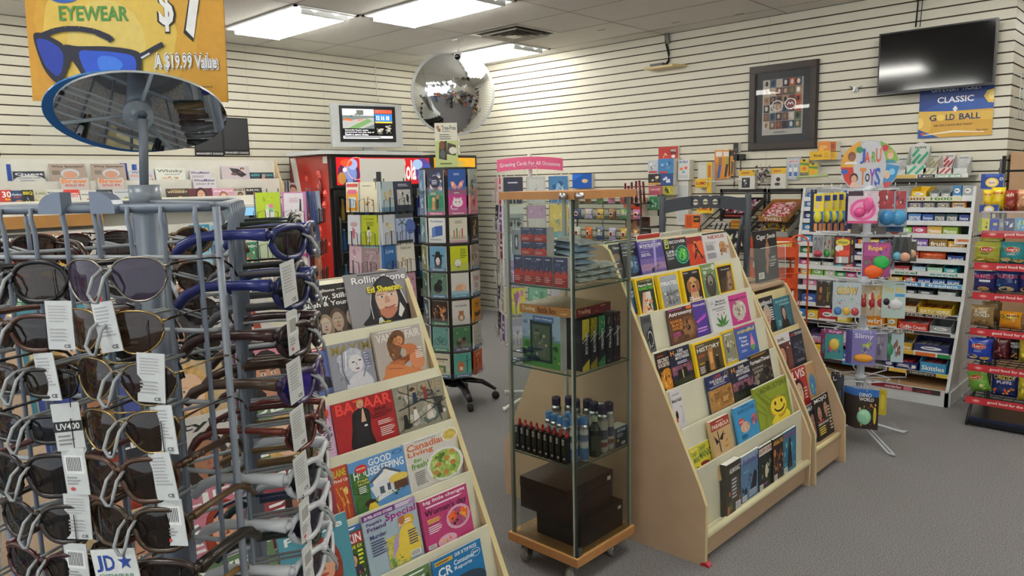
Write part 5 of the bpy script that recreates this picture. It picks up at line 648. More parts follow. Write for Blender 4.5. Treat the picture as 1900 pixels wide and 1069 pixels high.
# D behind the glass case
rows = [pD(980, y, 5.1).z for y in (328, 381, 432, 482, 532, 588)]; FD = [(10, [(-.155, .13), (.0, .13), (.155, .13)]), (-78, [(-.1, .13), (.08, .13)]), (100, [(0, .14)]), (190, [(0, .14)])]
c, psi = wire_tower(985, 5.3, 'white wire card tower with a pink banner, behind the glass tower cabinet', 'e4e2da', FD, rows, .24, .13, rows[0] + .16)
DC = [('2c2f44', 'n .1 .1 .9 .6 16 3 5c6484 3c3f5c 8c90a8;g .2 .74 .8 .84 1 dde', 'navy birthday'), ('c4c8c8', 'r .1 .1 .9 .9 d4d4d0;n .35 .4 .65 .75 5 3 889 aab;g .2 .15 .8 .35 3 999', 'silver grey'), ('4c84b8', 'n .1 .1 .9 .9 12 5 8cb8d8 2c5c8c d8dce0', 'bright blue'),
 ('8c9498', 'p 5c6468 .1 .3 .2 .55 .8 .55 .9 .3;e .3 .3 .1 .08 222;e .7 .3 .1 .08 222;r 0 .7 1 1 c8ccc8', 'grey vintage car'), ('b494b0', 'r .05 .1 .95 .5 c8c8c4;n .1 .55 .9 .95 8 4 d0b0cc a07c9c', 'mauve'), ('d8c068', 'n .1 .1 .9 .9 14 4 e8d88c b8a048 7c9c8c', 'yellow floral'),
 ('a8c0d0', 'n .1 .1 .9 .9 12 6 c8d8e0 88a8c0', 'powder blue'), ('c8b8a8', 'n .1 .1 .9 .9 12 7 a89888 e0d8cc', 'taupe'), ('7ca8b0', 'n .1 .1 .9 .9 12 8 a8c8c8 5c8c94', 'sea blue'),
 ('9c8cb8', 'n .1 .1 .9 .9 12 9 b8acd0 7c6c9c', 'violet'), ('8cc8d0', 'n .1 .1 .9 .9 12 1 d8e8e8 5ca0a8 3c7c90', 'aqua'), ('c4ccc0', 'n .1 .1 .9 .9 12 2 a8b4a4 e0e4dc', 'sage'),
 ('d8cc50', 'p a85c9c .5 .2 .7 .7 .6 .9 .4 .7;l 5c8c3c .05 .5 0 .4 .8;n 0 .3 1 1 6 4 e0b0d0 c88cb8', 'yellow and purple tulip'), ('7cac98', 'n .1 .1 .9 .9 12 4 a8ccb8 5c8c78;r .2 .1 .8 .4 d8d0a8', 'green meadow'), ('b8b0c0', 'n .1 .1 .9 .9 12 5 c8c4d0 9890a4', 'lavender grey'),
 ('9c98ac', 'r .3 .2 .8 .7 b8b4c4;n .3 .2 .8 .7 8 2 8c88a0 c8c4d4', 'large lavender'), ('c8c4c0', 'n .1 .1 .9 .9 10 3 b0aca8 e0dcd8', 'plain pale'), ('a88c9c', 'n .1 .1 .9 .9 12 5 c0a8b4 88707c', 'rose brown')]
for i, (bg, sp, lb) in enumerate(DC):
    r_, k = divmod(i, 3); tcard(c, psi, 10, .24, (-.155, 0, .155)[k], .128, rows[r_], bg, sp, f'{lb} card, {RW[r_]} row of the white wire tower behind the glass case', t=.026)
SD = [('b83048', 'red', 'c89c9c', 'pink and cream'), ('6c2c8c', 'deep purple', '30302c', 'black and white'), ('8c2c4c', 'wine red', 'c8b4ac', 'beige'), ('c8c0b4', 'cream', 'a8a094', 'grey beige'), ('b0a898', 'stone grey', '54405c', 'plum'), ('6c3c84', 'violet', '2c2430', 'black')]
for r_, (c1, n1, c2, n2) in enumerate(SD):
    tcard(c, psi, -78, .24, .08, .13, rows[r_], c1, 'g .1 .2 .9 .8 3 ddd', f'{n1} card seen edge-on, {RW[r_]} row of the white wire tower', t=.03); tcard(c, psi, -78, .24, -.09, .13, rows[r_], c2, 'g .1 .2 .9 .8 3 aaa', f'{n2} card behind the edge-on one, {RW[r_]} row, white wire tower', t=.03)
# pink banner
z0 = pD(985, 318, 5.2).z; wB = .46; m = MB(); N_ = 14
for i in range(N_):
    x0, x1 = -wB / 2 + wB * i / N_, -wB / 2 + wB * (i + 1) / N_; q = lambda x: .016 - (x / (wB / 2)) ** 2 * .016; yy = lambda x: (x / (wB / 2)) ** 2 * .03
    m.quad((x0, yy(x0), q(x0)), (x1, yy(x1), q(x1)), (x1, yy(x1), q(x1) + .085), (x0, yy(x0), q(x0) + .085), 'e8608c', 'print')
vs, fs_ = text_mesh('Greeting Cards For All Occasions', False); m.add([((a - .5) * .42, ((a - .5) * .42 / (wB / 2)) ** 2 * .03 - .0008, .036 + b * .035 - ((a - .5) * .42 / (wB / 2)) ** 2 * .016) for a, b in vs], fs_, 'fbf4f6', 'print')
m.tube([(-.04, -.003, -.01), (-.035, -.003, .035), (.045, -.003, .035), (.05, -.003, -.01)], .0018, 'e8e4e0'); m.tube([(0, 0, .0), (0, 0.01, -.06)], .003, 'e8e4e0'); o = m.build('banner_sign'); n, u = uvec(psi); o.location = c + n * .05 + V((0, 0, z0)); o.rotation_euler = (0, 0, psi); tag(o, 'curved pink banner with white handwriting above the white wire card tower', 'sign')
# ---------------- shop units behind the viewer (they show in the round mirror)
rd = random.Random(21)
for k, (x, y, w, lb) in enumerate(((2.4, 4.6, 1.6, 'white gondola of boxed goods right of the picture, nearest the candy stand'), (2.8, 3.1, 2.2, 'white gondola of boxed goods right of the picture, middle'), (2.9, 1.4, 2.2, 'white gondola of boxed goods just right of the viewer'), (2.6, -.6, 2.4, 'white gondola of boxed goods behind the viewer on the right'), (-3.4, -1.8, 2.4, 'white gondola of boxed goods behind the viewer on the left'), (-4.9, .2, 1.4, 'white gondola of boxed goods in the left aisle behind the sunglasses'))):
    e = empty('shop_gondola', (x, y, 0), lb, 'shelf unit', R(90) if k == 5 else 0, 'gondolas outside the picture'); m = MB(); m.box(-w / 2, -.02, 0, w / 2, .02, 1.35, 'd0d0cc', 'paint'); m.box(-w / 2, -.3, 0, w / 2, .3, .12, 'c8c8c4', 'paint'); m.build('body', e)
    for z in (.12, .42, .72, 1.02):
        m = MB(); m.box(-w / 2, -.28, z, w / 2, .28, z + .015, 'd4d4d0', 'paint'); s_ = m.build('shelf', e); m = MB()
        for sd in (-1, 1):
            xx = -w / 2 + .02
            while xx < w / 2 - .15: b = rd.uniform(.07, .15); hh = rd.uniform(.12, .24); m.box(xx, min(sd * .05, sd * .26), z + .0155, xx + b - .008, max(sd * .05, sd * .26), z + .0155 + hh, rd.choice(['b83c34', '2c5cb0', 'e0b830', '3c8c4c', 'e0dcd4', '5c3c84', 'd8702c', '1c1c24', '3c9cb0']), 'print'); xx += b
        o = m.build('goods', s_); o['kind'] = 'stuff'
# ---------------- helpers for packed goods
def deform(mb, i0, fn):
    for i in range(i0, len(mb.v)): mb.v[i] = fn(*mb.v[i])
def bag(name, w, h, col, spec, B=.035, parent=None, mat='film', crimp=None):
    """pillow bag, front on -y, bottom centre at origin"""
    key = ('bag', w, h, col, spec, B)
    if key in ARTMESH: return link(name, ARTMESH[key], parent)
    mb = MB(); nx, nz = 8, 10; rd = random.Random(int(w * 9000 + h * 700)); q = [[rd.uniform(-.004, .004) for _ in range(nx + 1)] for _ in range(nz + 1)]
    def bl(x, z): return B * max(0, 1 - abs(2 * x / w) ** 4) * max(0, 1 - abs(2 * z / h - 1) ** 5)
    for sd in (-1, 1):
        pts = []
        for j in range(nz + 1):
            for i in range(nx + 1):
                z = h * j / nz; pin = 1 - .08 * math.sin(PI * j / nz); x = w * (i / nx - .5) * (pin if 0 < i < nx or 1 else 1); pts.append((x, B + sd * (bl(x, z) + (q[j][i] if 0 < i < nx and 0 < j < nz else .0005)), z))
        mb.add(pts, [(j * (nx + 1) + i, j * (nx + 1) + i + 1, (j + 1) * (nx + 1) + i + 1, (j + 1) * (nx + 1) + i) for j in range(nz) for i in range(nx)], col, mat, True)
    for z in (0, h): mb.box(-w / 2, B - .002, z - (0 if z == 0 else .012), w / 2, B + .002, z + (.012 if z == 0 else 0), crimp or col, mat)
    i0 = len(mb.v); art(mb, w, h, spec, mat, y0=-.0055); deform(mb, i0, lambda x, y, z: (x * .94, y + B - bl(x, z), z))
    o = mb.build(name, parent); ARTMESH[key] = o.data; return o
def open_tray(name, w, h, d, col, spec, fill=None, parent=None):
    """cardboard display tray: front lower than the back, with rows of wrapped goods inside"""
    mb = MB(); t = .003; f = h * .62
    mb.box(-w / 2, 0, 0, w / 2, d, t, col, 'print'); mb.box(-w / 2, 0, 0, w / 2, t, f, col, 'print'); mb.box(-w / 2, d - t, 0, w / 2, d, h, col, 'print')
    for s in (-1, 1): mb.prism([(0, 0), (d, 0), (d, h), (d * .35, h), (0, f)], 'x', min(s * w / 2, s * (w / 2 - t)), max(s * w / 2, s * (w / 2 - t)), col, 'print')
    art(mb, w, f, spec)
    if fill:
        n = max(2, int(w / .035)); rd = random.Random(int(w * 1000))
        for i in range(n): x = -w / 2 + w * (i + .5) / n; mb.box(x - w / n * .42, .006, t, x + w / n * .42, d * .9, f * rd.uniform(.8, 1.05), fill, 'film')
    return mb.build(name, parent)
def front(Y, p0, p1):
    a = pY(*p0, Y); b = pY(*p1, Y); return V(((a.x + b.x) / 2, Y, b.z)), b.x - a.x, a.z - b.z

# ---------------- glass tower cabinet
cx0, cx1, cy0, cy1 = -2.085, -1.735, 2.17, 2.545; O = V(((cx0 + cx1) / 2, (cy0 + cy1) / 2, 0)); T = Matrix.Translation(-O)
e = empty('display_cabinet', O, 'tall glass tower cabinet with wooden top and base on castors, in the middle', 'display cabinet')
OAK = 'b07c4a'; m = MB(T); m.box(cx0 - .012, cy0 - .012, .088, cx1 + .012, cy1 + .012, .122, OAK, 'wood'); m.box(cx0 - .012, cy0 - .012, .122, cx1 + .012, cy1 + .012, .1235, 'c8985c', 'wood'); m.build('base', e)
m = MB(T); m.box(cx0 - .016, cy0 - .016, 1.532, cx1 + .016, cy1 + .016, 1.562, OAK, 'wood'); m.build('top', e)
for x in (cx0 + .05, cx1 - .05):
    for y in (cy0 + .05, cy1 - .05):
        m = MB(T); m.cyl((x - .012, y - .02, .03), (x + .012, y - .02, .03), .03, .03, '8c8c86', 'rubber', 18); m.cyl((x - .014, y - .02, .03), (x + .014, y - .02, .03), .012, .012, 'd8d8d4', 'metal', 10); m.prism([(x - .018, .03), (x - .018, .088), (x + .018, .088), (x + .018, .03), (x + .015, .03), (x + .015, .07), (x - .015, .07), (x - .015, .03)], 'y', y - .03, y + .0, '9c9c9c', 'metal'); m.build('castor', e)
for a, b in (((cx0, cy0), (cx1, cy0)), ((cx1, cy0), (cx1, cy1)), ((cx0, cy1), (cx1, cy1)), ((cx0, cy0), (cx0, cy1))):
    m = MB(T); m.quad((*a, .1235), (*b, .1235), (*b, 1.532), (*a, 1.532), 'f4f9f6', 'glass'); m.build('glass_pane', e)
for x, y, w in ((cx0, cy0, .014), (cx1, cy1, .012), (cx0, cy1, .014)): m = MB(T); m.box(min(x, x + (.5 - (x > -1.9)) * 2 * w), min(y, y + (.5 - (y > 2.3)) * 2 * w), .1235, max(x, x + (.5 - (x > -1.9)) * 2 * w), max(y, y + (.5 - (y > 2.3)) * 2 * w), 1.532, 'b4baae', 'paint'); m.build('corner_post', e)
m = MB(T); m.box(cx1 - .016, cy0 - .001, .1235, cx1 - .008, cy0 + .006, 1.532, 'a4aa9e', 'paint'); m.build('corner_post', e)
m = MB(T); m.box(cx1 - .003, cy0 - .003, .1235, cx1 + .003, cy0 + .003, 1.532, '26352e', 'plastic'); m.build('door_edge', e)
for z in (1.192, .858, .488): m = MB(T); m.quad((cx0 + .004, cy0 + .004, z), (cx1 - .004, cy0 + .004, z), (cx1 - .004, cy1 - .004, z), (cx0 + .004, cy1 - .004, z), 'eef6f2', 'glass'); m.tube([(cx0 + .004, cy0 + .004, z), (cx1 - .004, cy0 + .004, z), (cx1 - .004, cy1 - .004, z), (cx0 + .004, cy1 - .004, z)], .003, '4c6c5c', 'plastic', 5, closed=True); m.build('glass_shelf', e)
for z in (.13, 1.5): m = MB(T); m.box(cx1 - .001, cy0 + .004, z - .006, cx1 + .006, cy0 + .026, z + .03, '9a9c98', 'metal'); m.build('hinge', e)
m = MB(T); m.cyl((cx1 - .02, cy0 - .018, 1.545), (cx1 - .02, cy0 - .045, 1.545), .013, .012, 'd0d0d0', 'metal', 14); m.cyl((cx1 + .01, cy0 - .0, 1.545), (cx1 + .045, cy0 - .0, 1.545), .013, .012, 'd0d0d0', 'metal', 14); m.build('lock', e)
def stand(o, x, y, z, rz=0): o.matrix_basis = Matrix.Translation((x, y, z)) @ Matrix.Rotation(rz, 4, 'Z'); return o
# top shelf
z1 = 1.1955; BX = 'r 0 0 1 .42 a83838;p c84840 0 .4 .3 .55 .5 .42 .75 .58 1 .42 1 .3 0 .3;n .05 .5 .95 .95 14 {} 5c6488 8088a8 3c4468;g .1 .1 .9 .3 3 e0b0a8;g .2 .85 .8 .92 1 d8d8e8'
for i, (x, w) in enumerate(((-2.035, .05), (-1.978, .056), (-1.925, .044), (-1.878, .044), (-1.815, .07))):
    o = flat('small_box', w, .115, .045, BX.format(i + 3), '4a5070'); stand(o, x, 2.19, z1); tag(o, f'red and blue shrink-wrapped small box, {("leftmost", "second", "third", "fourth", "fifth")[i]} in the front row of the cabinet\'s upper shelf', 'box')
for i, x in enumerate((-1.995, -1.925)):
    for k in range(2):
        o = flat('small_box', .066, .055, .045, BX.format(i + k * 2 + 9), '4a5070'); stand(o, x, 2.20, z1 + .115 + k * .055); tag(o, f'red and blue little box stacked on the front row, {("left", "right")[i]} pile, {("lower", "upper")[k]}', 'box')
o = flat('small_box', .05, .1, .045, 'r .3 .2 .7 .8 5c6068;e .5 .5 .12 .2 d0d0d4', 'a0a4ac'); stand(o, -2.052, 2.20, z1 + .115); tag(o, 'pale grey box with a dark emblem stacked at the left of the upper cabinet shelf', 'box')
PG = [('e4ece8', 'clear'), ('dce4d8', 'pale green'), ('d0d8e0', 'grey'), ('ececE4', 'whitish')]
for i in range(12):
    c, cn = PG[i % 4]; col = i // 3; k = i % 3
    o = bag('packet', .09, .13, c, 'n .1 .2 .9 .9 8 3 c0ccc4 f4f8f4 d8e4dc', .010); o.matrix_basis = Matrix.Translation((-1.75 - (i % 2) * .01, 2.28 + col * .062, z1 + .012 + k * .022)) @ Matrix.Rotation(-PI / 2 + .1 * (i % 3), 4, 'Z') @ Matrix.Rotation(R(90), 4, 'X'); o.location.x += -.0
    tag(o, f'{cn} plastic packet of rolling supplies, {("bottom", "middle", "top")[k]} of pile {("nearest the door", "second along", "third along", "at the back")[col]}', 'packet')
BC = [('a8c0d4', 'steel blue'), ('c4d8e4', 'pale blue'), ('98b0c8', 'slate blue'), ('d4e2ea', 'ice blue')]
for i, (c, cn) in enumerate(BC):
    o = bag('packet', .12, .17, c, 'l dfe6ec .03 .1 .1 .1 .9;l dfe6ec .03 .3 .1 .3 .9;l 5c7488 .02 .5 .1 .5 .9;l dfe6ec .03 .7 .1 .7 .9', .012); o.matrix_basis = Matrix.Translation((-1.775 - .004 * i, 2.28 + .02 * i, 1.27 + .024 * i)) @ Matrix.Rotation(R(-108 + 6 * i), 4, 'Z') @ Matrix.Rotation(R(86), 4, 'X')
    tag(o, f'{cn} folded packet, {("lowest", "second", "third", "top")[i]} of the pile on the upper cabinet shelf', 'packet')
# second shelf
z2 = .8615
o = flat('card_game_box', .20, .215, .05, 'r 0 .55 1 1 a8c0d8;n 0 .5 1 1 14 5 e8eef4 7c98b8 c0d0e0;r 0 0 1 .5 5c9c50;n 0 .05 1 .5 22 4 3c7c40 8cc060 2c5c3c a8d070;r .22 .1 .8 .88 2c4038;r .28 .15 .74 .8 5c6c58;n .3 .18 .72 .78 16 9 8c9470 3c4c40 b8b890;r .3 .86 .84 .97 5c7cac;T Oak\'s_Challenge .35 .89 .8 .94 eef;r .42 .2 .62 .45 6c7468', '7ca0a8'); stand(o, -1.93, 2.20, z2, 0); tag(o, 'large blue and green card-game box with a window, front of the second cabinet shelf', 'box')
for i, (t, c, cn) in enumerate((('BOLTUND', 'd8c43c', 'yellow'), ('ELECTRODE', '9c8c28', 'olive yellow'), ('VIRIZION', '3c8c5c', 'green'), ('PIKACHU', '30303c', 'black'), ('MAROWAK', '3c2430', 'dark plum'))):
    m = MB(); w = .045; m.box(-w / 2, 0, 0, w / 2, .17, .205, '22242c', 'print'); art(m, w, .205, f'r 0 0 1 1 22242c;p {c} 0 1 1 1 1 .74 0 .6;p {c} 0 0 1 0 1 .22 0 .08;p e8e8e8 0 .56 1 .7 1 .68 0 .54;n .05 .78 .95 .98 6 {i} f0d860 e89c3c e8e8e0;n .05 .02 .95 .14 4 {i} e8c850 d8505c e8e8e0')
    m.M = Matrix.Translation((0, 0, .11)) @ Matrix.Rotation(R(-90), 4, 'Y'); art(m, .085, .018, f'T {t} .0 .1 1 .9 f4f4f0', y0=-.003, oz=-.009); o = m.build('card_game_box'); stand(o, -1.752, 2.262 + i * .052, z2, PI / 2); tag(o, f'upright card-game box with {cn} spine corners, {("first", "second", "third", "fourth", "last")[i]} from the cabinet\'s front corner', 'box')
m = MB(); m.box(-.14, 0, 0, .14, .24, .035, 'b07038', 'print'); art(m, .28, .035, 'r 0 0 1 1 c08448;T Trading .04 .2 .28 .8 e8e0c0;T Battle_Box .33 .15 .66 .85 6c2c18;n .68 .1 .98 .9 8 3 e8c060 8c3c24 e0d0a8'); m.M = Matrix.Rotation(PI / 2, 4, 'Z') @ Matrix.Translation((.12, -.14, 0)); art(m, .24, .035, 'r 0 0 1 1 7c2c34;T Trading .05 .2 .4 .8 e8c0a0;n .5 .1 .95 .9 8 5 b84c54 e0a080 5c1c24')
m.M = Matrix(); m.quad((-.135, .005, .0355), (.135, .005, .0355), (.135, .235, .0355), (-.135, .235, .0355), '9c8458', 'photo'); o = m.build('card_game_box'); stand(o, -1.895, 2.20, z2 + .216 - .0, R(3)); tag(o, 'flat orange-brown card-game box lying on top of the upright boxes in the cabinet', 'box')
for i in range(8):
    o = bag('packet', .065, .105, '2c4464', 'n .05 .1 .95 .9 14 6 5c7ca0 1c2c48 8cb0d0 3c5c84', .004); o.matrix_basis = Matrix.Translation((-2.045 + (i % 4) * .028, 2.172 + .11 + (i // 4) * .008 - .0, z2 + .008 + i * .0085)) @ Matrix.Rotation(R(-6 + 9 * (i % 3)), 4, 'Z') @ Matrix.Rotation(R(88), 4, 'X'); tag(o, 'shiny dark blue card packet in the heap at the lower left of the second shelf', 'packet', 'blue card packets heaped in front of the card-game box')
# third shelf
z3 = .4915
for i in range(9):
    x = -2.055 + i * .0315; m = MB(); m.box(-.0115, 0, 0, .0115, .04, .105, '1c1c1e', 'plastic'); art(m, .023, .105, 'r 0 0 1 1 1c1c1e;r .1 .72 .6 .95 d8d8d4;r .55 .3 .9 .95 2c3c30;g .2 .75 .55 .92 3 333;e .6 .2 .25 .05 c8c8c8;r .1 .35 .45 .65 3c4c40'); b = m.build('fluid_bottle'); m = MB(); m.lathe([(.009, .105), (.009, .112), (.006, .118), (.0055, .128), (.003, .132)], 'c0282c', 'plastic', 10, (0, .02, 0)); m.build('cap', b).parent = b
    stand(b, x, 2.18 + .0, z3); tag(b, f'black lighter-fluid tin with red cap, {ORDN[i] if 0 else ("first", "second", "third", "fourth", "fifth", "sixth", "seventh", "eighth", "ninth")[i]} from the left in the cabinet', 'fluid tin')
def spray_can(x, y, z, r, h, body, cap, lab, label, capn=1.):
    m = MB(); m.lathe([(r * .9, 0), (r, .004), (r, h * .78), (r * .75, h * .83)], body, 'metal', 16); rot = math.atan2(-(-x), 1); b = m.build('spray_can'); m = MB(); n = 8
    for i in range(n):
        a0, a1 = -PI / 2 - 1.2 + 2.4 * i / n, -PI / 2 - 1.2 + 2.4 * (i + 1) / n
        for (zb, zt_, cc) in lab: m.quad((r * 1.01 * math.cos(a0), r * 1.01 * math.sin(a0), h * zb), (r * 1.01 * math.cos(a1), r * 1.01 * math.sin(a1), h * zb), (r * 1.01 * math.cos(a1), r * 1.01 * math.sin(a1), h * zt_), (r * 1.01 * math.cos(a0), r * 1.01 * math.sin(a0), h * zt_), cc, 'print')
    l = m.build('label', b); m = MB(); m.lathe([(r * .86, h * .82), (r * .88, h * .97), (r * .78, h), (.001, h)], cap, 'plastic', 16); m.lathe([(r * .35, h), (r * .3, h * 1.012)], 'c8cc50' if capn else cap, 'plastic', 8); m.build('cap', b); stand(b, x, y, z, R(40)); return tag(b, label, 'can')
LB = [(.05, .3, '4c7cb0'), (.32, .72, 'd8dcd8'), (.45, .6, '5c88b8')]
sp = [(-1.79, 2.225), (-1.765, 2.262), (-1.835, 2.235), (-1.875, 2.25), (-1.915, 2.26), (-1.81, 2.285), (-1.85, 2.295), (-1.955, 2.27), (-1.89, 2.315)]
for i, (x, y) in enumerate(sp): spray_can(x, y, z3, .0175, .185 if i < 2 else .165, 'cfd3d4', '5c94d0', LB, f'white spray can with light blue cap, {("front corner", "right of the front corner", "third", "fourth", "fifth", "second row right", "second row middle", "far left", "second row left")[i]} in the cabinet')
for i, (x, y) in enumerate(((-1.765, 2.385), (-1.77, 2.435), (-1.82, 2.40), (-1.95, 2.40), (-1.905, 2.385), (-1.865, 2.415), (-1.99, 2.36))):
    spray_can(x, y, z3, .022, .2, 'b8bcb8', '2a2040', [(.06, .7, 'c4beb0'), (.3, .5, '3c4c7c'), (.14, .24, 'b04848')], f'silver gas can with dark purple cap, {("nearest the door", "second by the door", "third", "fourth", "fifth", "sixth", "leftmost")[i]} on the third cabinet shelf', 0)
m = MB(); m.lathe([(.024, 0), (.025, .01), (.025, .11), (.012, .135), (.011, .145)], '26301c', 'plastic', 14); b = m.build('bottle'); m = MB(); m.lathe([(.013, .145), (.013, .165)], 'b8c8a0', 'plastic', 10); m.build('cap', b); m = MB(); m.box(-.02, -.027, .03, .02, -.024, .09, '3c4430', 'print'); m.build('label', b); stand(b, -1.768, 2.335, z3, R(50)); tag(b, 'dark green bottle with a pale cap among the cans in the cabinet', 'bottle')
o = flat('small_box', .085, .085, .05, 'r 0 0 1 1 2c3440;r .08 .75 .9 .95 4c6488;T BUTANE .15 .78 .8 .9 e8e8ec;e .2 .35 .07 .07 d8c83c;b .5 .08 .3;g .1 .5 .8 .7 3 bbc', '9c9c98', key='btn'); stand(o, -1.748, 2.495, z3, PI / 2); tag(o, 'grey and black printed box at the right end of the third cabinet shelf', 'box')
o = flat('small_box', .1, .16, .05, 'r .1 .1 .9 .9 8894b0;g .2 .6 .8 .8 3 dde', 'a8b0c4'); stand(o, -1.86, 2.46, z3); tag(o, 'lavender grey box behind the purple-capped cans in the cabinet', 'box')
# humidors
def humidor(x0, y0, x1, y1, z, h, label, col):
    e = empty('cigar_box', ((x0 + x1) / 2, (y0 + y1) / 2, z), label, 'box'); w, d = (x1 - x0) / 2, (y1 - y0) / 2
    m = MB(); m.box(-w, -d, 0, w, d, h * .62, col, 'leather'); m.build('body', e); m = MB(); m.box(-w - .001, -d - .001, h * .64, w + .001, d + .001, h, col, 'leather'); m.build('lid', e)
    m = MB(); m.box(w + .001, d * .75, h * .72, w + .002, d * .9, h * .84, 'e4e4de', 'print'); m.build('price_sticker', e)
humidor(-2.0, 2.235, -1.765, 2.525, .124, .115, 'dark brown cigar box, the lower of two stacked on the cabinet floor', '2a201c'); humidor(-2.055, 2.195, -1.80, 2.50, .239, .135, 'reddish brown cigar box, the upper of two stacked on the cabinet floor', '38231e')
m = MB(); m.box(-.025, -.12, 0, .025, .12, .012, 'b8c8cc', 'acrylic'); m.box(-.025, -.12, .012, -.02, .12, .11, 'c8d4d8', 'acrylic'); o = m.build('acrylic_stand'); stand(o, -2.04, 2.32, .124); tag(o, 'clear acrylic stand on the cabinet floor left of the cigar boxes', 'stand')

# magazines leaning on the far side of the big rack, only their tops showing
for i, (px0, py, px1, bg, lb) in enumerate(((1120, 447, 1178, '4c5450', 'dark green-grey'), (1182, 434, 1224, 'b83c38', 'red'), (1226, 430, 1262, 'c8c4b8', 'off-white with a brown oval'), (1264, 425, 1300, 'b8bcb0', 'pale green'))):
    a = pX(px0, py, RX - .085); b = pX(px1, py - 6, RX - .085); b.y = min(b.y, 3.715); o = flat('magazine', b.y - a.y, .27, .006, 'n .1 .2 .9 .8 8 4 8c7c6c d8d0c4 54504c', bg); pose(o, V((RX - .088 - .27 * math.sin(TH), (a.y + b.y) / 2, a.z - .27 * math.cos(TH) - .006)), -PI / 2, TH); tag(o, f'{lb} magazine showing only its top edge behind the big rack', 'magazine')
# cigar magazine in its acrylic holder on the narrow rack
loc, w, h = on_plane(V((-1.86, 3.95, 1.0)), PI / 2, R(6), (1398, 436), (1439, 428.5), .29); loc.z = 1.006; w, h = w, .29
o = flat('magazine', w, h, .008, 'T Cigar_Snob .1 .8 .94 .92 e8e8e4;p 9c6c4c .42 .2 .5 .12 .56 .3 .66 .6 .6 .76 .48 .74 .44 .5;e .54 .8 .05 .05 8c5c40;n .05 .3 .9 .6 12 4 2c2420 3c302c 201a18;T BEST .7 .42 .9 .46 ddd;T OF_VEGAS .6 .36 .92 .4 ddd;g .6 .26 .9 .34 2 ccc;b .08 .06 .24', '141215'); pose(o, loc, PI / 2, R(6)); tag(o, 'black cigar magazine with a standing woman, in the clear holder on the narrow rack', 'magazine')
m = MB(); m.box(-w / 2 - .02, -.03, 0, w / 2 + .02, .06, .003, 'd8e4e4', 'acrylic'); m.quad((-w / 2 - .02, -.03, 0), (w / 2 + .02, -.03, 0), (w / 2 + .02, -.022, .2), (-w / 2 - .02, -.022, .2), 'e0ecec', 'acrylic'); m.quad((-w / 2 - .02, .015, 0), (w / 2 + .02, .015, 0), (w / 2 + .02, .04, .2), (-w / 2 - .02, .04, .2), 'e0ecec', 'acrylic'); m.quad((-w / 2 - .02, -.03, 0), (-w / 2 - .02, .06, 0), (-w / 2 - .02, .04, .2), (-w / 2 - .02, -.022, .2), 'e0ecec', 'acrylic')
m.tube([(-w / 2 - .02, -.022, .2), (w / 2 + .02, -.022, .2)], .0015, 'e8f0f0', 'plastic', 4); m.tube([(w / 2 + .02, -.03, 0), (w / 2 + .02, -.022, .2)], .0015, 'e8f0f0', 'plastic', 4); o = m.build('acrylic_holder'); o.location = (loc.x, loc.y, 1.003); o.rotation_euler = (0, 0, PI / 2); tag(o, 'clear acrylic holder standing on top of the narrow low rack', 'holder')

# ---------------- step ladder behind the racks
A = pD(1229, 380, 5.0); B = pD(1388, 376, 5.0); c = (A + B) / 2; zt = pD(1388, 357, 5.0).z; c.z = 0; u = (B - A); u.z = 0; w = u.length / 2; rz = math.atan2(u.y, u.x)
e = empty('step_ladder', c, 'dark grey folding step ladder with an arched three-hole top rail, behind the racks', 'step ladder', rz); DG = '3c4048'
for s in (-1, 1): m = MB(); m.tube([(s * w, 0, 0), (s * w, 0, zt - .02), (s * w, 0, zt)], [.022, .022, .014], DG, 'paint', 12); m.build('front_post', e)
for s in (-1, 1): m = MB(); m.tube([(s * (w - .02), .03, zt - .16), (s * (w - .02), .09, zt - .28), (s * (w - .02), .2, zt - .55), (s * (w - .02), .5, 0)], .014, DG, 'paint', 10, flat=1.4); m.build('rear_leg', e)
m = MB(); n = 14; pts = []; H = .085
def top(x): return zt - .045 + .032 * (1 - (x / w) ** 2)
xs = [-w + 2 * w * i / n for i in range(n + 1)]; holes = [(-.065, .02), (0, .02), (.065, .02)]
outline = [(x, top(x)) for x in xs] + [(x, top(x) - H) for x in xs[::-1]]
# rail built of cells so that the three holes are real
def cell(x0, x1):
    m.prism([(x0, top(x0)), (x1, top(x1)), (x1, top(x1) - H), (x0, top(x0) - H)], 'y', -.012, .012, DG, 'paint')
segs = [-w, -.6 * w, -.087]; cell(-w, -.6 * w); cell(-.6 * w, -.35 * w); cell(-.35 * w, -.087); cell(.087, .35 * w); cell(.35 * w, .6 * w); cell(.6 * w, w)
for hx_, hr in holes:
    cz = top(hx_) - H / 2; k = 16; ring = [(hx_ + hr * math.cos(2 * PI * i / k), cz + hr * math.sin(2 * PI * i / k)) for i in range(k)]
    def sq(i):
        a = 2 * PI * i / k; cx_, cy_ = math.cos(a), math.sin(a); sx, sz = (.033 if abs(hx_) < .01 else .0325), H / 2; t = min(sx / abs(cx_) if abs(cx_) > 1e-6 else 9, sz / abs(cy_) if abs(cy_) > 1e-6 else 9); return (hx_ + cx_ * t, cz + cy_ * t)
    for y in (-.012, .012):
        for i in range(k):
            a, b = ring[i], ring[(i + 1) % k]; c_, d_ = sq(i + 1), sq(i); m.quad((a[0], y, a[1]), (b[0], y, b[1]), (c_[0], y, c_[1]), (d_[0], y, d_[1]), DG, 'paint')
    for i in range(k): a, b = ring[i], ring[(i + 1) % k]; m.quad((a[0], -.012, a[1]), (b[0], -.012, b[1]), (b[0], .012, b[1]), (a[0], .012, a[1]), DG, 'paint')
m.build('top_rail', e)
for z in (.25, .5, .75): m = MB(); m.box(-w + .02, -.1, z - .012, w - .02, .06, z + .012, '4a4e54', 'paint'); m.build('step', e)

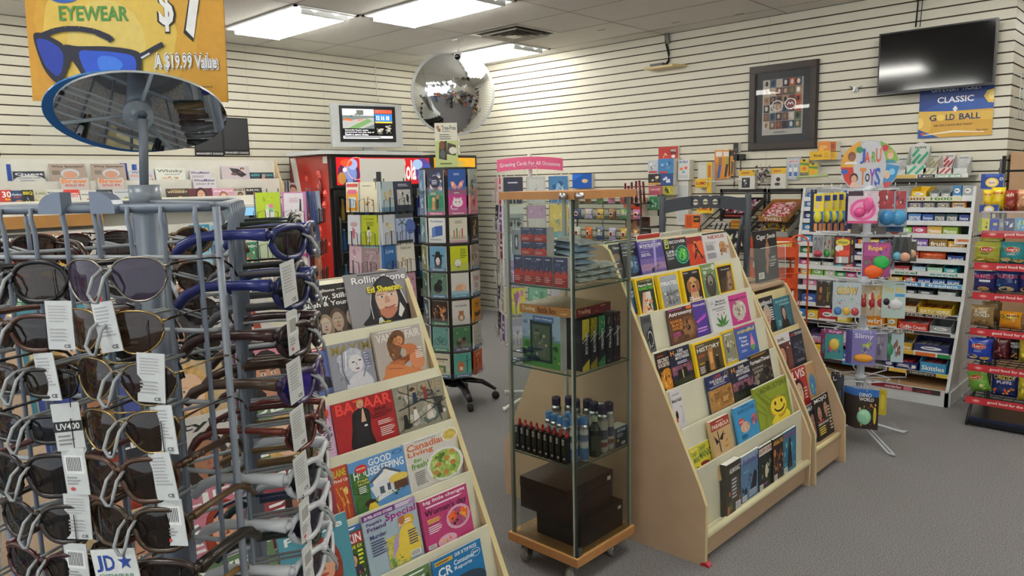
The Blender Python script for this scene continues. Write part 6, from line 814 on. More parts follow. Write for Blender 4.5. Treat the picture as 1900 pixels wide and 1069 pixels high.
# ---------------- orange wire display stand behind the narrow rack
c = pD(1445, 500, 5.1); c.z = 0; psi = tower_pose(c); e = empty('wire_display_stand', c, 'bright orange wire display stand with sloping bins, behind the narrow rack', 'display stand', psi); OR = 'd8521c'
zt = pD(1472, 438, 5.0).z
m = MB(); m.box(.1, -.012, 0, .125, .012, zt - .06, OR, 'paint'); m.build('post', e)
m = MB(); n = 12; m.tube([(.09 - .0, -.02, .7)] + [(.125 - .045 * math.cos(PI * i / n) * 1.3, -.02, zt - .06 + .06 * math.sin(PI * i / n)) for i in range(n + 1)] + [(.19, -.02, .35)], .006, OR, 'paint', 8); m.build('wire_hoop', e)
m = MB(); m.box(-.19, -.02, 0, -.17, .0, zt - .02, OR, 'paint'); m.build('post', e)
for k, z in enumerate((zt - .12, zt - .33, zt - .56)):
    m = MB(); m.prism([(-.02, z - .05), (-.12, z - .02), (-.12, z + .05), (-.115, z + .05), (-.115, z - .015), (.06, z - .045), (.06, z + .1), (.065, z + .1), (.065, z - .05)], 'x', -.19, .1, OR, 'paint'); m.tube([(-.19, -.13, z + .05), (.14, -.13, z + .09), (.14, .06, z + .1)], .004, OR); m.build('bin', e)
m = MB(); m.box(-.25, -.15, 0, .22, .18, .02, OR, 'paint'); m.build('base', e)
for k, (x, z, bg, lb) in enumerate(((-.1, zt - .12, 'd87020', 'orange'), (.03, zt - .12, 'e0b830', 'yellow'), (-.08, zt - .33, 'c8c0b0', 'white and orange'), (.03, zt - .56, 'c86020', 'rust'))):
    o = flat('snack_box', .1, .09, .08, 'T SNACK .15 .5 .85 .8 fff;r 0 0 1 .2 802c18', bg); q = Matrix.Rotation(psi, 4, 'Z') @ V((x, -.08, 0)); stand(o, c.x + q.x, c.y + q.y, z - .012, psi); tag(o, f'{lb} box in a bin of the orange wire stand', 'box')
# ---------------- right wall: television, pictures, hooks and hanging goods
def wall_item(name, cat, p0, p1, dep, bg, spec, label, group=None, edge='e9e6dd'):
    loc, w, h = front(YB - dep, p0, p1); o = flat(name, w, h, dep - .002, spec, bg, edge=edge); pose(o, loc); return tag(o, label, cat, group)
a = pY(1632, 58, 6.42); b = pY(1852, 38, 6.42); w = b.x - a.x; zt = (a.z + b.z) / 2; zb = (pY(1845, 165, 6.42).z + pY(1628, 168, 6.42).z) / 2; e = empty('television', ((a.x + b.x) / 2, 6.42, zb), 'large black flat television switched off, high on the right wall', 'television'); h = zt - zb
m = MB(); m.box(-w / 2, 0, 0, w / 2, .05, h, '0b0b0c', 'plastic'); m.build('housing', e); m = MB(); m.quad((-w / 2 + .012, -.002, .016), (w / 2 - .012, -.002, .016), (w / 2 - .012, -.002, h - .012), (-w / 2 + .012, -.002, h - .012), '060608', 'darkscreen'); m.build('screen', e)
m = MB(); m.box(-.15, .05, h * .3, .15, .158, h * .75, '1c1c1c', 'paint'); m.build('wall_bracket', e)
for px, r_ in ((1704, .006), (1712, .003)): m = MB(); m.tube([pY(px, -8, 6.56), pY(px - 1, 10, 6.56), pY(px - 5, 50, 6.55)], r_, '1a1a1a', 'rubber'); tag(m.build('power_cable'), f'{"thick" if r_ > .004 else "thin"} black cable running up from the large television', 'cable')
loc, w, h = front(YB - .035, (1391, 125), (1513, 274)); e = empty('picture_frame', loc, 'wide dark wooden picture frame with a photo collage on the right wall', 'picture'); m = MB(); f = .065
for q in ((-w / 2, 0, w / 2, f), (-w / 2, h - f, w / 2, h), (-w / 2, f, -w / 2 + f, h - f), (w / 2 - f, f, w / 2, h - f)):
    m.box(q[0], 0, q[1], q[2], .034, q[3], '2a1f1c', 'wood')
    m.box(q[0] + .008, -.008, q[1] + .008, q[2] - .008, 0, q[3] - .008, '33261f', 'wood')
m.build('frame', e); m = MB(); m.box(-w / 2 + f, .012, f, w / 2 - f, .02, h - f, '3c3c42', 'print')
pw, ph = w - 2 * f - .14, h - 2 * f - .13; m.box(-pw / 2 - .01, .011, f + .065, pw / 2 + .01, .012, f + .065 + ph, 'd8d4cc', 'print'); m.build('mat_board', e)
m = MB(); rd = random.Random(12); sp = ''
for i in range(6):
    for j in range(6): c = rd.choice(['c8a080', '8c3c2c', '3c3430', 'd8c8b0', '5c6c4c', 'c8582c', '2c2c3c', 'e0d8cc', '7c5c4c', '446080']); sp += f';r {i/6+.006:.3f} {.1+j*.15+.004:.3f} {(i+1)/6-.006:.3f} {.1+(j+1)*.15-.004:.3f} {c} photo;e {i/6+.08:.3f} {.1+j*.15+.08:.3f} .04 .045 {rd.choice(["e0c0a0","2c2420","a87c5c","f0ece4"])}'
art(m, pw, ph, sp + ';o .38 .52 .15 .1 f0f0f0 .85;o .72 .54 .15 .1 f0f0f0 .85;e .72 .54 .12 .08 6c2c28;l f0f0f0 .02 .64 .52 .68 .57 .72 .53 .76 .57 .8 .52;g .3 .03 .7 .06 1 555', y0=.0105, oz=f + .065); m.build('collage_print', e)
m = MB(); m.quad((-w / 2 + f, .002, f), (w / 2 - f, .002, f), (w / 2 - f, .002, h - f), (-w / 2 + f, .002, h - f), 'f0f0f0', 'glass'); m.build('glass_pane', e)
loc, w, h = front(YB - .012, (1710, 118), (1840, 250)); o = flat('poster', w, h, .004, 'r 0 .34 1 1 1c3c84;p 24509c 0 .34 .4 .5 1 .46 1 .34;r 0 0 1 .34 d0a03c;p d8b04c 0 .36 1 .31 1 .2 0 .26;T 2_JACKPOTS .1 .7 .9 .78 e8ecf0;T ON_EVERY_TICKET .16 .6 .84 .66 e8ecf0;T CLASSIC .25 .45 .74 .53 f4f4f4;r .47 .35 .53 .38 e8e8e8;r .485 .33 .515 .4 e8e8e8;T G .15 .22 .25 .3 1c2c5c;e .31 .26 .055 .045 e8c85c;T LD .38 .22 .5 .3 1c2c5c;T BALL .56 .22 .84 .3 1c2c5c;T ASK_FOR_A_QUICK_PICK_TODAY! .22 .14 .74 .17 3c3020;p e0b84c 1 .41 .93 .42 .87 .5 .91 .57 1 .59;p f0d880 1 .45 .94 .46 .92 .51 .95 .55 1 .56;p d8b04c 0 .05 .1 .05 .17 .1 .19 .17 .17 .24 .1 .29 0 .3;p f0d070 0 .13 .05 .14 .08 .2 .05 .26 0 .27;p 24509c 0 0 .3 0 .12 .07 0 .12;p f0e8d0 .06 .03 .5 .06 .9 .04 .9 .05 .5 .085 .1 .045;T Play_Smart .8 .06 .95 .085 3c3020;e .07 .055 .03 .02 c8502c', '1c3c84'); pose(o, loc); tag(o, 'blue and gold lottery poster partly hidden behind the large television', 'poster')
e = MB(); c = pY(1588, 166, 6.57); e.tube([c + V((-.05, 0, .03)), c, c + V((0, -.03, -.02)), c + V((.012, -.03, .012))], .004, 'b8b8b4', 'metal'); e.tube([c + V((.045, 0, .025)), c], .003, 'b8b8b4', 'metal'); e.box(c.x - .02, 6.56, c.z - .02, c.x + .02, 6.578, c.z + .02, 'b0b0ac', 'metal'); tag(e.build('wall_hook'), 'small bare metal hook on the right wall beside the framed collage', 'hook')
# little shelf with a black box
a = pY(1197, 128, 6.44); b = pY(1258, 122, 6.44); m = MB(); m.prism([(a.x, 6.42), (b.x - .05, 6.42), (b.x + .02, 6.57), (a.x, 6.57)], 'z', a.z - .012, a.z + .01, 'd8c08c', 'wood'); tag(m.build('wall_shelf'), 'small pale wooden shelf high on the right wall', 'shelf')
m = MB(); m.box(a.x + .05, 6.45, a.z + .0105, a.x + .19, 6.55, a.z + .04, '141416', 'plastic'); o = m.build('router'); tag(o, 'small black electronic box on the pale wall shelf', 'electronic box')
m = MB(); p = [pY(x, y, 6.56) for x, y in ((1216, 58), (1228, 62), (1235, 62), (1236, 80), (1241, 100), (1241, 112), (1236, 119))]; p[0].z = 2.99; m.tube(p[1:], .011, '141416', 'rubber', 6); m.tube([p[2] + V((.02, -.01, 0)), p[2] + V((.035, -.01, -.1))], .02, '8c8c88', 'plastic', 6); tag(m.build('power_cable'), 'black cable dropping from the ceiling to the small wall shelf', 'cable')

g1 = 'right wall of snacks'
for r in (
 ('header_card', 'sign', (1222, 273), (1258, 300), .03, 'b02c28', 'T HALLS .12 .06 .5 .24 f4f0e8;r .62 .5 .9 .85 5c1c1c;T MG .64 .66 .88 .82 e8e0d8;e .76 .36 .1 .1 e8e0d8;l f0d0a0 .03 .25 .3 .35 .6 .45 .4 .3 .55', 'red cough-drop header card on the right wall'),
 ('candy_bag', 'candy bag', (1202, 298), (1221, 322), .14, 'c4c8cc', 'n .1 .2 .9 .9 8 3 e8ecec 8c98a8;r .1 .05 .9 .2 b84040', 'white cough-drop bag under the red header card, left'),
 ('candy_bag', 'candy bag', (1221, 295), (1250, 323), .15, '3c7cb0', 'n .1 .2 .9 .9 8 4 8cc0e0 2c5c90 e8ecec;r .1 .05 .6 .2 b84040', 'blue cough-drop bag under the red header card'),
 ('candy_bag', 'candy bag', (1203, 323), (1227, 343), .14, '2c2824', 'n .1 .2 .9 .9 8 5 e0d8c8 5c544c;r 0 0 1 .2 c89850', 'dark candy bag on the wall rack, second row left'),
 ('candy_bag', 'candy bag', (1226, 323), (1249, 344), .15, '2c4c8c', 'n .1 .1 .9 .9 10 6 5c88c8 1c2c5c e8ecf0', 'dark blue berry candy bag on the wall rack'),
 ('candy_bag', 'candy bag', (1204, 345), (1228, 362), .14, 'b85c6c', 'T candy .1 .4 .9 .8 e8c8c8', 'rose candy bag on the wall rack, third row'),
 ('candy_bag', 'candy bag', (1229, 345), (1250, 362), .15, 'a8a03c', 'n .1 .1 .9 .9 8 8 d8d050 3c3c20', 'yellow-green candy bag on the wall rack, third row'),
 ('candy_bag', 'candy bag', (1205, 365), (1222, 389), .14, '3c8c5c', 'n .1 .1 .9 .9 8 9 a8d8b0 1c4c2c e8ecec', 'green mint bag on the wall rack, fourth row'),
 ('chute_rack', 'dispenser', (1258, 297), (1279, 334), .09, 'dcdcd8', 'T BUBLE .15 .84 .85 .95 2c5cb0;e .3 .55 .14 .07 e8742c;e .7 .6 .14 .07 d84c4c;e .5 .4 .14 .06 5cb0d8;r .1 .1 .9 .25 c8ccd0', 'white gum dispenser top with coloured dots'),
 ('chute_rack', 'dispenser', (1256, 336), (1276, 418), .07, 'dadad4', 'r .1 .55 .9 .9 c4c8c8;r .1 .08 .9 .48 c8ccca', 'tall white empty gum chute below the dotted dispenser top'),
 ('price_channel', 'display strip', (1295, 303), (1312, 335), .02, 'c8c8c0', 'r .1 .1 .9 .9 d4d4cc', 'clear plastic strip above the yellow candy chute'),
 ('chute_rack', 'dispenser', (1290, 332), (1312, 348), .1, 'e0b820', 'T BLAMMO .1 .3 .9 .7 b82c2c;r 0 0 1 .12 c89c10', 'yellow candy chute, left box'),
 ('chute_rack', 'dispenser', (1312, 301), (1320, 358), .09, 'e0b820', 'r .2 .5 .8 .9 b86c20', 'yellow candy chute, tall side card'),
 ('chute_rack', 'dispenser', (1293, 378), (1323, 396), .1, 'e0b820', 'T BLAMMO .1 .3 .7 .7 b82c2c;e .85 .5 .08 .25 8c2c1c', 'yellow candy chute, lower box seen under the ladder rail'),
 ('blister_pack', 'blister pack', (1326, 279), (1342, 333), .02, 'd88c38', 'r .15 .78 .85 .95 e8e0d8;p 3c6cb0 .3 .05 .6 .05 .8 .5 .5 .55;p 8c6c48 .4 .5 .8 .5 .85 .75 .5 .75', 'orange blister pack with a blue tool, leftmost of three'),
 ('blister_pack', 'blister pack', (1340, 279), (1354, 331), .03, 'd88c38', 'r .15 .78 .85 .95 e8e0d8;p 2c3430 .3 .05 .6 .05 .8 .5 .5 .55;p 8c9c48 .4 .5 .8 .5 .85 .75 .5 .75', 'orange blister pack with a black tool, middle of three'),
 ('blister_pack', 'blister pack', (1353, 277), (1363, 326), .03, 'd88c38', 'r .15 .75 .85 .95 2c2420;p 5c5448 .3 .05 .7 .05 .8 .5 .4 .55', 'narrow orange blister pack, rightmost of three'),
 ('battery_pack', 'battery pack', (1361, 265), (1370, 282), .05, '1c1e1c', 'r .2 .1 .8 .4 3c403c', 'black plastic peg-hook block above the keychains'),
 ('gift_bag', 'small bag', (1371, 316), (1400, 351), .06, 'd8d6cc', 'r 0 .7 1 1 e0b830;T paper .2 .76 .7 .9 b83c2c;r .2 .08 .7 .6 2c2c34;n .25 .12 .65 .56 8 3 d8d4c8 5c5c64', 'white packet with yellow top and black animal print, left of two'),
 ('gift_bag', 'small bag', (1431, 312), (1457, 350), .06, 'd8d6cc', 'r 0 .72 1 1 e0b830;T paper .2 .78 .7 .9 b83c2c;e .5 .45 .15 .1 2c2c2c;e .45 .22 .2 .08 3c3c3c', 'white packet with yellow top and dark print, right of two'),
 ('blister_pack', 'blister pack', (1460, 293), (1484, 333), .03, 'b8c0c8', 'r .1 .75 .9 .9 e0d8dc;T glue .15 .78 .85 .88 b83c54;p e8ecec .15 .1 .42 .1 .42 .5 .28 .62 .15 .5;p e8ecec .52 .1 .8 .1 .8 .5 .66 .62 .52 .5;r .18 .15 .4 .35 3c6cb0;r .55 .15 .78 .35 3c6cb0;p 3c6cb0 .24 .56 .33 .56 .28 .7;p 3c6cb0 .62 .56 .7 .56 .66 .7', 'blister pack with two white glue bottles'),
 ('bottle_pack', 'bottle', (1485, 296), (1500, 320), .06, 'd8b828', 'p 5c8c3c 0 .6 1 .5 1 .7 0 .75;r .3 .85 .6 1 2c2c24;e .5 .3 .25 .15 e86c2c', 'yellow paint bottle, left of two'),
 ('bottle_pack', 'bottle', (1501, 303), (1517, 325), .06, 'd8b828', 'p 5c8c3c 0 .6 1 .5 1 .7 0 .75;r .3 .85 .6 1 2c5c34;e .5 .3 .25 .15 e8a02c', 'yellow paint bottle, right of two'),
 ('candy_box', 'box', (1503, 281), (1540, 296), .12, 'e0b020', 'T Ricola .2 .35 .6 .65 3c3410;g .7 .2 .95 .8 3 c89010', 'yellow herb-candy box, lower of the stack left of the round toy sign'),
 ('candy_box', 'box', (1540, 282), (1552, 296), .11, 'e0ac1c', 'g .2 .2 .8 .8 3 b88410', 'yellow box end beside the herb-candy box'),
 ('candy_box', 'box', (1518, 263), (1540, 281), .11, 'd8842c', 'T bits .25 .35 .75 .65 f0e0b0;e .3 .3 .2 .3 e8b04c', 'orange candy box on top of the yellow herb-candy box'),
 ('candy_box', 'box', (1540, 263), (1551, 280), .1, 'b86020', 'e .5 .5 .3 .3 8c3c14', 'brown-orange candy box beside the orange one'),
 ('snack_dispenser', 'dispenser', (1271, 398), (1300, 424), .14, 'd8601c', 'r .1 .1 .45 .9 b84810;r .55 .45 .95 .9 2c1c14;T KIT .6 .6 .9 .75 e8c050;n .1 .1 .9 .4 5 2 2c1c14 e89c3c', 'orange slanted snack dispenser below the yellow chute'),
 ('lighter_card', 'display card', (1157, 367), (1174, 386), .1, 'd8581c', 'r 0 .6 1 1 e0b820;e .5 .5 .35 .14 1c1c1c;r .2 .62 .8 .8 7c9c2c', 'red and yellow display card, left of two beside the glass cabinet'),
 ('lighter_card', 'display card', (1175, 367), (1192, 402), .1, 'd8401c', 'r 0 .75 1 1 e0b820;e .5 .62 .35 .1 1c1c1c;r .2 .8 .8 .9 7c9c2c;g .2 .3 .8 .4 1 8c2010', 'tall red and yellow display card, right of two beside the glass cabinet'),
 ('snack_box', 'box', (1160, 398), (1180, 428), .2, '8c6438', 'r 0 .7 1 1 e09020;n .1 .1 .9 .7 8 5 e8dcc0 3c2418 d85c2c', 'small orange topped box on the black wire rack'),
 ('snack_box', 'box', (1182, 402), (1206, 420), .2, '4c2c24', 'n .1 .1 .9 .9 8 4 6c4438 2c1814 e0c8b0', 'dark brown snack box on the black wire rack, upper right'),
 ('snack_box', 'box', (1180, 424), (1208, 442), .2, '2c2624', 'g .1 .3 .9 .7 2 8c847c', 'black snack box low on the black wire rack'),
 ('patterned_bag', 'bag', (1322, 412), (1352, 432), .2, 'd0ccc0', 'l 1c1c1c .1 .1 .1 .3 .9;l 1c1c1c .1 .4 .1 .6 .9;l 1c1c1c .1 .7 .1 .9 .9', 'black and white striped rope-like packet behind the big rack'),
 ('patterned_bag', 'bag', (1346, 424), (1382, 466), .22, '1c1c1c', 'p e0dccc .1 .1 .3 .2 .25 .45;p e0dccc .4 .2 .6 .1 .55 .4;p e0dccc .7 .3 .9 .2 .8 .5;p e0dccc .15 .6 .35 .5 .4 .8;p e0dccc .5 .6 .75 .55 .6 .9', 'black bag with white leaf pattern behind the big rack'),
 ('snack_box', 'box', (1356, 408), (1388, 430), .18, 'd89820', 'r 0 .7 1 .9 b86c14', 'amber cardboard box behind the ladder\'s right post'),
 ('blue_package', 'package', (1062, 323), (1098, 349), .05, '1c54a8', 'e .65 .5 .16 .14 d8b888;p 2c6cc8 0 .5 .6 1 0 1', 'blue package above the glass cabinet\'s top'),
): wall_item(*r)
rd = random.Random(6); gx = pY(1416, 325, 6.5)
m = MB()
for i in range(60): p = V((rd.gauss(0, .035), rd.uniform(-.04, .03), rd.gauss(0, .04))); s_ = rd.uniform(.012, .028); q = [p + V((rd.uniform(-s_, s_), rd.uniform(-s_, s_), rd.uniform(-s_, s_))) for _ in range(4)]; m.add(q, [(0, 1, 2), (0, 2, 3), (1, 2, 3)], rd.choice(['c8c4c8', '9c8ca0', 'e0dce0', 'a8b89c', 'b8949c']), 'metal')
m.tube([(0, .0, 0), (0, .075, .05)], .004, 'c0c0c0', 'metal'); o = m.build('foil_packets'); o.location = gx; tag(o, 'crinkled cluster of silver foil packets hanging between the two white packets', 'foil packets', kind='stuff')
# keychains
for k, px in enumerate((1365, 1376)):
    e = empty('keychain', pY(px, 292, 6.53), f'black carabiner key chain on the right wall, {("left", "right")[k]} of two', 'key chain'); m = MB(); m.box(-.02, -.01, -.02, .02, .044, .03, '16181a', 'plastic'); m.build('holder', e)
    m = MB(); m.tube([(-.006 + .004 * (i % 2), -.008, -.02 - i * .014) for i in range(5 + (14 if k == 0 else 3))], .007, '6c665c', 'metal', 5); m.build('chain', e)
# small wire hooks trays
m = MB(); a = pY(1310, 337, 6.4); b = pY(1352, 331, 6.4)
for y in (6.4, 6.45, 6.5): m.tube([(a.x, y, a.z), (b.x + .06, y, a.z)], .003, 'e0e0dc')
for x in np.linspace(a.x, b.x + .06, 5): m.tube([(x, 6.4, a.z + .02), (x, 6.4, a.z), (x, 6.575, a.z)], .003, 'e0e0dc')
tag(m.build('wire_tray'), 'small white wire tray under the orange blister packs', 'wire tray')
m = MB(); a = pY(1478, 329, 6.4); b = pY(1536, 325, 6.4); m.cyl(a, b, .012, .012, 'b8c88c', 'film', 10); m.box(a.x + .02, 6.405, a.z - .004, a.x + .03, 6.578, a.z + .004, 'd8d8d0', 'paint'); tag(m.build('rolled_packet'), 'pale green rolled packet on a short wall peg under the paint bottles', 'packet')
# slanted wire racks with boxes of wrapped candy
def slant_rack(x0, x1, y0, z0, z1, label):
    e = empty('wire_candy_rack', ((x0 + x1) / 2, 6.5, z0), label, 'wire rack'); w = (x1 - x0) / 2; m = MB(); H = z1 - z0
    m.box(-w, .06, H * .0, -w + .02, .078, H, '1c1c1e', 'paint'); m.box(w - .02, .06, 0, w, .078, H, '1c1c1e', 'paint'); m.box(-w, .06, H - .03, w, .078, H, '1c1c1e', 'paint'); m.build('wall_frame', e)
    for k, zz in enumerate((H * .42, H * .14)):
        m = MB()
        for s in (-1, 1): m.tube([(s * w, .07, zz + .14), (s * w, y0, zz), (s * w, y0 - .01, zz + .05), (s * w, .06, zz + .2)], .005, '1c1c1e')
        for t in np.linspace(0, 1, 6): m.tube([(-w, .07 + (y0 - .07) * t, zz + .14 * (1 - t)), (w, .07 + (y0 - .07) * t, zz + .14 * (1 - t))], .003, '1c1c1e')
        m.build('wire_basket', e)
    return e
a = pY(1400, 352, 6.55); b = pY(1490, 350, 6.55); c_ = pY(1405, 470, 6.3); slant_rack(a.x + .12, b.x, -.3, c_.z - .1, b.z, 'black wire rack holding the tray of pink candy, left of the white candy stand')
a2 = pY(1350, 352, 6.55); b2 = pY(1420, 350, 6.55); slant_rack(a2.x - .08, b2.x, -.3, c_.z - .1, b2.z, 'black wire rack with dark candy boxes behind the ladder')
def slant_tray(p0, p1, Yb, Yf, zlift, col, fills, txt, label, n=70):
    a = pY(*p0, Yf); b = pY(*p1, Yf); w = (b.x - a.x) / 2; d = Yb - Yf; m = MB(); m.box(-w, 0, 0, w, d, .005, col, 'print'); m.box(-w, 0, 0, w, .005, .05, col, 'print'); m.box(-w, d - .005, 0, w, d, .06, col, 'print'); m.box(-w, 0, 0, -w + .005, d, .055, col, 'print'); m.box(w - .005, 0, 0, w, d, .055, col, 'print')
    art(m, 2 * w, .05, txt); rd = random.Random(n)
    for i in range(n): x, y, z = rd.uniform(-w + .02, w - .02), rd.uniform(.015, d - .02), .008 + rd.random() * .03; T = Matrix.Translation((x, y, z)) @ Matrix.Rotation(rd.random() * 3, 4, 'Z'); m.box(-.012, -.006, 0, .012, .006, .012, rd.choice(fills), 'film', T)
    o = m.build('candy_tray'); o.matrix_basis = Matrix.Translation(((a.x + b.x) / 2, Yf, (a.z + b.z) / 2 - .02)) @ Matrix.Rotation(R(24), 4, 'X'); tag(o, label, 'candy tray'); o['contents'] = 'wrapped candy'
slant_tray((1408, 405), (1462, 410), 6.5, 6.18, 0, 'a8743c', ['d87c88', 'e8b0b4', 'c84c5c', 'e8e0dc'], 'T TWIRLS .2 .15 .8 .85 f0e8e0;l 8c1c24 .02 .15 .1 .85 .1', 'brown tray heaped with pink wrapped candy on the right wire rack', 260)
slant_tray((1340, 398), (1392, 404), 6.5, 6.2, 0, '2c1c18', ['c8a8c8', '7c4c6c', 'e0d0d8', 'a8343c'], 'g .1 .3 .9 .7 1 c84030', 'dark tray of purple and white candy bars behind the ladder', 150)
slant_tray((1408, 432), (1462, 438), 6.5, 6.2, 0, 'a8a4a0', ['e0b83c', 'c88c20', 'e8d070'], 'r 0 0 1 1 b8b4b0', 'grey and yellow candy tray below the tray of pink candy', 50)
# black wire shelf unit with snack bags behind the cabinet
a = pY(1064, 352, 6.5); b = pY(1216, 352, 6.5); e = empty('wire_shelf_unit', ((a.x + b.x) / 2, 6.4, 0), 'black wire shelf unit with snack bags against the right wall, behind the glass cabinet', 'shelf unit'); w = (b.x - a.x) / 2; m = MB()
for s in (-1, 1):
    for y in (-.16, .16): m.tube([(s * w, y, 0), (s * w, y, 1.5)], .008, '1a1a1c')
for s in (-1, -.33, .33, 1): m.tube([(s * w, .16, .2), (s * w, .16, 1.5)], .004, '1a1a1c')
m.build('uprights', e)
for z in (.3, .7, .98, 1.2, 1.36):
    m = MB(); m.tube([(-w, -.16, z), (w, -.16, z), (w, .16, z), (-w, .16, z)], .005, '1a1a1c', closed=True)
    for t in np.linspace(-.95, .95, 14): m.tube([(w * t, -.16, z), (w * t, .16, z)], .0025, '1a1a1c', n=4)
    m.tube([(-w, -.16, z + .05), (w, -.16, z + .05)], .003, '1a1a1c'); m.build('wire_shelf', e)
BG = [('b83c2c', 'red'), ('d8a83c', 'golden'), ('e0d8c8', 'cream'), ('8c5c34', 'brown'), ('d86c2c', 'orange'), ('5c8c4c', 'green'), ('3c4c7c', 'blue'), ('c87ca0', 'pink'), ('c8b8d8', 'lilac')]
rd = random.Random(9)
for k, z in enumerate((.985, 1.205, 1.365)):
    for i in range(7):
        c, cn = BG[(i * 2 + k * 4) % 9]; hh = (.13, .1, .09)[k]; x = (a.x + b.x) / 2 - w * .86 + w * .287 * i
        if k == 2: hh = .12; o = bag('snack_bag', .085, hh, c, 'n .1 .2 .9 .8 5 2 f0e8d8 c83c2c', .012)
        else: o = bag('snack_bag', .1, hh, c, 'T COMBOS .1 .35 .9 .65 f4ece0;e .5 .75 .2 .1 f0d070' if (i + k) % 3 == 0 else 'e .5 .5 .3 .25 f0e8d8;e .5 .5 .2 .15 8c2c1c', .02)
        stand(o, x, 6.26, z, rd.uniform(-.15, .15)); tag(o, f'{cn} snack bag, {("first", "second", "third", "fourth", "fifth", "sixth", "seventh")[i]} from left, {("middle", "second", "top")[k]} shelf of the black wire unit', 'snack bag')
for i, (px, py, px1, py1) in enumerate(((1160, 340, 1164, 372), (1166, 345, 1170, 372), (1172, 338, 1177, 372), (1180, 336, 1185, 366), (1186, 335, 1190, 366), (1193, 337, 1196, 366))):
    p = pY(px, py, 6.25); q = pY(px + (3 if i > 3 else 0), py1, 6.25); m = MB(); m.cyl((0, 0, 0), (p.x - q.x, 0, max(p.z - 1.371, .12)), .012, .012, '6c1c24', 'film', 8); o = m.build('cigar_tube'); o.location = (q.x, 6.25, 1.371); tag(o, f'slender dark red tube standing on the black wire unit, {("leftmost", "second", "third", "fourth", "fifth", "rightmost")[i]}', 'tube')

# ---------------- white candy stand
X0, X1 = -2.47, -1.246; PR = [(5.63, 0), (5.63, .10), (5.655, .115), (5.88, .60), (5.925, .68), (6.08, 1.5), (6.53, 1.5), (6.53, 0)]
e = empty('candy_stand', ((X0 + X1) / 2, 6.1, 0), 'white multi-shelf candy stand against the right wall', 'shelf unit'); T = Matrix.Translation((-(X0 + X1) / 2, -6.1, 0)); WH = 'd4d6d6'
for x0, x1 in ((X0, X0 + .02), (X1 - .02, X1)): m = MB(T); m.prism(PR, 'x', x0, x1, WH, 'paint'); m.build('side_panel', e)
m = MB(T); m.box(X0, 5.63, 0, X1, 5.65, .11, WH, 'paint'); m.build('base_board', e); m = MB(T); m.box(X1, 5.66, 0, X1 + .012, 6.53, .10, WH, 'paint'); m.build('side_plinth', e)
m = MB(T); m.box(X0 + .02, 6.40, .11, X1 - .02, 6.42, 1.5, 'b4b6b4', 'paint'); m.build('back_board', e)
m = MB(T); m.box(X0 + .02, 5.66, .105, X1 - .02, 6.4, .115, 'b08c64', 'wood'); m.build('floor_board', e)
def yprof(z):
    if z > .68: return 5.925 + (z - .68) * (.155 / .82)
    return 5.655 + (z - .115) * (.225 / .485)
def zpx(px, py):
    z = 1.
    for _ in range(20): z = pY(px, py, yprof(z) + .012).z
    return z
RL = [zpx(1788, y) for y in (368, 389, 414, 438.5, 463, 487, 511, 532.5, 555, 591, 625, 665.5, 703)]
CR = ['top', 'second', 'third', 'fourth', 'fifth', 'sixth', 'seventh', 'eighth', 'ninth', 'tenth', 'eleventh', 'twelfth', 'thirteenth']
RTXT = {0: 'r .6 .1 .95 .9 d8d8b0;T 1000 .62 .2 .75 .8 8c3c2c;T 1000 .78 .2 .9 .8 3c7c4c', 6: 'T excel .3 .2 .42 .8 a82c34;T excel .62 .2 .75 .8 3c8c5c;T excel .82 .2 .97 .8 3c9c8c', 7: 'r .55 .1 .78 .9 3c8cc0;T freedent .57 .2 .76 .8 fff;r .8 .1 1 .9 4c9cc8;T freedent .82 .2 .98 .8 fff', 9: 'r .62 .1 1 .9 2c2428;T COFFEE_CRISP .65 .2 .95 .8 d8c8b0', 10: 'r .1 .1 .98 .9 3c3434;T Caramel .6 .15 .78 .85 e0d0b0', 11: 'r .0 .0 .65 1 c87c9c;r .66 0 .8 1 e0b83c;r .81 0 .92 1 d86c2c;r .93 0 1 1 2c8c4c', 12: "r 0 0 1 1 3c3434;r .4 0 .5 1 3c8cc8;T HERSHEY'S .52 .2 .66 .8 c8c0b0;r .68 0 .78 1 e0b84c;T HERSHEY'S .8 .2 .93 .8 c8c0b0;r .94 0 1 1 e0c040"}
for k, z in enumerate(RL):
    y = yprof(z); m = MB(T); m.box(X0 + .02, y + .02, z - .006, X1 - .02, 6.4, z, 'c4c8c8', 'paint'); m.build('shelf', e)
    hh = .034 if k < 9 else .026; m = MB(T); m.box(X0 + .021, y, z - hh * .6, X1 - .021, y + .012, z + hh * .4, 'dfe2e2', 'paint'); m.M = Matrix.Translation((0, y - 6.1, z - hh * .6))
    if k in RTXT: art(m, X1 - X0 - .05, hh, RTXT[k])
    m.build('price_rail', e)
m = MB(T); m.M = T @ Matrix.Translation((X1 - .27, 5.628, .075)); art(m, .45, .033, 'r 0 0 1 1 8c2430;T wunderbar .2 .2 .45 .8 f0e0e0;r .48 0 .6 1 c87c8c;r .62 0 .99 1 3c3434;T caramilk .66 .2 .88 .8 b03c3c'); m.build('price_label', e)
a = zpx(1790, 445); m = MB(T); m.box(X1 - .1, yprof(a) - .01, a - .03, X1 - .0, yprof(a) - .004, a + .02, 'e8e8e4', 'print'); m.M = T @ Matrix.Translation((X1 - .05, yprof(a) - .0105, a - .03)); art(m, .1, .05, 'r .1 .3 .9 .7 d89c6c;T gum .25 .35 .75 .65 b03030'); m.build('price_card', e)
gum = 'r 0 .35 1 .5 {};g .1 .6 .8 .9 1 eee'
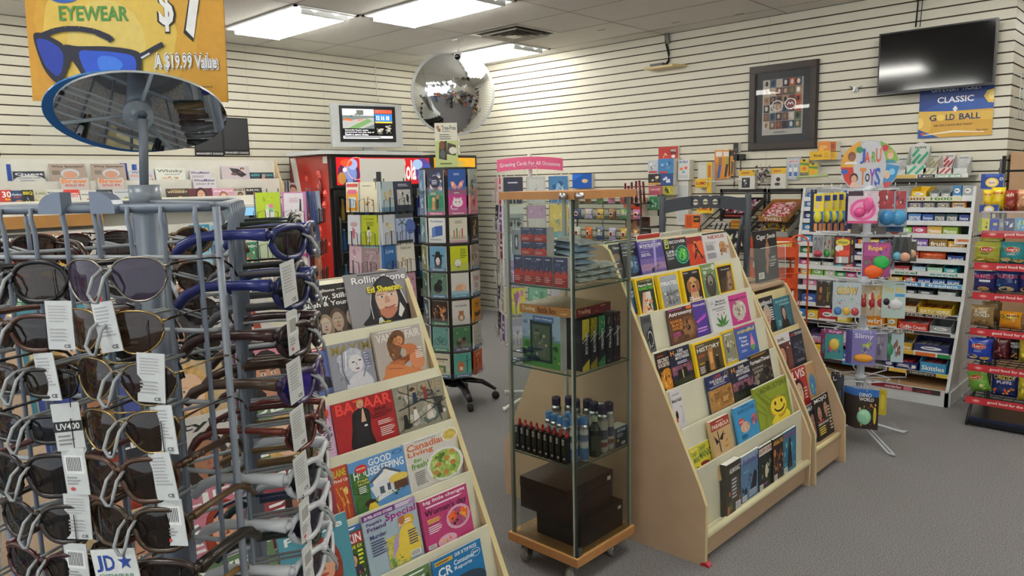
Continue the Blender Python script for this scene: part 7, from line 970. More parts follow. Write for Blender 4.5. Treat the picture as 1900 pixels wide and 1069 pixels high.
CK = {  # row: list of (px0, px1, height px, colour, label words, text, shape)
 0: [(1688, 1718, 20, 'e0b820', 'yellow open', '', 't'), (1722, 1742, 14, '9ca0a0', 'clear grey divided', '', 't'), (1743, 1762, 14, '9ca0a0', 'clear grey empty', '', 't'), (1765, 1782, 22, '3c78a8', 'blue and white', '', 'b'), (1783, 1804, 22, 'a0a8ac', 'grey', '', 'b'), (1565, 1590, 20, '2c54a8', 'deep blue', '', 'b'), (1600, 1625, 14, 'e0b830', 'yellow low', '', 'b'), (1627, 1652, 15, '8c3430', 'dark red', '', 'b')],
 1: [(1683, 1708, 12, '7c6c9c', 'purple-capped gum', 'ICE', 'c'), (1709, 1733, 12, '7c7c84', 'purple and black gum', 'ICE', 'c'), (1735, 1760, 12, '84848c', 'purple and grey gum', 'ICE', 'c'), (1763, 1790, 13, 'd8842c', 'orange gum', 'juicy', 'c'), (1487, 1506, 14, '3c7cb0', 'light blue', '', 'b'), (1508, 1530, 12, '5c8cb8', 'blue grey', '', 'b')],
 2: [(1683, 1707, 14, '4c7cb0', 'blue and white', 'DENTYNE', 'b'), (1709, 1730, 13, '2c54a0', 'royal blue', 'Dentyne', 'b'), (1731, 1752, 14, '28404c', 'dark teal', 'STRIDE', 'b'), (1753, 1775, 14, '2c4850', 'dark sea green', 'STRIDE', 'b'), (1777, 1796, 13, '2c3c80', 'navy', 'Dentyne', 'b'), (1486, 1505, 14, '24407c', 'navy blue', '', 'b'), (1507, 1528, 12, '3c5ca0', 'mid blue', '', 'b'), (1640, 1660, 13, '3c84b0', 'sky blue', '', 'b'), (1661, 1681, 13, '2c6cb0', 'bright blue', '', 'b')],
 3: [(1665, 1690, 12, '7cac4c', 'green', '', 'b'), (1691, 1717, 13, 'b83c6c', 'magenta', '', 'b'), (1718, 1746, 15, 'c8a040', 'red and yellow', 'Mentos', 'b'), (1747, 1775, 14, '8cac3c', 'red and green', 'Mentos', 'b'), (1485, 1506, 14, '3c84b8', 'turquoise blue', '', 'b'), (1508, 1530, 12, '4ca0a8', 'turquoise', '', 'b')],
 4: [(1687, 1720, 14, '7c5ca8', 'violet', 'grape', 'b'), (1722, 1756, 15, '8c6c30', 'yellow and purple', 'fruit', 'b'), (1757, 1789, 12, 'd8a030', 'golden', 'juicy', 'b'), (1484, 1504, 14, '5c98c8', 'pale blue', '', 'b'), (1506, 1528, 12, '3c8c9c', 'sea blue', '', 'b'), (1530, 1552, 12, '6cb0a0', 'mint', '', 'b')],
 5: [(1680, 1703, 13, 'c03c34', 'red', 'les', 'b'), (1705, 1752, 15, 'c85020', 'long orange roll', 'Starburst', 'c'), (1755, 1788, 15, '2c4488', 'navy and white', 'Reed', 't'), (1483, 1503, 13, '2c7c44', 'dark green', '', 'b'), (1505, 1525, 12, 'a83848', 'crimson', '', 'b'), (1527, 1549, 12, '3c8c54', 'leaf green', '', 'b')],
 6: [(1652, 1687, 14, 'a82c34', 'red mint', 'excel', 't'), (1690, 1717, 15, 'a8c8dc', 'white and blue mint', 'excel', 't'), (1718, 1748, 15, 'a0d0b0', 'white and green mint', 'excel', 't'), (1749, 1775, 15, '3cA0a8', 'teal cut-out', '', 't'), (1498, 1522, 14, 'b8bcb8', 'grey empty', '', 't'), (1523, 1547, 14, 'a8b0ac', 'grey-green empty', '', 't')],
 7: [(1645, 1673, 14, 'd8b030', 'yellow', '', 't'), (1675, 1698, 15, 'c8542c', 'red-orange', '', 't'), (1700, 1726, 13, '2c58a8', 'blue', 'GUM', 't'), (1727, 1753, 14, '3068a8', 'blue with green packs', 'GUM', 't'), (1754, 1780, 14, '2c60a0', 'blue with mint packs', 'GUM', 't'), (1483, 1503, 13, 'd8b040', 'golden yellow', '', 'b'), (1504, 1526, 14, '6cb040', 'lime green', '', 'b'), (1528, 1548, 13, 'b8c8a0', 'pale lime', '', 'b')],
 8: [(1676, 1700, 12, '3c4450', 'dark divided', '', 't'), (1701, 1730, 12, '4c545c', 'charcoal divided', '', 't'), (1738, 1772, 13, 'c8cccc', 'white wire', '', 't'), (1488, 1514, 13, 'c87ca0', 'pink and white', '', 'b'), (1516, 1540, 12, 'd8d0d4', 'white', '', 'b'), (1655, 1674, 12, '3c5ca0', 'small blue', '', 'b')],
 9: [(1665, 1700, 19, 'd8cca0', 'cream', 'PLEASURE', 't'), (1702, 1766, 20, 'd8b428', 'wide yellow', 'EAT-MORE', 't'), (1486, 1512, 16, '3c5ca8', 'blue striped', '', 'b'), (1514, 1542, 15, '2c4480', 'ink blue', '', 'b')],
 10: [(1665, 1722, 22, 'c83c30', 'red and white', 'Coffee_Crunch', 't'), (1724, 1766, 20, '9ca0a0', 'large grey empty', '', 't'), (1494, 1516, 16, 'e0c040', 'bright yellow', '', 'b'), (1518, 1550, 22, 'b82c34', 'big red', '', 'b'), (1552, 1572, 17, 'd8c43c', 'yellow end', 'SHERBERT', 'b'), (1645, 1664, 20, 'c89420', 'mustard', '', 'b'), (1592, 1640, 22, 'd88820', 'broad orange', 'Twirl', 'b')],
 11: [(1660, 1694, 22, 'd8a828', 'yellow and red', 'chew', 't'), (1695, 1762, 24, '2c3468', 'wide navy', '', 't'), (1500, 1530, 14, '5c3c84', 'purple', 'NERDS', 't'), (1640, 1657, 20, 'd0b040', 'gold', '', 'b')],
 12: [(1662, 1704, 22, '24306c', 'dark navy', 'SJ', 't'), (1707, 1758, 30, '3c94c0', 'sky blue candy', 'Skittles', 't'), (1508, 1530, 22, 'e0b820', "yellow", "m's", 'b'), (1640, 1660, 20, '2c3470', 'indigo', '', 't'), (1532, 1560, 16, 'c8682c', 'orange-red', '', 'b')],
}
for k, its in CK.items():
    z = RL[k]; its = sorted(its, key=lambda r: -r[0])
    for n, (p0, p1, hp, c, lb, tx, sh) in enumerate(its):
        Y = yprof(z) + .03; a = pY(p0, 500, Y).x; b = pY(p1, 500, Y).x
        cy = 534.5; a = pN(p0, 400 + k * 22, V((0, Y, 0)), V((0, 1, 0))).x; b = pN(p1, 400 + k * 22, V((0, Y, 0)), V((0, 1, 0))).x
        w = b - a - .002; h = hp * .0036 * (1.0 + .004 * k) + .01; dep = min(.24, 6.38 - Y)
        if a < X0 + .022: a = X0 + .024; w = b - a
        w = min(w, X1 - .022 - a); x = a + w / 2; sp = f'T {tx} .08 .25 .92 .7 f4f0e8' if tx else f'r 0 0 1 .22 e8e8e4;e .5 .6 .3 .2 f0f0ec;g .3 .5 .7 .7 1 555'
        if sh == 't': o = open_tray('candy_box', w, h, dep, c, sp, fill={6: 'c8ccc8', 7: '8cc8a8', 9: 'c86c2c', 10: 'd8c8c0', 11: '8c8c94', 12: 'b83c3c'}.get(k) if 'empty' not in lb and 'divided' not in lb and 'cut' not in lb else None)
        elif sh == 'c': m = MB(); m.cyl((-w / 2, .03, h / 2), (w / 2, .03, h / 2), h / 2, h / 2, c, 'film', 14); m.box(-w / 2 + .01, .002, h * .2, w / 2 - .01, .006, h * .8, 'e0d8c8' if 'Star' not in tx else c, 'film'); i0 = len(m.v); art(m, w, h, f'T {tx} .15 .3 .85 .7 {"3c3c2c" if "Star" not in tx else "f0e8a0"}'); o = m.build('candy_roll')
        else: o = flat('candy_box', w, h, min(dep, .12), sp, c, edge=c)
        o.location = (x, Y, z + .0005)
        if k == 12 and tx == 'Skittles': o.location.z += 0
        tag(o, f'{lb} candy {"roll" if sh == "c" else "tray" if sh == "t" else "box"}, {CR[k]} shelf of the white candy stand', 'candy roll' if sh == 'c' else 'candy box')
rd = random.Random(17); FC = [('2c6cb0', 'blue'), ('3c9c5c', 'green'), ('c83c44', 'red'), ('e0b830', 'yellow'), ('7c4c9c', 'purple'), ('3ca8b8', 'turquoise'), ('d8742c', 'orange'), ('d8dcd8', 'white'), ('c84c8c', 'pink'), ('24386c', 'navy')]
for k in range(13):
    z = RL[k]; Y = yprof(z) + .03; used = sorted((o.location.x - o.dimensions.x / 2, o.location.x + o.dimensions.x / 2) for o in COL.objects if o.name.startswith(('candy_box', 'candy_roll')) and o.get('label', '').find(CR[k] + ' shelf') > 0 and abs(o.location.z - z) < .01); x = X0 + .026; n = 0
    while x < -1.62:
        w = rd.uniform(.06, .085) if k < 9 else rd.uniform(.08, .13); hit = [b for a, b in used if a < x + w and b > x]
        if hit: x = max(hit) + .003; continue
        c, cn = FC[(k * 3 + n * 7) % 10]; h = .045 if k < 9 else .075; o = flat('candy_box', round(w, 2) - .003, h, .1, 'r 0 0 1 .25 e8e8e4;e .5 .62 .3 .2 f4f0e4;g .3 .55 .7 .7 1 555', c, edge=c); o.location = (x + w / 2, Y + .004, z + .0005); n += 1
        tag(o, f'small {cn} carton, {ON[n - 1]} from left among small cartons, {CR[k]} shelf of the candy stand', 'candy box'); x += w + .002
# dispensers on a wall shelf above the stand
a = pY(1560, 333, 6.3); b = pY(1812, 340, 6.3); m = MB(); m.box(a.x, 6.28, 1.575, b.x - .05, 6.57, 1.585, 'c8ccc8', 'paint'); m.box(a.x, 6.27, 1.56, b.x - .05, 6.28, 1.59, 'd8d8d4', 'paint'); m.M = Matrix.Translation(((a.x + b.x) / 2, 6.27, 1.562)); art(m, b.x - a.x - .1, .026, 'r .22 0 .42 1 b84c3c;T excel .24 .2 .38 .8 e8c0b0;r .43 0 .6 1 c8a858;r .61 0 .75 1 2c2c28;T 5_gum .62 .2 .73 .8 ddd;r .76 0 .95 1 8cac94;T excel .77 .2 .85 .8 fff;T excel .87 .2 .94 .8 fff'); tag(m.build('wall_shelf'), 'narrow wall shelf with gum strips above the white candy stand', 'shelf')
for r in ((1652, 1681, 290, 327, 'b8bab6', 'c8ccc8', 'plain grey-white, left'), (1679, 1717, 264, 327, 'c8ccc4', '3c9c78', 'tall, green-striped'), (1711, 1738, 284, 328, 'c8c8bc', 'a89c70', 'beige-striped'), (1739, 1765, 283, 328, 'd0c8c4', 'a82c30', 'red-striped'), (1766, 1795, 287, 328, 'c4c6c4', 'd0d2d0', 'plain white, right')):
    loc, w, h = front(6.33, (r[0], r[2]), (r[1], r[3])); h = loc.z + h - 1.5855; w -= .012; m = MB(); t = .003; cc = r[4]
    m.prism([(0, 0), (.11, 0), (.11, h * .86), (.09, h * .86), (.0, h * .4)], 'x', -w / 2, -w / 2 + t, cc, 'print'); m.prism([(0, 0), (.11, 0), (.11, h * .86), (.09, h * .86), (.0, h * .4)], 'x', w / 2 - t, w / 2, cc, 'print'); m.box(-w / 2, 0, 0, w / 2, .11, t, cc, 'print'); m.box(-w / 2, 0, 0, w / 2, t, h * .3, cc, 'print'); m.box(-w / 2, .105, 0, w / 2, .11, h * .9, cc, 'print')
    m.add([(-w * .3, .106, h * .9), (w * .3, .106, h * .9), (w * .2, .106, h * .97), (0, .106, h), (-w * .2, .106, h * .97)], [(0, 1, 2, 3, 4)], 'd8d8d4', 'print'); m.M = Matrix.Translation((0, .105, h * .3)); art(m, w * .94, h * .55, f'l {r[5]} .16 .1 .1 .5 .6;l {r[5]} .16 .4 .1 .9 .7;l {r[5]} .16 .1 .5 .4 .9;T mint .2 .92 .8 1.05 333')
    m.M = Matrix(); art(m, w, h * .3, f'l {r[5]} .14 .1 .1 .5 .9;l {r[5]} .14 .5 .1 .9 .9'); o = m.build('candy_dispenser'); o.location = (loc.x, 6.36, 1.5855); tag(o, f'{r[6]} cardboard candy dispenser on the narrow wall shelf', 'dispenser')

# ---------------- chip rack
cxa, cxb, cyf = -1.08, -.2, 5.28; e = empty('chip_rack', ((cxa + cxb) / 2, 5.6, 0), 'black wire chip rack with red shelf strips at the right edge', 'chip rack'); T = Matrix.Translation((-(cxa + cxb) / 2, -5.6, 0)); zs = [pY(x, y, cyf).z for x, y in ((1819, 434), (1808, 493), (1806, 548), (1800, 614), (1795, 680), (1790, 740))]; zs[-1] = max(zs[-1], .09)
m = MB(T)
for x in (cxa + .02, cxb): m.tube([(x, cyf + .1, 0.008), (x, cyf + .62, .008), (x, cyf + .62, 1.7)], .012, '1c1c1e', 'paint', 8); m.tube([(x, cyf + .02, .01), (x, cyf + .1, .1), (x, cyf + .3, .3), (x, cyf + .6, .6)], .01, '1c1c1e', 'paint', 8)
for z in (.5, 1.0, 1.6): m.tube([(cxa + .02, cyf + .62, z), (cxb, cyf + .62, z)], .008, '1c1c1e')
m.build('frame', e)
m = MB(T)
for z in np.arange(.15, 1.65, .06): m.box(cxa - .012, cyf + .64, z, cxa - .006, cyf + .655, z + .03, '1a1a1a', 'paint')
m.box(cxa - .006, cyf + .63, 0, cxa + .0, cyf + .66, 1.68, '5c6060', 'paint'); m.build('slotted_upright', e)
m = MB(T); m.box(cxa + .03, cyf + .03, .01, cxb, cyf + .5, .05, '14161c', 'plastic'); m.box(cxa + .03, cyf + .01, .045, cxb, cyf + .04, .065, '1c2440', 'plastic'); m.build('base_deck', e)
for k, z in enumerate(zs):
    m = MB(T); y1_ = cyf + .45
    for y in np.linspace(cyf + .01, y1_, 7): m.tube([(cxa, y, z - .015), (cxb, y, z - .015)], .003, '1c1c1e', n=4)
    for x in np.linspace(cxa, cxb, 16): m.tube([(x, cyf + .01, z - .018), (x, y1_, z - .018), (x, y1_, z + .06)], .0028, '1c1c1e', n=4)
    m.tube([(cxa - .01, cyf + .06, z + .02), (cxa - .01, cyf, z + .02), (cxa - .01, cyf, z - .022), (cxa - .01, cyf + .06, z - .022)], .004, '8c8c8c'); m.tube([(cxa + .02, y1_, z - .018), (cxa + .02, cyf + .62, z - .018)], .006, '1c1c1e'); m.build('wire_shelf', e)
    x0_ = cxa + (.04 if k == 0 else .012); m = MB(T); m.box(x0_, cyf - .004, z - .022, cxb, cyf, z + .022, 'b82c34', 'plastic')
    for q in range(2): m.M = T @ Matrix.Translation((x0_ + .21 + q * .42, cyf - .004, z - .022)); art(m, .4, .044, 'e .12 .5 .07 .3 c84c50;e .12 .5 .04 .16 e8a8a0;T good_food_for_the_fun_of_it! .27 .25 .97 .75 f4e8e0')
    m.build('shelf_strip', e)
def chip(p0, p1, Y, k, c, sp, label, roll=0):
    loc, w, h = front(Y, p0, p1); o = bag('chip_bag', w, h, c, sp, .04); zz = zs[k] - .012; o.matrix_basis = Matrix.Translation((loc.x, Y, max(zz, loc.z) + (abs(math.sin(roll)) * w / 2))) @ Matrix.Rotation(roll, 4, 'Y'); tag(o, label, 'chip bag')
LAY = 'e .5 .66 .3 .13 d8b040;e .5 .66 .27 .11 b82c30;T Lay\'s .3 .6 .7 .73 f8f4ec;g .3 .4 .7 .5 2 {};e .25 .2 .22 .1 e0c060;e .75 .15 .2 .08 e0b850'
for r in (
 ((1822, 353), (1840, 388), 5.36, 0, 'e0c428', 'T Spitz .1 .7 .9 .85 a82c30;n .1 .1 .9 .5 8 3 c89040 8c5c2c', 'yellow seed bag, left of two on the top shelf of the chip rack'), ((1838, 348), (1862, 388), 5.38, 0, 'e0c428', 'T Spitz .1 .66 .9 .82 a82c30;p 2c6cb0 0 .4 1 .3 1 .45 0 .55;n .1 .05 .9 .3 8 3 c89040 8c5c2c', 'yellow seed bag, right of two on the top shelf of the chip rack'),
 ((1862, 353), (1885, 392), 5.38, 0, '8c2c24', 'T NUTS .2 .7 .8 .82 f0e0c0;p 2c6cb0 0 .4 1 .4 1 .6 0 .5;n .1 .05 .9 .38 12 4 c88c50 8c5424 e0b080', 'red peanut bag with blue band on the top shelf of the chip rack'), ((1884, 352), (1906, 392), 5.4, 0, 'c89470', 'p 2c6cb0 0 .4 1 .4 1 .58 0 .5;n .1 .05 .9 .9 16 5 c88c60 a8643c e8c8a0', 'tan peanut bag with blue band at the picture edge'),
 ((1806, 449), (1854, 489), 5.32, 1, 'b0b040', LAY.format('5c6420') + ';p c8c860 0 .5 .3 .9 0 .9', 'olive green chip bag on the second shelf of the chip rack'), ((1854, 449), (1902, 491), 5.32, 1, '2c8c94', LAY.format('d8e8e8') + ';n .05 .02 .9 .3 10 3 e0c070 e8dcc0', 'teal chip bag on the second shelf of the chip rack'), ((1815, 440), (1856, 480), 5.45, 1, '98983a', 'n .1 .1 .9 .9 6 3 b0b050 808028', 'olive chip bag behind the front olive one'),
 ((1805, 503), (1845, 543), 5.33, 2, '2c2c68', 'T RUFFLES .06 .66 .94 .84 c8384c;r .3 .5 .8 .6 e8e8ec;e .5 .15 .28 .12 e0b870;p 3c6cb0 0 .3 .3 .2 0 .1', 'navy ridged-chip bag, left on the third shelf of the chip rack'), ((1846, 503), (1889, 544), 5.33, 2, '24346c', 'T RUFFLES .06 .68 .94 .84 c8546c;r .1 .46 .9 .6 a8c0a0;e .5 .15 .34 .14 e0d0a0;e .15 .35 .12 .08 3c84b0', 'navy ridged-chip bag with green band, third shelf of the chip rack'), ((1890, 504), (1925, 546), 5.33, 2, '2c2c68', 'T RUFFLES .06 .66 .94 .84 c8384c;e .4 .15 .3 .12 e0b870', 'navy ridged-chip bag at the picture edge, third shelf'),
 ((1800, 566), (1842, 609), 5.33, 3, '94794c', 'T Rold .2 .66 .7 .78 e8e0c8;T GOLD .15 .5 .85 .64 e8e4d8;n .05 .05 .95 .4 12 5 6c4c24 a8845c 4c3014', 'tan pretzel bag on the fourth shelf of the chip rack'), ((1820, 560), (1855, 600), 5.5, 3, '7c6438', 'n .1 .1 .9 .9 6 3 94794c 5c4824', 'brown pretzel bag standing behind the tan one'), ((1853, 578), (1893, 613), 5.33, 3, 'd89020', 'p d8641c 0 0 1 0 1 .35 0 .2;T CHEETOS .1 .6 .9 .85 1c1c1c;T Cheetos .12 .62 .88 .83 f0d040;n .1 .05 .9 .35 8 4 c8541c e88c2c 8c2c14', 'small orange cheese-puff bag on the fourth shelf of the chip rack'),
 ((1794, 626), (1838, 673), 5.32, 4, '1c3ca8', LAY.format('a8c0f0') + ';p d89070 0 .8 .3 1 0 1', 'bright blue chip bag on the fifth shelf of the chip rack'), ((1836, 626), (1852, 670), 5.5, 4, '1c2c84', 'n .1 .1 .9 .9 6 3 2c4cb0 141c5c', 'dark blue bag edge behind the bright blue chip bag'), ((1842, 624), (1872, 671), 5.36, 4, '5c1c24', 'T Lays .3 .76 .8 .9 d8c0a0;n .05 .05 .95 .6 14 6 7c2c34 3c1014 a86c68', 'maroon chip bag on the fifth shelf of the chip rack'), ((1872, 630), (1892, 672), 5.36, 4, '1a1718', "T MISS .1 .78 .9 .88 c8c8c4;T VICKIE'S .1 .64 .9 .76 e0e0dc;p b87c4c .2 .2 .8 .15 .7 .45", 'black chip bag on the fifth shelf of the chip rack'), ((1890, 632), (1915, 676), 5.33, 4, 'b0a030', 'n .1 .1 .9 .9 8 5 d8c850 7c7020', 'yellow chip bag at the picture edge, fifth shelf'),
 ((1801, 692), (1838, 735), 5.32, 5, '6ca038', 'e .45 .75 .35 .12 d8b040;e .45 .75 .3 .09 b84030;T Lay\'s .22 .7 .68 .8 f0e8c0;n .1 .05 .9 .6 10 8 8cc048 5c8c2c d8d890', 'light green chip bag leaning on the lowest shelf of the chip rack', R(-14)), ((1795, 688), (1825, 725), 5.5, 5, '8c8c3c', 'n .1 .1 .9 .9 6 3 a0a050 6c6c2c', 'dull green bag standing behind the light green one'), ((1838, 692), (1886, 742), 5.34, 5, '1c2c6c', 'r 0 .6 1 1 d87c1c;T CHEETOS .1 .78 .9 .94 f0d040;r .2 .58 .85 .74 3c4c9c;T PUFFS .25 .6 .8 .72 e8e0e8;n .02 .05 .98 .56 22 7 e0782c 2c3c80 e8944c d8601c', 'large orange and blue cheese-puff bag on the lowest shelf of the chip rack'), ((1888, 700), (1915, 748), 5.32, 5, 'c8b830', 'n .05 .05 .95 .95 14 7 e0d048 8c8c20 e8e070', 'yellow chip bag at the picture edge, lowest shelf'),
): chip(*r)
for p0, p1, Y, bg, sp, lb, cat in (
 ((1821, 323), (1861, 350), 5.72, '1c3c88', 'e .5 .42 .3 .32 e8c84c;e .5 .42 .2 .22 e8e0c8;T Spitz .35 .3 .65 .48 a83c3c;r .2 .8 .8 .98 3c5ca8;o .9 .65 .08 .1 f0f0f0 .6', 'blue header card with a smiling-sun ring at the top of the chip rack', 'sign'),
 ((1818, 380), (1852, 394), 5.33, '1c3c88', 'e .5 .4 .28 .5 e8c84c;e .5 .35 .2 .36 e8e8e8;l e8c84c .03 .1 .1 .9 .1', 'blue seed display box with a yellow sun on the chip rack', 'box')):
    loc, w, h = front(Y, p0, p1); o = flat('display_box', w, h if cat != 'box' else h, .02, sp, bg); loc.z = max(loc.z, zs[0] + .0) if cat == 'box' else loc.z; pose(o, loc); tag(o, lb, cat)
    if cat == 'sign': m = MB(); m.tube([(0, .03, -.0), (0, .05, -.2), (0, .17, -.2)], .004, '1c1c1e'); m.build('post', o)
for i, (p0, p1, bg, sp, cn) in enumerate((((1817, 401), (1821, 426), '8cac3c', '', 'green'), ((1822, 401), (1836, 426), 'd8d030', 'n .2 .2 .8 .8 4 2 1c1c1c 333', 'yellow and black'), ((1837, 401), (1853, 426), '1c34a0', 'r .4 .5 .8 .7 d8c850;n .2 .1 .9 .4 5 3 e8e8f0 8c9cd0', 'royal blue'), ((1854, 402), (1863, 426), '7c7c84', 'e .5 .6 .3 .2 a8a8a8', 'grey'), ((1864, 400), (1881, 427), '1c2c5c', 'n .05 .05 .95 .95 20 6 e8e8f0 3c4c84', 'navy speckled'), ((1885, 400), (1905, 428), '4c8cb8', 'n .05 .05 .95 .95 12 4 8cc0d8 d8e040', 'light blue'))):
    loc, w, h = front(5.285, p0, p1); loc.z = zs[0] + .012; o = flat('small_box', w, h, .012, sp, bg); pose(o, loc); tag(o, f'{cn} small pack in the clear tray on the chip rack', 'pack')
m = MB(); z = zs[0] + .008; m.box(cxa + .03, cyf - .012, z - .0, cxb, cyf + .03, z + .003, 'd8e0e0', 'acrylic'); m.quad((cxa + .03, cyf - .012, z), (cxb, cyf - .012, z), (cxb, cyf - .012, z + .09), (cxa + .03, cyf - .012, z + .09), 'dce6e8', 'acrylic'); m.quad((cxa + .03, cyf + .03, z), (cxb, cyf + .03, z), (cxb, cyf + .03, z + .13), (cxa + .03, cyf + .03, z + .13), 'dce6e8', 'acrylic'); m.box(cxa + .03, cyf + .03, z + .12, cxb, cyf + .033, z + .13, 'c8b8bc', 'print'); tag(m.build('acrylic_tray'), 'clear acrylic tray of small packs on the top shelf of the chip rack', 'tray')
# tan cabinet beyond, with small things on top
a = pY(1866, 283, 6.62); m = MB(); m.box(XC + .02, 6.62, 0, .3, 7.1, a.z, 'b08c68', 'laminate'); tag(m.build('storage_cabinet'), 'tan cabinet standing behind the chip rack at the right edge', 'cabinet')
m = MB(); m.box(-1.08, 6.66, a.z, -.98, 6.76, a.z + .03, '4c2c24', 'matte'); tag(m.build('small_box'), 'small dark brown box on top of the tan cabinet', 'box')
m = MB(); m.ball((-.93, 6.7, a.z + .035), .035, 'e0dcd4', 'film', 10, 6); m.ball((-.9, 6.72, a.z + .03), .03, 'd0ccc8', 'film', 10, 6); tag(m.build('paper_crumple'), 'crumpled white bag on top of the tan cabinet', 'bag')
# acrylic pocket on the side wall
m = MB(); y0_, y1_ = 6.62, 7.1
for z in (1.98, 2.14, 2.3): m.tube([(XC + .004, y0_, z), (XC + .05, y0_, z), (XC + .05, y1_, z)], .003, 'c8d0cc', 'plastic')
for y in (y0_, 6.75, 7.0): m.tube([(XC + .05, y, 1.98), (XC + .05, y, 2.3)], .003, 'c8d0cc', 'plastic')
tag(m.build('acrylic_pocket'), 'clear plastic literature pocket on the side wall at the right edge', 'holder')

# ---------------- round-sign toy stand
c = V((-1.50, 4.64, 0)); psi = tower_pose(c); e = empty('toy_stand', c, 'white peg stand hung with carded toys under a round toy sign', 'toy stand', psi); Wt = 'd4dae0'
zsg = pD(1596, 262, 4.4).z; m = MB(); m.cyl((0, 0, .05), (0, 0, pD(1596, 345, 4.4).z), .022, .022, Wt, 'paint', 12); m.build('pole', e)
for k in range(4):
    a = R(35 + 90 * k); m = MB(); d = V((math.sin(a), -math.cos(a), 0)); s_ = V((-d.y, d.x, 0)) * .012; m.tube([V((0, 0, .12)) + s_, d * .3 + s_ + V((0, 0, .012)), d * .34 + V((0, 0, .012)), d * .3 - s_ + V((0, 0, .012)), V((0, 0, .12)) - s_], .006, Wt, 'paint', 8); m.build('leg', e)
for k, y in enumerate((352, 436, 524, 612, 700)):
    z = pD(1590, y, 4.4).z; m = MB(); m.cyl((0, 0, z - .015), (0, 0, z + .015), .032, .032, Wt, 'paint', 12); m.build('collar', e)
    m = MB(); w_ = .16
    m.tube([(w_ * math.cos(2 * PI * i / 10), w_ * math.sin(2 * PI * i / 10) * .75, z) for i in range(10)], .004, Wt, 'paint', 6, True)
    for i in range(8): aa = R(i * 45 + 10); m.tube([(.03 * math.cos(aa), .03 * math.sin(aa), z), (.25 * math.cos(aa), .22 * math.sin(aa), z + .012), (.25 * math.cos(aa), .22 * math.sin(aa), z + .035)], .0035, Wt)
    m.build('peg_ring', e)
zc = pD(1596, 310, 4.4).z; rs = .155; m = MB(); n = 40; m.tube([(0, 0, zc - rs - .03), (0, .004, zc + rs * .5)], .008, Wt)
ring = [(rs * math.cos(2 * PI * i / n), rs * math.sin(2 * PI * i / n)) for i in range(n)]; m.prism([(x, zc + z) for x, z in ring], 'y', -.004, .0, 'c8c8c4', 'print')
SG = 'e .5 .5 .5 .5 b8bcc0;p d8a03c .0 .5 .03 .7 .12 .85 .25 .95 .34 .98 .3 .55 .27 .5;p c8382c .0 .5 .27 .5 .3 .3 .22 .1 .08 .25;p 7cac3c .66 .97 .8 .9 .92 .76 .98 .6 .76 .55;p 3c8cc0 .76 .55 1 .5 .95 .3 .84 .14 .74 .2;e .5 .5 .28 .48 c8c8cc;e .19 .7 .07 .09 7c4c34;e .19 .67 .05 .06 8c5c40;p e8e8e8 .06 .56 .3 .56 .26 .6 .1 .6;e .84 .72 .06 .09 c8a070;e .84 .69 .05 .06 e0b898;p 4c8c9c .76 .56 .95 .56 .9 .62 .78 .62;e .24 .3 .07 .09 3c2820;e .24 .28 .05 .07 d8a888;p e8c0a8 .16 .12 .2 .22 .28 .22 .34 .12;e .8 .35 .05 .08 d8c8a0;e .8 .33 .045 .06 e0b8a0;p c84c4c .74 .2 .88 .22 .84 .12 .76 .1;e .07 .42 .06 .05 2c5cb0;e .32 .82 .06 .06 2c8c5c;e .75 .84 .05 .06 c82c4c;e .88 .4 .05 .06 8cc8e8;T J .33 .56 .42 .84 2c5cb0;T A .41 .58 .5 .78 d83c2c;T - .5 .66 .53 .69 e0a020;T R .53 .58 .6 .78 5c9c3c;T U .6 .58 .69 .84 d8642c;T T .34 .16 .44 .48 d87c2c;T O .43 .22 .51 .38 1c1c1c;T Y .5 .16 .6 .46 8c3cb0;T S .59 .14 .69 .48 2c5cb0'
art(m, 2 * rs, 2 * rs, SG, y0=-.004, oz=zc - rs); m.build('round_sign', e)
q = Matrix.Translation(c) @ Matrix.Rotation(psi, 4, 'Z')
def blister(p0, p1, off, bg, spec, blob, label, yaw=0., t=.004):
    """blob: list of (x, y, rx, ry, depth, colour) bubbles in cover coordinates"""
    D = 4.4 - off; A = pD(*p0, D); B = pD(*p1, D); w = (A - B).to_2d().length; h = A.z - B.z
    w = max(w, .02); key = ('bl', round(w, 3), round(h, 3), bg, spec, str(blob))
    if key in ARTMESH: o = link('carded_toy', ARTMESH[key])
    else:
        o = flat('carded_toy', w, h, t, spec, bg, key=key)
    for bx, by, rx, ry, dp, col in blob:
        m = MB(); m.lathe([(max(math.sin(PI / 2 * i / 5), .001), -math.cos(PI / 2 * i / 5)) for i in range(5, -1, -1)][::-1], col, 'bubble' if col[0] in 'x' else 'plastic', 14); m.v = [((bx - .5) * w + x * rx * w, z * dp - .0, by * h + y * ry * h) for x, y, z in m.v]; m.build('toy', o)
    m = MB(); m.tube([(0, -.004, h - .012), (0, .012, h + .004), (0, .03, h + .004)], .0025, 'c8ccd0'); m.build('hang_tab', o)
    mid = (A + B) / 2; pose(o, V((mid.x, mid.y, B.z)), psi + yaw); tag(o, label, 'toy')
ST = 'the toy stand'
YE = ('1c2c50', 'r 0 .5 1 1 e8d030;r 0 .3 1 .52 2c7cc0;e .4 .68 .2 .08 e8c8a0;p 2c3c84 .2 .8 .8 .8 .8 .95 .2 .95;r .1 0 .4 .2 d89040;r .6 0 .9 .2 b86c3c', [(.45, .38, .4, .17, .02, 'd8cc38')])
NUM = ['first', 'second', 'third', 'fourth']
for i, x in enumerate((1551, 1539, 1527, 1511)): blister((x, 357 + i), (x + 15, 428), .08 + .03 * i, *YE, f'yellow and blue carded toy with a yellow egg, {("rightmost and rearmost", "third from left", "second from left", "leftmost")[i]} of four', -.2)
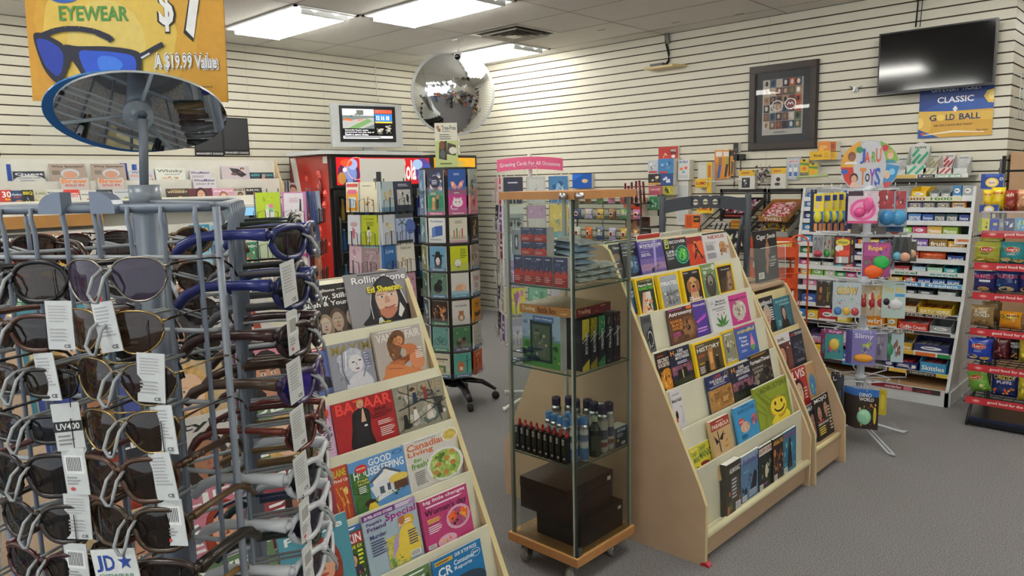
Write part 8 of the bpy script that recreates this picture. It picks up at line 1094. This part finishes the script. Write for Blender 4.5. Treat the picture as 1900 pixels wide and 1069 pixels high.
TOY = [
 ((1505, 352), (1513, 430), .02, '1c2440', '', [], 'dark navy card edge at the far left of the top peg'),
 ((1556, 360), (1572, 428), .05, '3c2c64', 'n .1 .1 .9 .9 8 3 5c4c8c e8d040 a87cc0', [], 'purple card edge-on beside the yellow toys'),
 ((1570, 362), (1580, 425), .03, '2c2c4c', 'n .1 .1 .9 .9 6 3 c8a83c 5c5c8c', [], 'dark blue card edge-on, fourth on the top row'),
 ((1577, 355), (1625, 414), .2, 'd8c8d0', 'r 0 .0 1 .08 d04c84;r 0 .85 .5 1 3c2430;n .4 .8 1 1 6 3 a83c50 f0e0e8;e .5 .42 .44 .34 e060a0;e .5 .42 .32 .25 f0a0c8;e .4 .42 .1 .09 c83c80;e .64 .4 .12 .1 d84c90', [(.68, .6, .18, .22, .02, 'e0609c'), (.4, .35, .2, .16, .02, 'd8508c')], 'pink carded toy phone set on white card, top centre'),
 ((1634, 355), (1658, 420), .12, '8ca0b0', 'r 0 .5 .9 1 a83c40;n .1 .55 .9 .95 8 3 c85c5c e8e8e8 3c3c44', [(.5, .25, .48, .22, .03, '3c84b8')], 'carded toy with red top and blue globe, left of three'),
 ((1655, 355), (1680, 420), .14, '8ca0b0', 'r 0 .5 .9 1 a83c40;n .1 .55 .9 .95 8 6 e8e8ec c85c5c 3c3c44', [(.5, .25, .48, .22, .03, '4490c0')], 'carded toy with red top and blue globe, right of three'),
 ((1648, 385), (1674, 430), .06, '2c4c74', '', [(.5, .35, .48, .3, .03, '2c5c8c')], 'dark blue globe toy hanging behind the two red-topped ones'),
 ((1582, 405), (1640, 440), .0, '7c746c', 'n .1 .1 .9 .9 8 3 9c948c 544c44', [], 'brownish plastic toy bag behind the pole'),
 ((1630, 395), (1668, 440), .04, 'c8c4c0', 'p a83c30 .05 .9 .3 .9 .6 .5 .95 .2 .8 .05 .4 .3;n .5 .4 .9 .9 6 3 e0dcd8 c8b0a8', [], 'clear bag with a red boomerang-shaped toy'),
 ((1509, 436), (1527, 478), .12, '9c9c9c', 'T GROW .1 .3 .9 .9 5c5c64;n .1 .05 .9 .3 5 3 b83c4c 3c9c5c', [(.5, .18, .4, .16, .02, 'a83c4c')], 'grey carded toy with a red ball, second row left'),
 ((1528, 438), (1541, 478), .1, 'a8a89c', 'n .1 .3 .9 .9 6 4 5c5c64 c83c3c e8e8e4', [(.5, .2, .4, .18, .02, '3c9c4c')], 'grey carded toy with a green ball, second row'),
 ((1541, 438), (1552, 478), .08, '8c8c7c', 'n .1 .3 .9 .9 6 5 5c5c4c c8c84c', [(.5, .2, .4, .18, .02, '8c9c3c')], 'grey carded toy with an olive ball, second row'),
 ((1566, 438), (1584, 489), .1, '3c1818', 'e .5 .78 .35 .12 c8c838;r .1 .05 .9 .3 b0b0b0;r .1 .35 .8 .6 b83c20', [], 'black and red card, rear of two in the second row'),
 ((1550, 438), (1577, 491), .16, '241818', 'r .08 .06 .92 .94 b03020;e .5 .78 .42 .12 d8cc3c;T Victor .2 .73 .8 .83 1c3c24;e .3 .57 .24 .12 e8e8d8;r .3 .32 .9 .5 d84c2c;r .15 .06 .85 .28 b8b8b8;r .3 .06 .45 .28 e8e8e8', [], 'black and red card with a yellow oval, front of two in the second row'),
 ((1604, 450), (1648, 513), .2, '8c3c6c', 'r .05 .6 .95 .95 a84c8c;T Rope .2 .72 .7 .9 e8d040;n .5 .6 .95 .95 8 5 3c5cb0 d84c3c 6c2c84;n .05 .1 .4 .6 8 4 4c8c4c 8c2c5c c87ca8', [(.68, .42, .3, .2, .012, '2ca84c'), (.42, .15, .34, .2, .014, 'e8601c')], 'purple card with coiled green and orange rope toys'),
 ((1640, 445), (1658, 500), .05, '8c9498', 'o .5 .5 .45 .48 2c2c34 .8;n .1 .2 .9 .8 8 3 b8c0c8 5c6470', [], 'clear card with a black patterned ring beside the rope toy'),
 ((1658, 436), (1672, 485), .1, '4c5450', 'r .1 .92 .9 1 e8e8e4;p 2c3430 .4 .9 .6 .9 .9 .3 .1 .3', [(.5, .2, .46, .17, .02, '6cb0cc')], 'cone pack with a light blue ball, left of three'),
 ((1671, 436), (1688, 487), .12, '4c4c48', 'r .1 .92 .9 1 e8e8e4;p 34302c .4 .9 .6 .9 .9 .3 .1 .3', [(.5, .2, .46, .17, .02, 'd8a488')], 'cone pack with a peach ball, middle of three'),
 ((1684, 445), (1699, 485), .08, '54544c', 'r .1 .92 .9 1 e8e8e4', [(.5, .35, .46, .2, .02, 'd8b090')], 'cone pack with a pale orange ball, right of three'),
 ((1516, 522), (1531, 568), .06, '3c2c20', 'n .1 .1 .9 .9 8 3 8c4c24 c8843c 2c1c14', [], 'dark brown carded toy, left of two in the third row'),
 ((1532, 524), (1542, 567), .05, '3c3c28', 'n .1 .1 .9 .9 8 3 7c6c34 a8903c', [], 'olive brown carded toy, right of two in the third row'),
 ((1542, 525), (1550, 572), .03, '343c4c', 'n .1 .1 .9 .9 6 3 5c6c8c 8c8c9c', [], 'slate card edge-on in the third row'),
 ((1548, 525), (1594, 588), .18, 'b8c4c8', 'T GROW .14 .64 .88 .88 1c1c1c;T GROW .15 .66 .86 .87 e8c040;n .1 .35 .9 .6 14 5 5c9c5c e8e0d0 7cb0d0 d86c4c;n .05 .85 .95 1 6 3 4c8c4c 8cc0d8', [(.2, .17, .14, .12, .012, '4c7cb8'), (.5, .17, .14, .12, .012, 'd8b040'), (.8, .17, .14, .12, .012, 'b8484c')], 'pale blue growing-toy card with three capsules, third row'),
 ((1594, 527), (1612, 585), .06, 'c8b8a0', 'n .1 .1 .9 .9 10 4 b83c34 e8e0c8 e0b040', [(.5, .4, .3, .14, .01, 'a82c34')], 'cream and red carded toy, first of four alike'),
 ((1610, 527), (1628, 586), .09, 'c8b8a0', 'n .1 .1 .9 .9 10 5 b83c34 e8e0c8 e0b040;T Tiny .1 .75 .9 .92 d8b030', [(.5, .4, .3, .14, .01, 'a82c34')], 'cream and red carded toy, second of four alike'),
 ((1626, 526), (1643, 586), .12, 'c8b8a0', 'n .1 .1 .9 .9 10 6 b83c34 e8e0c8 e0b040;T Tiny .1 .75 .9 .92 d8b030', [(.5, .4, .3, .14, .01, 'a82c34')], 'cream and red carded toy, third of four alike'),
 ((1640, 524), (1676, 590), .16, 'b8ccc4', 'T Tiny_Pals .06 .68 .94 .86 e0c040;n .05 .1 .95 .6 14 7 b83c40 e8e0d4 7cb0c8;r .55 .6 .95 .68 4c9cd0', [(.6, .38, .3, .14, .015, 'dcdce0'), (.2, .45, .14, .1, .01, '1c1c24')], 'pale green carded toy set, front of the four in the third row'),
 ((1533, 612), (1562, 666), .12, '3c8c8c', 'r 0 .85 1 1 8c2c6c;T Rings .2 .87 .9 .97 e8d0e0;n .1 .1 .9 .8 12 5 d8b040 4cb0a0 c84c8c 2c5c8c', [(.5, .5, .28, .2, .012, 'e0c050')], 'teal and magenta ring toy card, fourth row left'),
 ((1524, 612), (1534, 664), .08, '8c2c5c', 'n .1 .1 .9 .9 6 3 c84c8c 3c8c8c', [], 'magenta card edge-on, fourth row far left'),
 ((1572, 612), (1606, 674), .1, '5c4c94', 'n .05 .3 .95 .95 10 3 8c84c0 4c3c7c c8c0e0', [(.5, .2, .3, .1, .015, 'd89430')], 'purple shell-toy card, rear of three'),
 ((1578, 614), (1612, 675), .14, '5c5498', 'n .05 .3 .95 .95 10 4 8c84c0 4c3c7c c8c0e0', [(.5, .2, .3, .1, .015, 'd89430')], 'purple shell-toy card, middle of three'),
 ((1584, 613), (1621, 677), .19, '7c74b0', 'T Slimy .1 .72 .9 .9 e0d8f0;n .4 .3 .95 .72 10 5 d8c850 8cb05c 5c4c94;r 0 .9 1 1 8c8cc8', [(.5, .2, .42, .12, .02, 'e8a430')], 'purple shell-toy card with an orange clam, front of three'),
 ((1624, 615), (1644, 668), .1, '8c8498', 'n .1 .1 .9 .9 8 3 b0a8c0 6c6480', [], 'mauve carded toy, fourth row'),
 ((1642, 620), (1658, 668), .1, '3c6c54', 'n .1 .1 .9 .9 6 5 54946c 2c4c3c', [(.5, .4, .4, .25, .015, '3c8c64')], 'green slime toy, fourth row'),
 ((1656, 618), (1674, 672), .12, 'b0c4c8', 'n .1 .1 .9 .9 10 6 d8e8e8 7c9c9c 8c5c4c', [], 'pale clear-bagged toy, right end of the fourth row'),
 ((1543, 690), (1553, 790), .08, '3c3428', 'n .1 .1 .9 .9 8 3 7c6c4c 2c241c e8c850', [], 'dark card edge-on at the left of the lowest row'),
 ((1553, 695), (1562, 792), .1, '343c48', 'n .1 .1 .9 .9 8 4 5c7ca0 2c241c a89060', [], 'slate card edge-on, lowest row'),
 ((1632, 722), (1643, 770), .04, 'd8c030', 'e .5 .5 .3 .3 e8d850', [], 'yellow toy edge at the right of the lowest row'),
]
for t_ in TOY: blister(*t_)
for i in range(5): blister((1568 + i * 5, 717 + i * 1.5), (1602 + i * 5 + i, 787 + i * 2.2), .08 + .03 * i, '2c2018', 'r 0 .82 1 1 2c6cb8;T DINO .2 .8 .7 .9 e8e8e0;T WORLD .2 .7 .8 .79 e8e8e0;n .05 .4 .95 .7 10 5 c87c3c e8c070 8c4c24 3c2418;n .05 .05 .95 .2 5 3 8c4c24 e0a050', [(.42, .3, .3, .2, .02, '9cd8b0'), (.85, .35, .07, .22, .015, 'e0c840')] if i == 4 else [], f'black and blue dinosaur-toy card with a green slime tub, {("rearmost", "fourth", "third", "second", "front")[i]} of five')
# ---------------- sunglasses stand: three-sided wire spinner
C0 = V((-.900, .429, 0)); D1 = V((-.864, -.504, 0)); D2 = V((-.868, .496, 0)); S = .4; C1 = C0 + D1 * S; C2 = C0 + D2 * S; G = (C0 + C1 + C2) / 3; WB = '6c7684'
SR = empty('sunglasses_stand', (G.x, G.y, 0), 'three-sided grey wire sunglasses spinner with a yellow sign and oval mirror on top', 'display stand'); T = Matrix.Translation(-G)
faces = [(C0, D1, V((.504, -.864, 0)), -PI / 2 + math.atan2(-.864, .504) + PI), (C0, D2, V((.496, .868, 0)), 0), (C1, (C2 - C1).normalized(), V((-1, 0, 0)), 0)]
def tri(z, k=.035):
    P = [C0, C2, C1]; out = []
    for i in range(3):
        a, b, c = P[i - 1], P[i], P[(i + 1) % 3]; p = b + (a - b).normalized() * k; q = b + (c - b).normalized() * k
        for t in (0, .33, .67, 1): out.append((p * (1 - t) + q * t) * .8 + ((p * (1 - t) ** 2 + b * 2 * t * (1 - t) + q * t * t) * .2) + V((0, 0, z)))
    return out
ZTOP = 1.578
m = MB(T); m.tube(tri(ZTOP), .0058, WB, 'paint', 8, True); m.build('top_ring', SR)
for i in range(9): m = MB(T); m.tube(tri(1.515 - .0945 * i), .0032, 'a4a9ae', 'paint', 6, True); m.build('grid_wire', SR)
for o_, d, n, _ in faces:
    for k in range(8):
        s = .03 + .049 * k; p = o_ + d * s; m = MB(T); m.tube([p + V((0, 0, ZTOP)) - n * .003, p + V((0, 0, ZTOP)) + n * .008, p + n * .010 + V((0, 0, ZTOP - .012)), p + n * .006 + V((0, 0, ZTOP - .03)), p + n * .004 + V((0, 0, .3))], .0031, '7c8694', 'paint', 6); m.build('upright_wire', SR)
for k in range(3): p = [C0, C1, C2][k]; q = (G - p).normalized(); m = MB(T); m.tube([p + q * .012 + V((0, 0, ZTOP)), p + q * .012 + V((0, 0, .3))], .005, '7c8490', 'paint', 8); m.build('corner_post', SR)
m = MB(T); m.tube(tri(.3), .006, WB, 'paint', 8, True); m.build('bottom_ring', SR)
m = MB(); m.cyl((0, 0, .03), (0, 0, ZTOP + .004), .0175, .0175, '646e7c', 'paint', 16); m.build('pole', SR)
m = MB(); m.cyl((0, 0, ZTOP - .006), (0, 0, ZTOP + .03), .0215, .0215, '7a828c', 'plastic', 24); m.build('hub', SR)
for p in (C0, C1, C2): q = (p - G); m = MB(); m.tube([V((0, 0, ZTOP + .006)), q * .93 + V((0, 0, ZTOP + .004))], .003, '8c949c', 'paint', 6); m.build('spoke', SR)
for i in (-1, 1):
    b = C0 + D1 * .2 + D1 * .02 * -i; m = MB(T @ Matrix.Translation(b + V((0, 0, ZTOP))) @ Matrix.Rotation(math.atan2(.504, .864), 4, 'Z')); pts = [(-.0, -.006)] + [(i * .036 * math.sin(PI / 2 * t / 6) ** .8 if t else 0, .022 * math.cos(PI / 2 * t / 6)) for t in range(7)] + [(i * .036, -.006)]
    m.prism([(x + i * .002, z) for x, z in pts], 'y', -.014, .004, '6d788a', 'plastic'); m.build('clip_plate', SR)
m = MB(); m.lathe([(.19, 0), (.19, .02), (.16, .035), (.03, .045), (.02, .06)], '3c4048', 'paint', 28); m.build('base_plate', SR)
m = MB(); m.cyl((0, 0, ZTOP + .03), (.018, -.0, 1.70), .0062, .0062, '7c848e', 'paint', 12); m.build('stem', SR)
# oval mirror tilted down over the stand, on a blue backing
mc = pD(268, 212, 1.075) - G; toc = (CAM - (mc + G)); toc.z = 0; toc.normalize(); nm = (toc * math.cos(R(52)) - V((0, 0, 1)) * math.sin(R(52))).normalized(); ux = V((-toc.y, toc.x, 0)); uy = nm.cross(ux)
rolld = R(-6); ux, uy = ux * math.cos(rolld) + uy * math.sin(rolld), uy * math.cos(rolld) - ux * math.sin(rolld)
def disc(c, rx, ry, th, col, mat, name):
    m = MB(); n = 48; a = [c + ux * rx * math.cos(2 * PI * i / n) + uy * ry * math.sin(2 * PI * i / n) for i in range(n)]; b = [p - nm * th for p in a]
    m.add(a + b, [tuple(range(n))], col, mat); m.add(a + b, [tuple(range(2 * n - 1, n - 1, -1))] + [(i, n + i, n + (i + 1) % n, (i + 1) % n) for i in range(n)], 'a8acae' if mat == 'mirror' else col, 'plastic'); return m.build(name, SR)
disc(mc, .1095, .078, .004, 'c8ccce', 'mirror', 'oval_mirror'); disc(mc - nm * .0045 - ux * .012 - uy * .007, .111, .080, .003, '2468a8', 'plastic', 'mirror_backing')
# advertising sign
SA = 'e .46 .3 .42 .29 d4a030;e .42 .26 .34 .26 e0bc50;e .4 .22 .2 .16 e4c868;r 0 .0 1 .02 c89028;T J .12 .42 .2 .56 2c5cb0;T D .22 .42 .34 .56 2c5cb0;s .46 .49 .07 2c5cb0;e .2 .395 .08 .03 2c5cb0;e .2 .4 .05 .016 dcae3c;T EYEWEAR .17 .3 .52 .355 4c8c3c;T 7 .78 .225 .96 .66 141414;T 7 .795 .238 .945 .645 f4f2ea;T $ .665 .255 .76 .45 141414;T $ .675 .262 .75 .44 f4f2ea;T A_$19.99_Value .635 .11 .965 .185 f0eee8;T A_$19.99_Value .64 .114 .96 .18 141414;T A_$19.99_Value .642 .118 .957 .176 ecebe6;r .17 .028 .34 .066 141414;T UVA_UVB .18 .034 .33 .058 f0f0ec;T Distributed_by .86 .052 .93 .06 141414;' \
 'l 1a1a2c .026 .08 .245 .14 .262 .2 .27 .27 .27 .34 .262 .4 .245 .43 .23;l 1a1a2c .03 .36 .256 .42 .236 .43 .225;P 1a1a2c .035 .235 .06 .255 .12 .24 .19 .205 .2 .15 .185 .1 .155 .07 .12 .075 .07 .13;P 20389c .05 .225 .1 .228 .16 .2 .18 .17 .17 .12 .15 .095 .125 .1 .08 .14;P 1a1a2c .18 .205 .26 .205 .4 .205 .52 .195 .57 .18 .575 .15 .56 .09 .5 .05 .4 .04 .3 .06 .25 .12 .215 .155 .2 .12;P 2450c0 .26 .18 .34 .188 .46 .182 .54 .165 .54 .11 .49 .07 .4 .058 .31 .08;P 3c78dc .36 .165 .44 .165 .48 .135 .42 .1 .36 .12;l 1a1a2c .024 .56 .165 .6 .18 .66 .205 .69 .215;l d8d8e0 .01 .575 .162 .62 .18'
m = MB(); m.box(-.144, .0006, 0, .144, .004, .38, 'b8841c', 'print'); m.quad((-.144, 0, 0), (.144, 0, 0), (.144, 0, .38), (-.144, 0, .38), 'cf9628', 'print'); art(m, .288, .38, SA); o = m.build('yellow_sign', SR); pa, pb = pD(60, 183, 1.135), pD(423, 188, 1.135); o.matrix_basis = Matrix.Translation((pa + pb) / 2 - G - V((0, 0, .002))) @ Matrix.Rotation(R(43.5), 4, 'Z') @ Matrix.Rotation(R(1.6), 4, 'Y')
# ---- sunglasses
GL = {}
def outline(hw, hh, ex, drop, cx, sg, n=22):
    out = []
    for i in range(n):
        a = 2 * PI * i / n; c, s = math.cos(a), math.sin(a); x = hw * math.copysign(abs(c) ** (2 / ex), c); z = hh * math.copysign(abs(s) ** (2 / ex), s)
        if z < 0: x = x * (1 - drop * abs(z) / hh) + sg * drop * .004
        out.append((sg * cx + x, z - (.002 if drop else 0)))
    return out
KW = 3.4
def wrap(x, z): return V((x, KW * x * x, z))
def gmeshes(st, fc, lc, tc, acc=None):
    lc = tuple(q * .45 for q in hx(lc)); key = (st, fc, lc, tc, acc)
    if key in GL: return GL[key]
    hw, hh, ex, dr, fr = {'oval': (.031, .0235, 2.3, .12, .0030), 'big': (.032, .026, 2.8, .18, .0032), 'rect': (.030, .0165, 4, .06, .0026), 'aviator': (.031, .025, 2.6, .38, .0013), 'sport': (.034, .021, 2.8, .3, .0046), 'cat': (.031, .021, 2.6, .2, .0032)}[st]
    cx = .0355; res = {}
    m = MB(); fm = 'metal' if st == 'aviator' else 'plastic'
    for sg in (-1, 1):
        ol = outline(hw, hh, ex, dr, cx, sg); m.tube([wrap(x, z) for x, z in ol], fr, fc, fm, 6, True); xo = sg * (cx + hw)
        m.tube([wrap(xo - sg * .002, hh * .45), wrap(xo + sg * .003, hh * .5) + V((0, .004, 0))], fr * 1.3, fc, fm, 6)
    m.tube([wrap(-.0065, hh * .35), wrap(0, hh * .48), wrap(.0065, hh * .35)], fr * 1.1, fc, fm, 6)
    if st == 'aviator': m.tube([wrap(-.02, hh * .93), wrap(0, hh * .85), wrap(.02, hh * .93)], .0012, fc, fm, 6)
    if st == 'sport': m.tube([wrap(-.03, hh * .95), wrap(0, hh * .7), wrap(.03, hh * .95)], .0032, fc, fm, 6)
    m.M = Matrix(); res['frame'] = m
    for sg in (-1, 1):
        ol = outline(hw, hh, ex, dr, cx, sg); m = MB(); c = V((0, -.002, 0)); ctr = wrap(sg * cx, 0) + c; inn = [wrap(sg * cx + (x - sg * cx) * .55, z * .55) + V((0, -.0014, 0)) for x, z in ol]; pts = [wrap(x, z) for x, z in ol] + inn + [ctr]; n = len(ol)
        m.add(pts, [(i, (i + 1) % n, n + (i + 1) % n, n + i) for i in range(n)] + [(n + i, n + (i + 1) % n, 2 * n) for i in range(n)], lc, 'lens', True); res['lens' + str(sg)] = m
        m = MB(); x = sg * (cx + hw + .003); y0 = KW * x * x + .002; w = .0042 if st not in ('aviator', 'rect') else .002
        if st == 'sport': w = .0072
        path = [(x, y0, hh * .5), (x * 1.0, y0 + .03, hh * .5 + .001), (x * .985, y0 + .07, hh * .5), (x * .965, y0 + .095, hh * .4), (x * .95, y0 + .118, hh * .1 - .004), (x * .94, y0 + .132, -.018)]
        m.tube(path, [w * 1.3, w, w, w, w * 1.1, w * .9], tc, fm, 6, flat=.45 if st == 'aviator' else 1); 
        if acc: 
            for t in range(6): m.ball((x + sg * w, y0 + .006 + t * .006, hh * .5 + (.002 if t % 2 else -.002)), .0016, acc, 'metal', 5, 3)
        res['temple' + str(sg)] = m
    GL[key] = res; return res
TG = ['g .1 .3 .9 .92 9 b0b0b0;T CE .55 .06 .85 .14 444', 'b .1 .45 .8;g .1 .2 .8 .4 3 a0a0a0;e .3 .12 .1 .04 c83c3c', 'g .1 .55 .9 .92 6 b8b8b8;g .1 .16 .9 .45 4 b0b0b0;T CE .6 .04 .85 .11 555', 'r 0 .4 1 .62 1c1c1c;T UV400 .08 .44 .92 .58 e8e8e4;g .1 .1 .8 .35 3 888']
def glasses(base, n, dist, z, st, fc, lc, tc, label, tagk=None, tagx=.03, acc=None, tilt=0., dy=0.):
    yaw = math.atan2(n.x, -n.y); p = base + n * dist; e = empty('sunglasses', (p.x, p.y, z), label, 'sunglasses'); e.matrix_basis = Matrix.Translation((p.x, p.y, z)) @ Matrix.Rotation(yaw + dy, 4, 'Z') @ Matrix.Rotation(tilt, 4, 'Y')
    gm = gmeshes(st, fc, lc, tc, acc)
    for k, mb in list(gm.items()):
        if isinstance(mb, MB): o = mb.build(k.rstrip('-1') , e); gm[k] = o.data
        else: o = link(k.rstrip('-1'), mb, e)
    if tagk is not None:
        if tagk == 9: t = flat('brand_tag', .062, .04, .0008, 'T J .06 .3 .22 .82 2c4c9c;T D .26 .34 .5 .82 2c4c9c;s .74 .6 .17 2c4c9c;T EYEWEAR .1 .1 .9 .24 7c9c84', 'e4e6e2', e); t.matrix_basis = Matrix.Translation((-.012, -.014, -.062)) @ Matrix.Rotation(R(-9), 4, 'Y')
        else:
            t = flat('price_tag', .033, .058, .0008, TG[tagk], 'd9dcda', e); t.matrix_basis = Matrix.Translation((tagx, KW * tagx * tagx - .006, -.083)) @ Matrix.Rotation(R(-7 + 5 * (tagk % 3)), 4, 'Y') @ Matrix.Rotation(R(8 * (tagk - 1)), 4, 'Z')
            m = MB(); m.tube([(tagx, KW * tagx * tagx - .004, -.03), (tagx, KW * tagx * tagx - .005, .012)], .0007, '181818', 'plastic', 4); m.build('tag_loop', t).matrix_basis = t.matrix_basis.inverted()
    return e
def prong(base, n, z, L=.125):
    s = V((-n.y, n.x, 0)); m = MB(T); b = base + V((0, 0, z)); m.tube([b + s * .0065, b + n * (L - .012) + s * .0065 + V((0, 0, .004)), b + n * L + s * .007 - V((0, 0, .003)), b + n * (L + .009) + s * .0075 - V((0, 0, .02)), b + n * (L + .008) + s * .003 - V((0, 0, .03)), b + n * (L + .008) - s * .003 - V((0, 0, .03)), b + n * (L + .009) - s * .0075 - V((0, 0, .02)), b + n * L - s * .007 - V((0, 0, .003)), b + n * (L - .012) - s * .0065 + V((0, 0, .004)), b - s * .0065], .0021, '989c9e', 'paint', 6); m.build('prong', SR)
RN = ['top', 'second', 'third', 'fourth', 'fifth', 'sixth', 'seventh', 'eighth']
BRN, BLK, TOR = '2c1e16', '101114', '4a2c18'
FB = [('aviator', '8c8478', '4c3c58', '1c1c1c', 'thin metal sunglasses with violet lenses', 0, .0, None), ('aviator', 'a08858', '4c3420', '2c2018', 'gold metal sunglasses with brown lenses', 2, .052, None), ('aviator', '8c7c58', '3c2a1c', 'a08858', 'bronze metal sunglasses with dark brown lenses', 0, .058, None), ('aviator', '9c8454', '3a2818', '4c3c2c', 'gold rimmed rectangular-looking sunglasses with brown lenses', 0, .05, None),
      ('big', TOR, '32241a', '3c2414', 'tortoiseshell sunglasses with wide brown lenses', 1, .06, 'c8b070'), ('big', '3c2c18', '2c2018', '5c4424', 'amber-edged tortoiseshell sunglasses', 9, .05, None), ('sport', BRN, '241c18', '2c241c', 'dark brown wraparound sunglasses', 1, .055, None), ('big', '6c4c24', '2a2018', '8c6834', 'leopard-patterned sunglasses', 2, .05, '241810')]
FA_ = [('oval', BLK, '4c3c2c', '141416', 'black oval sunglasses with graded brown lenses', 2, .056, 'c8b88c'), ('cat', '4c2c1c', '32241c', '5c3420', 'brown tortoise sunglasses with glossy lenses', 0, .05, None), ('rect', '1c1614', '3a2c1c', '1c1614', 'dark sunglasses with brown rectangular lenses', 3, .06, None), ('rect', '141416', '20242c', '141416', 'black rectangular sunglasses with studded temples', 1, .058, 'c0c0c0'),
       ('big', '241a18', '241e1c', '5c3030', 'dark burgundy sunglasses with big lenses', 2, .06, None), ('oval', '2c2420', '2c2824', '3c2c24', 'dark oval sunglasses nearly hidden by their tag', 1, .05, None), ('cat', '3c1418', '1c1618', '4c181c', 'dark red sunglasses with small studs', None, 0, 'd8d8d8'), ('big', '2a1c14', '241c18', '3c281c', 'dark brown sunglasses at the bottom', 0, .04, None)]
for col, (s, L_) in enumerate(((.075, FB), (.21, FA_))):
    for i, (st, fc, lc, tc, lb, tk, tx, ac) in enumerate(L_):
        z = 1.508 - .0595 * i - (.004 if col else 0); b = C0 + D1 * (s + (.01 if (i % 3 == 1) else 0)); glasses(b, faces[0][2], .112, z - .006, st, fc, lc, tc, f'{lb}, {RN[i]} row, {("right", "left")[col]} column facing the camera', tk, tx, ac, R((-2, 1, 3, -1)[i % 4])); prong(b, faces[0][2], z)
for i in range(8): prong(C0 + D1 * .335, faces[0][2], 1.508 - .0595 * i)
FR = [('sport', '20285c', '15151c', '2c3474', 'navy blue wraparound sunglasses with dark lenses', 0), ('sport', '1c2450', '121218', '283070', 'shiny dark blue wraparound sunglasses', 1), ('sport', '2c1c1c', '1c1614', '3c2422', 'dark maroon wraparound sunglasses', 0), ('sport', '3c2c54', '3c2cb0', '4c3a2c', 'purple-rimmed sunglasses with violet mirror lenses', 0), ('cat', '5c2418', '3c1c14', '6c2820', 'small red-brown tortoise sunglasses', 0), ('sport', 'c4c8cc', '16161a', 'd0d4d8', 'white sports sunglasses', 1), ('sport', 'c8ccd0', '241c3c', 'd4d8dc', 'white and silver sports sunglasses', 1), ('sport', 'd0d4d8', '1c1830', 'dcdfe2', 'white sports sunglasses with dark purple lenses', 1)]
for i, (st, fc, lc, tc, lb, tk) in enumerate(FR):
    z = 1.53 - .0655 * i; b = C0 + D2 * .065; glasses(b, faces[1][2], .10, z, st, fc, lc, tc, f'{lb} seen side-on, {RN[i]} row, right edge of the stand', tk, -.05, dy=R(-24)); prong(b, faces[1][2], z + .004, .108)
DK = [('161618', 'black'), ('3a2418', 'brown'), ('242c50', 'dark blue'), ('5c5c60', 'grey'), ('4c1c1c', 'dark red'), ('1c2c24', 'dark green'), ('c0c4c8', 'pale grey'), ('6c5430', 'honey brown')]
for c_ in range(2):
    for i in range(8):
        z = 1.53 - .0655 * i; b = C0 + D2 * (.2 + .135 * c_); fc, cn = DK[(i * 3 + c_ * 5) % 8]; glasses(b, faces[1][2], .098, z, ('oval', 'big', 'rect', 'sport')[(i + c_) % 4], fc, '1c1816', fc, f'{cn} sunglasses, {RN[i]} row, {("middle", "far")[c_]} column on the stand\'s right side', 2 if i % 3 == 0 else None, .05); prong(b, faces[1][2], z + .004, .108)
for c_ in range(3):
    for i in range(4):
        z = 1.51 - .0655 * i; b = C1 + V((0, 1, 0)) * (.075 + .125 * c_); fc, cn = DK[(i * 2 + c_ * 3 + 1) % 8]; glasses(b, faces[2][2], .112, z, ('big', 'aviator', 'oval')[(i + c_) % 3], fc, '3c2820', fc, f'{cn} sunglasses seen through the grid, {RN[i]} row, {("left", "middle", "right")[c_]} column on the stand\'s back', None); prong(b, faces[2][2], z + .004)
import os
if os.environ.get('DBG'):
    for l, ns in SEEN.items():
        if len(l.split()) > 16: print('LONG', len(l.split()), l)
        if len(ns) > 1 and not bpy.data.objects[ns[0]].get('group'): print('DUP', len(ns), l)
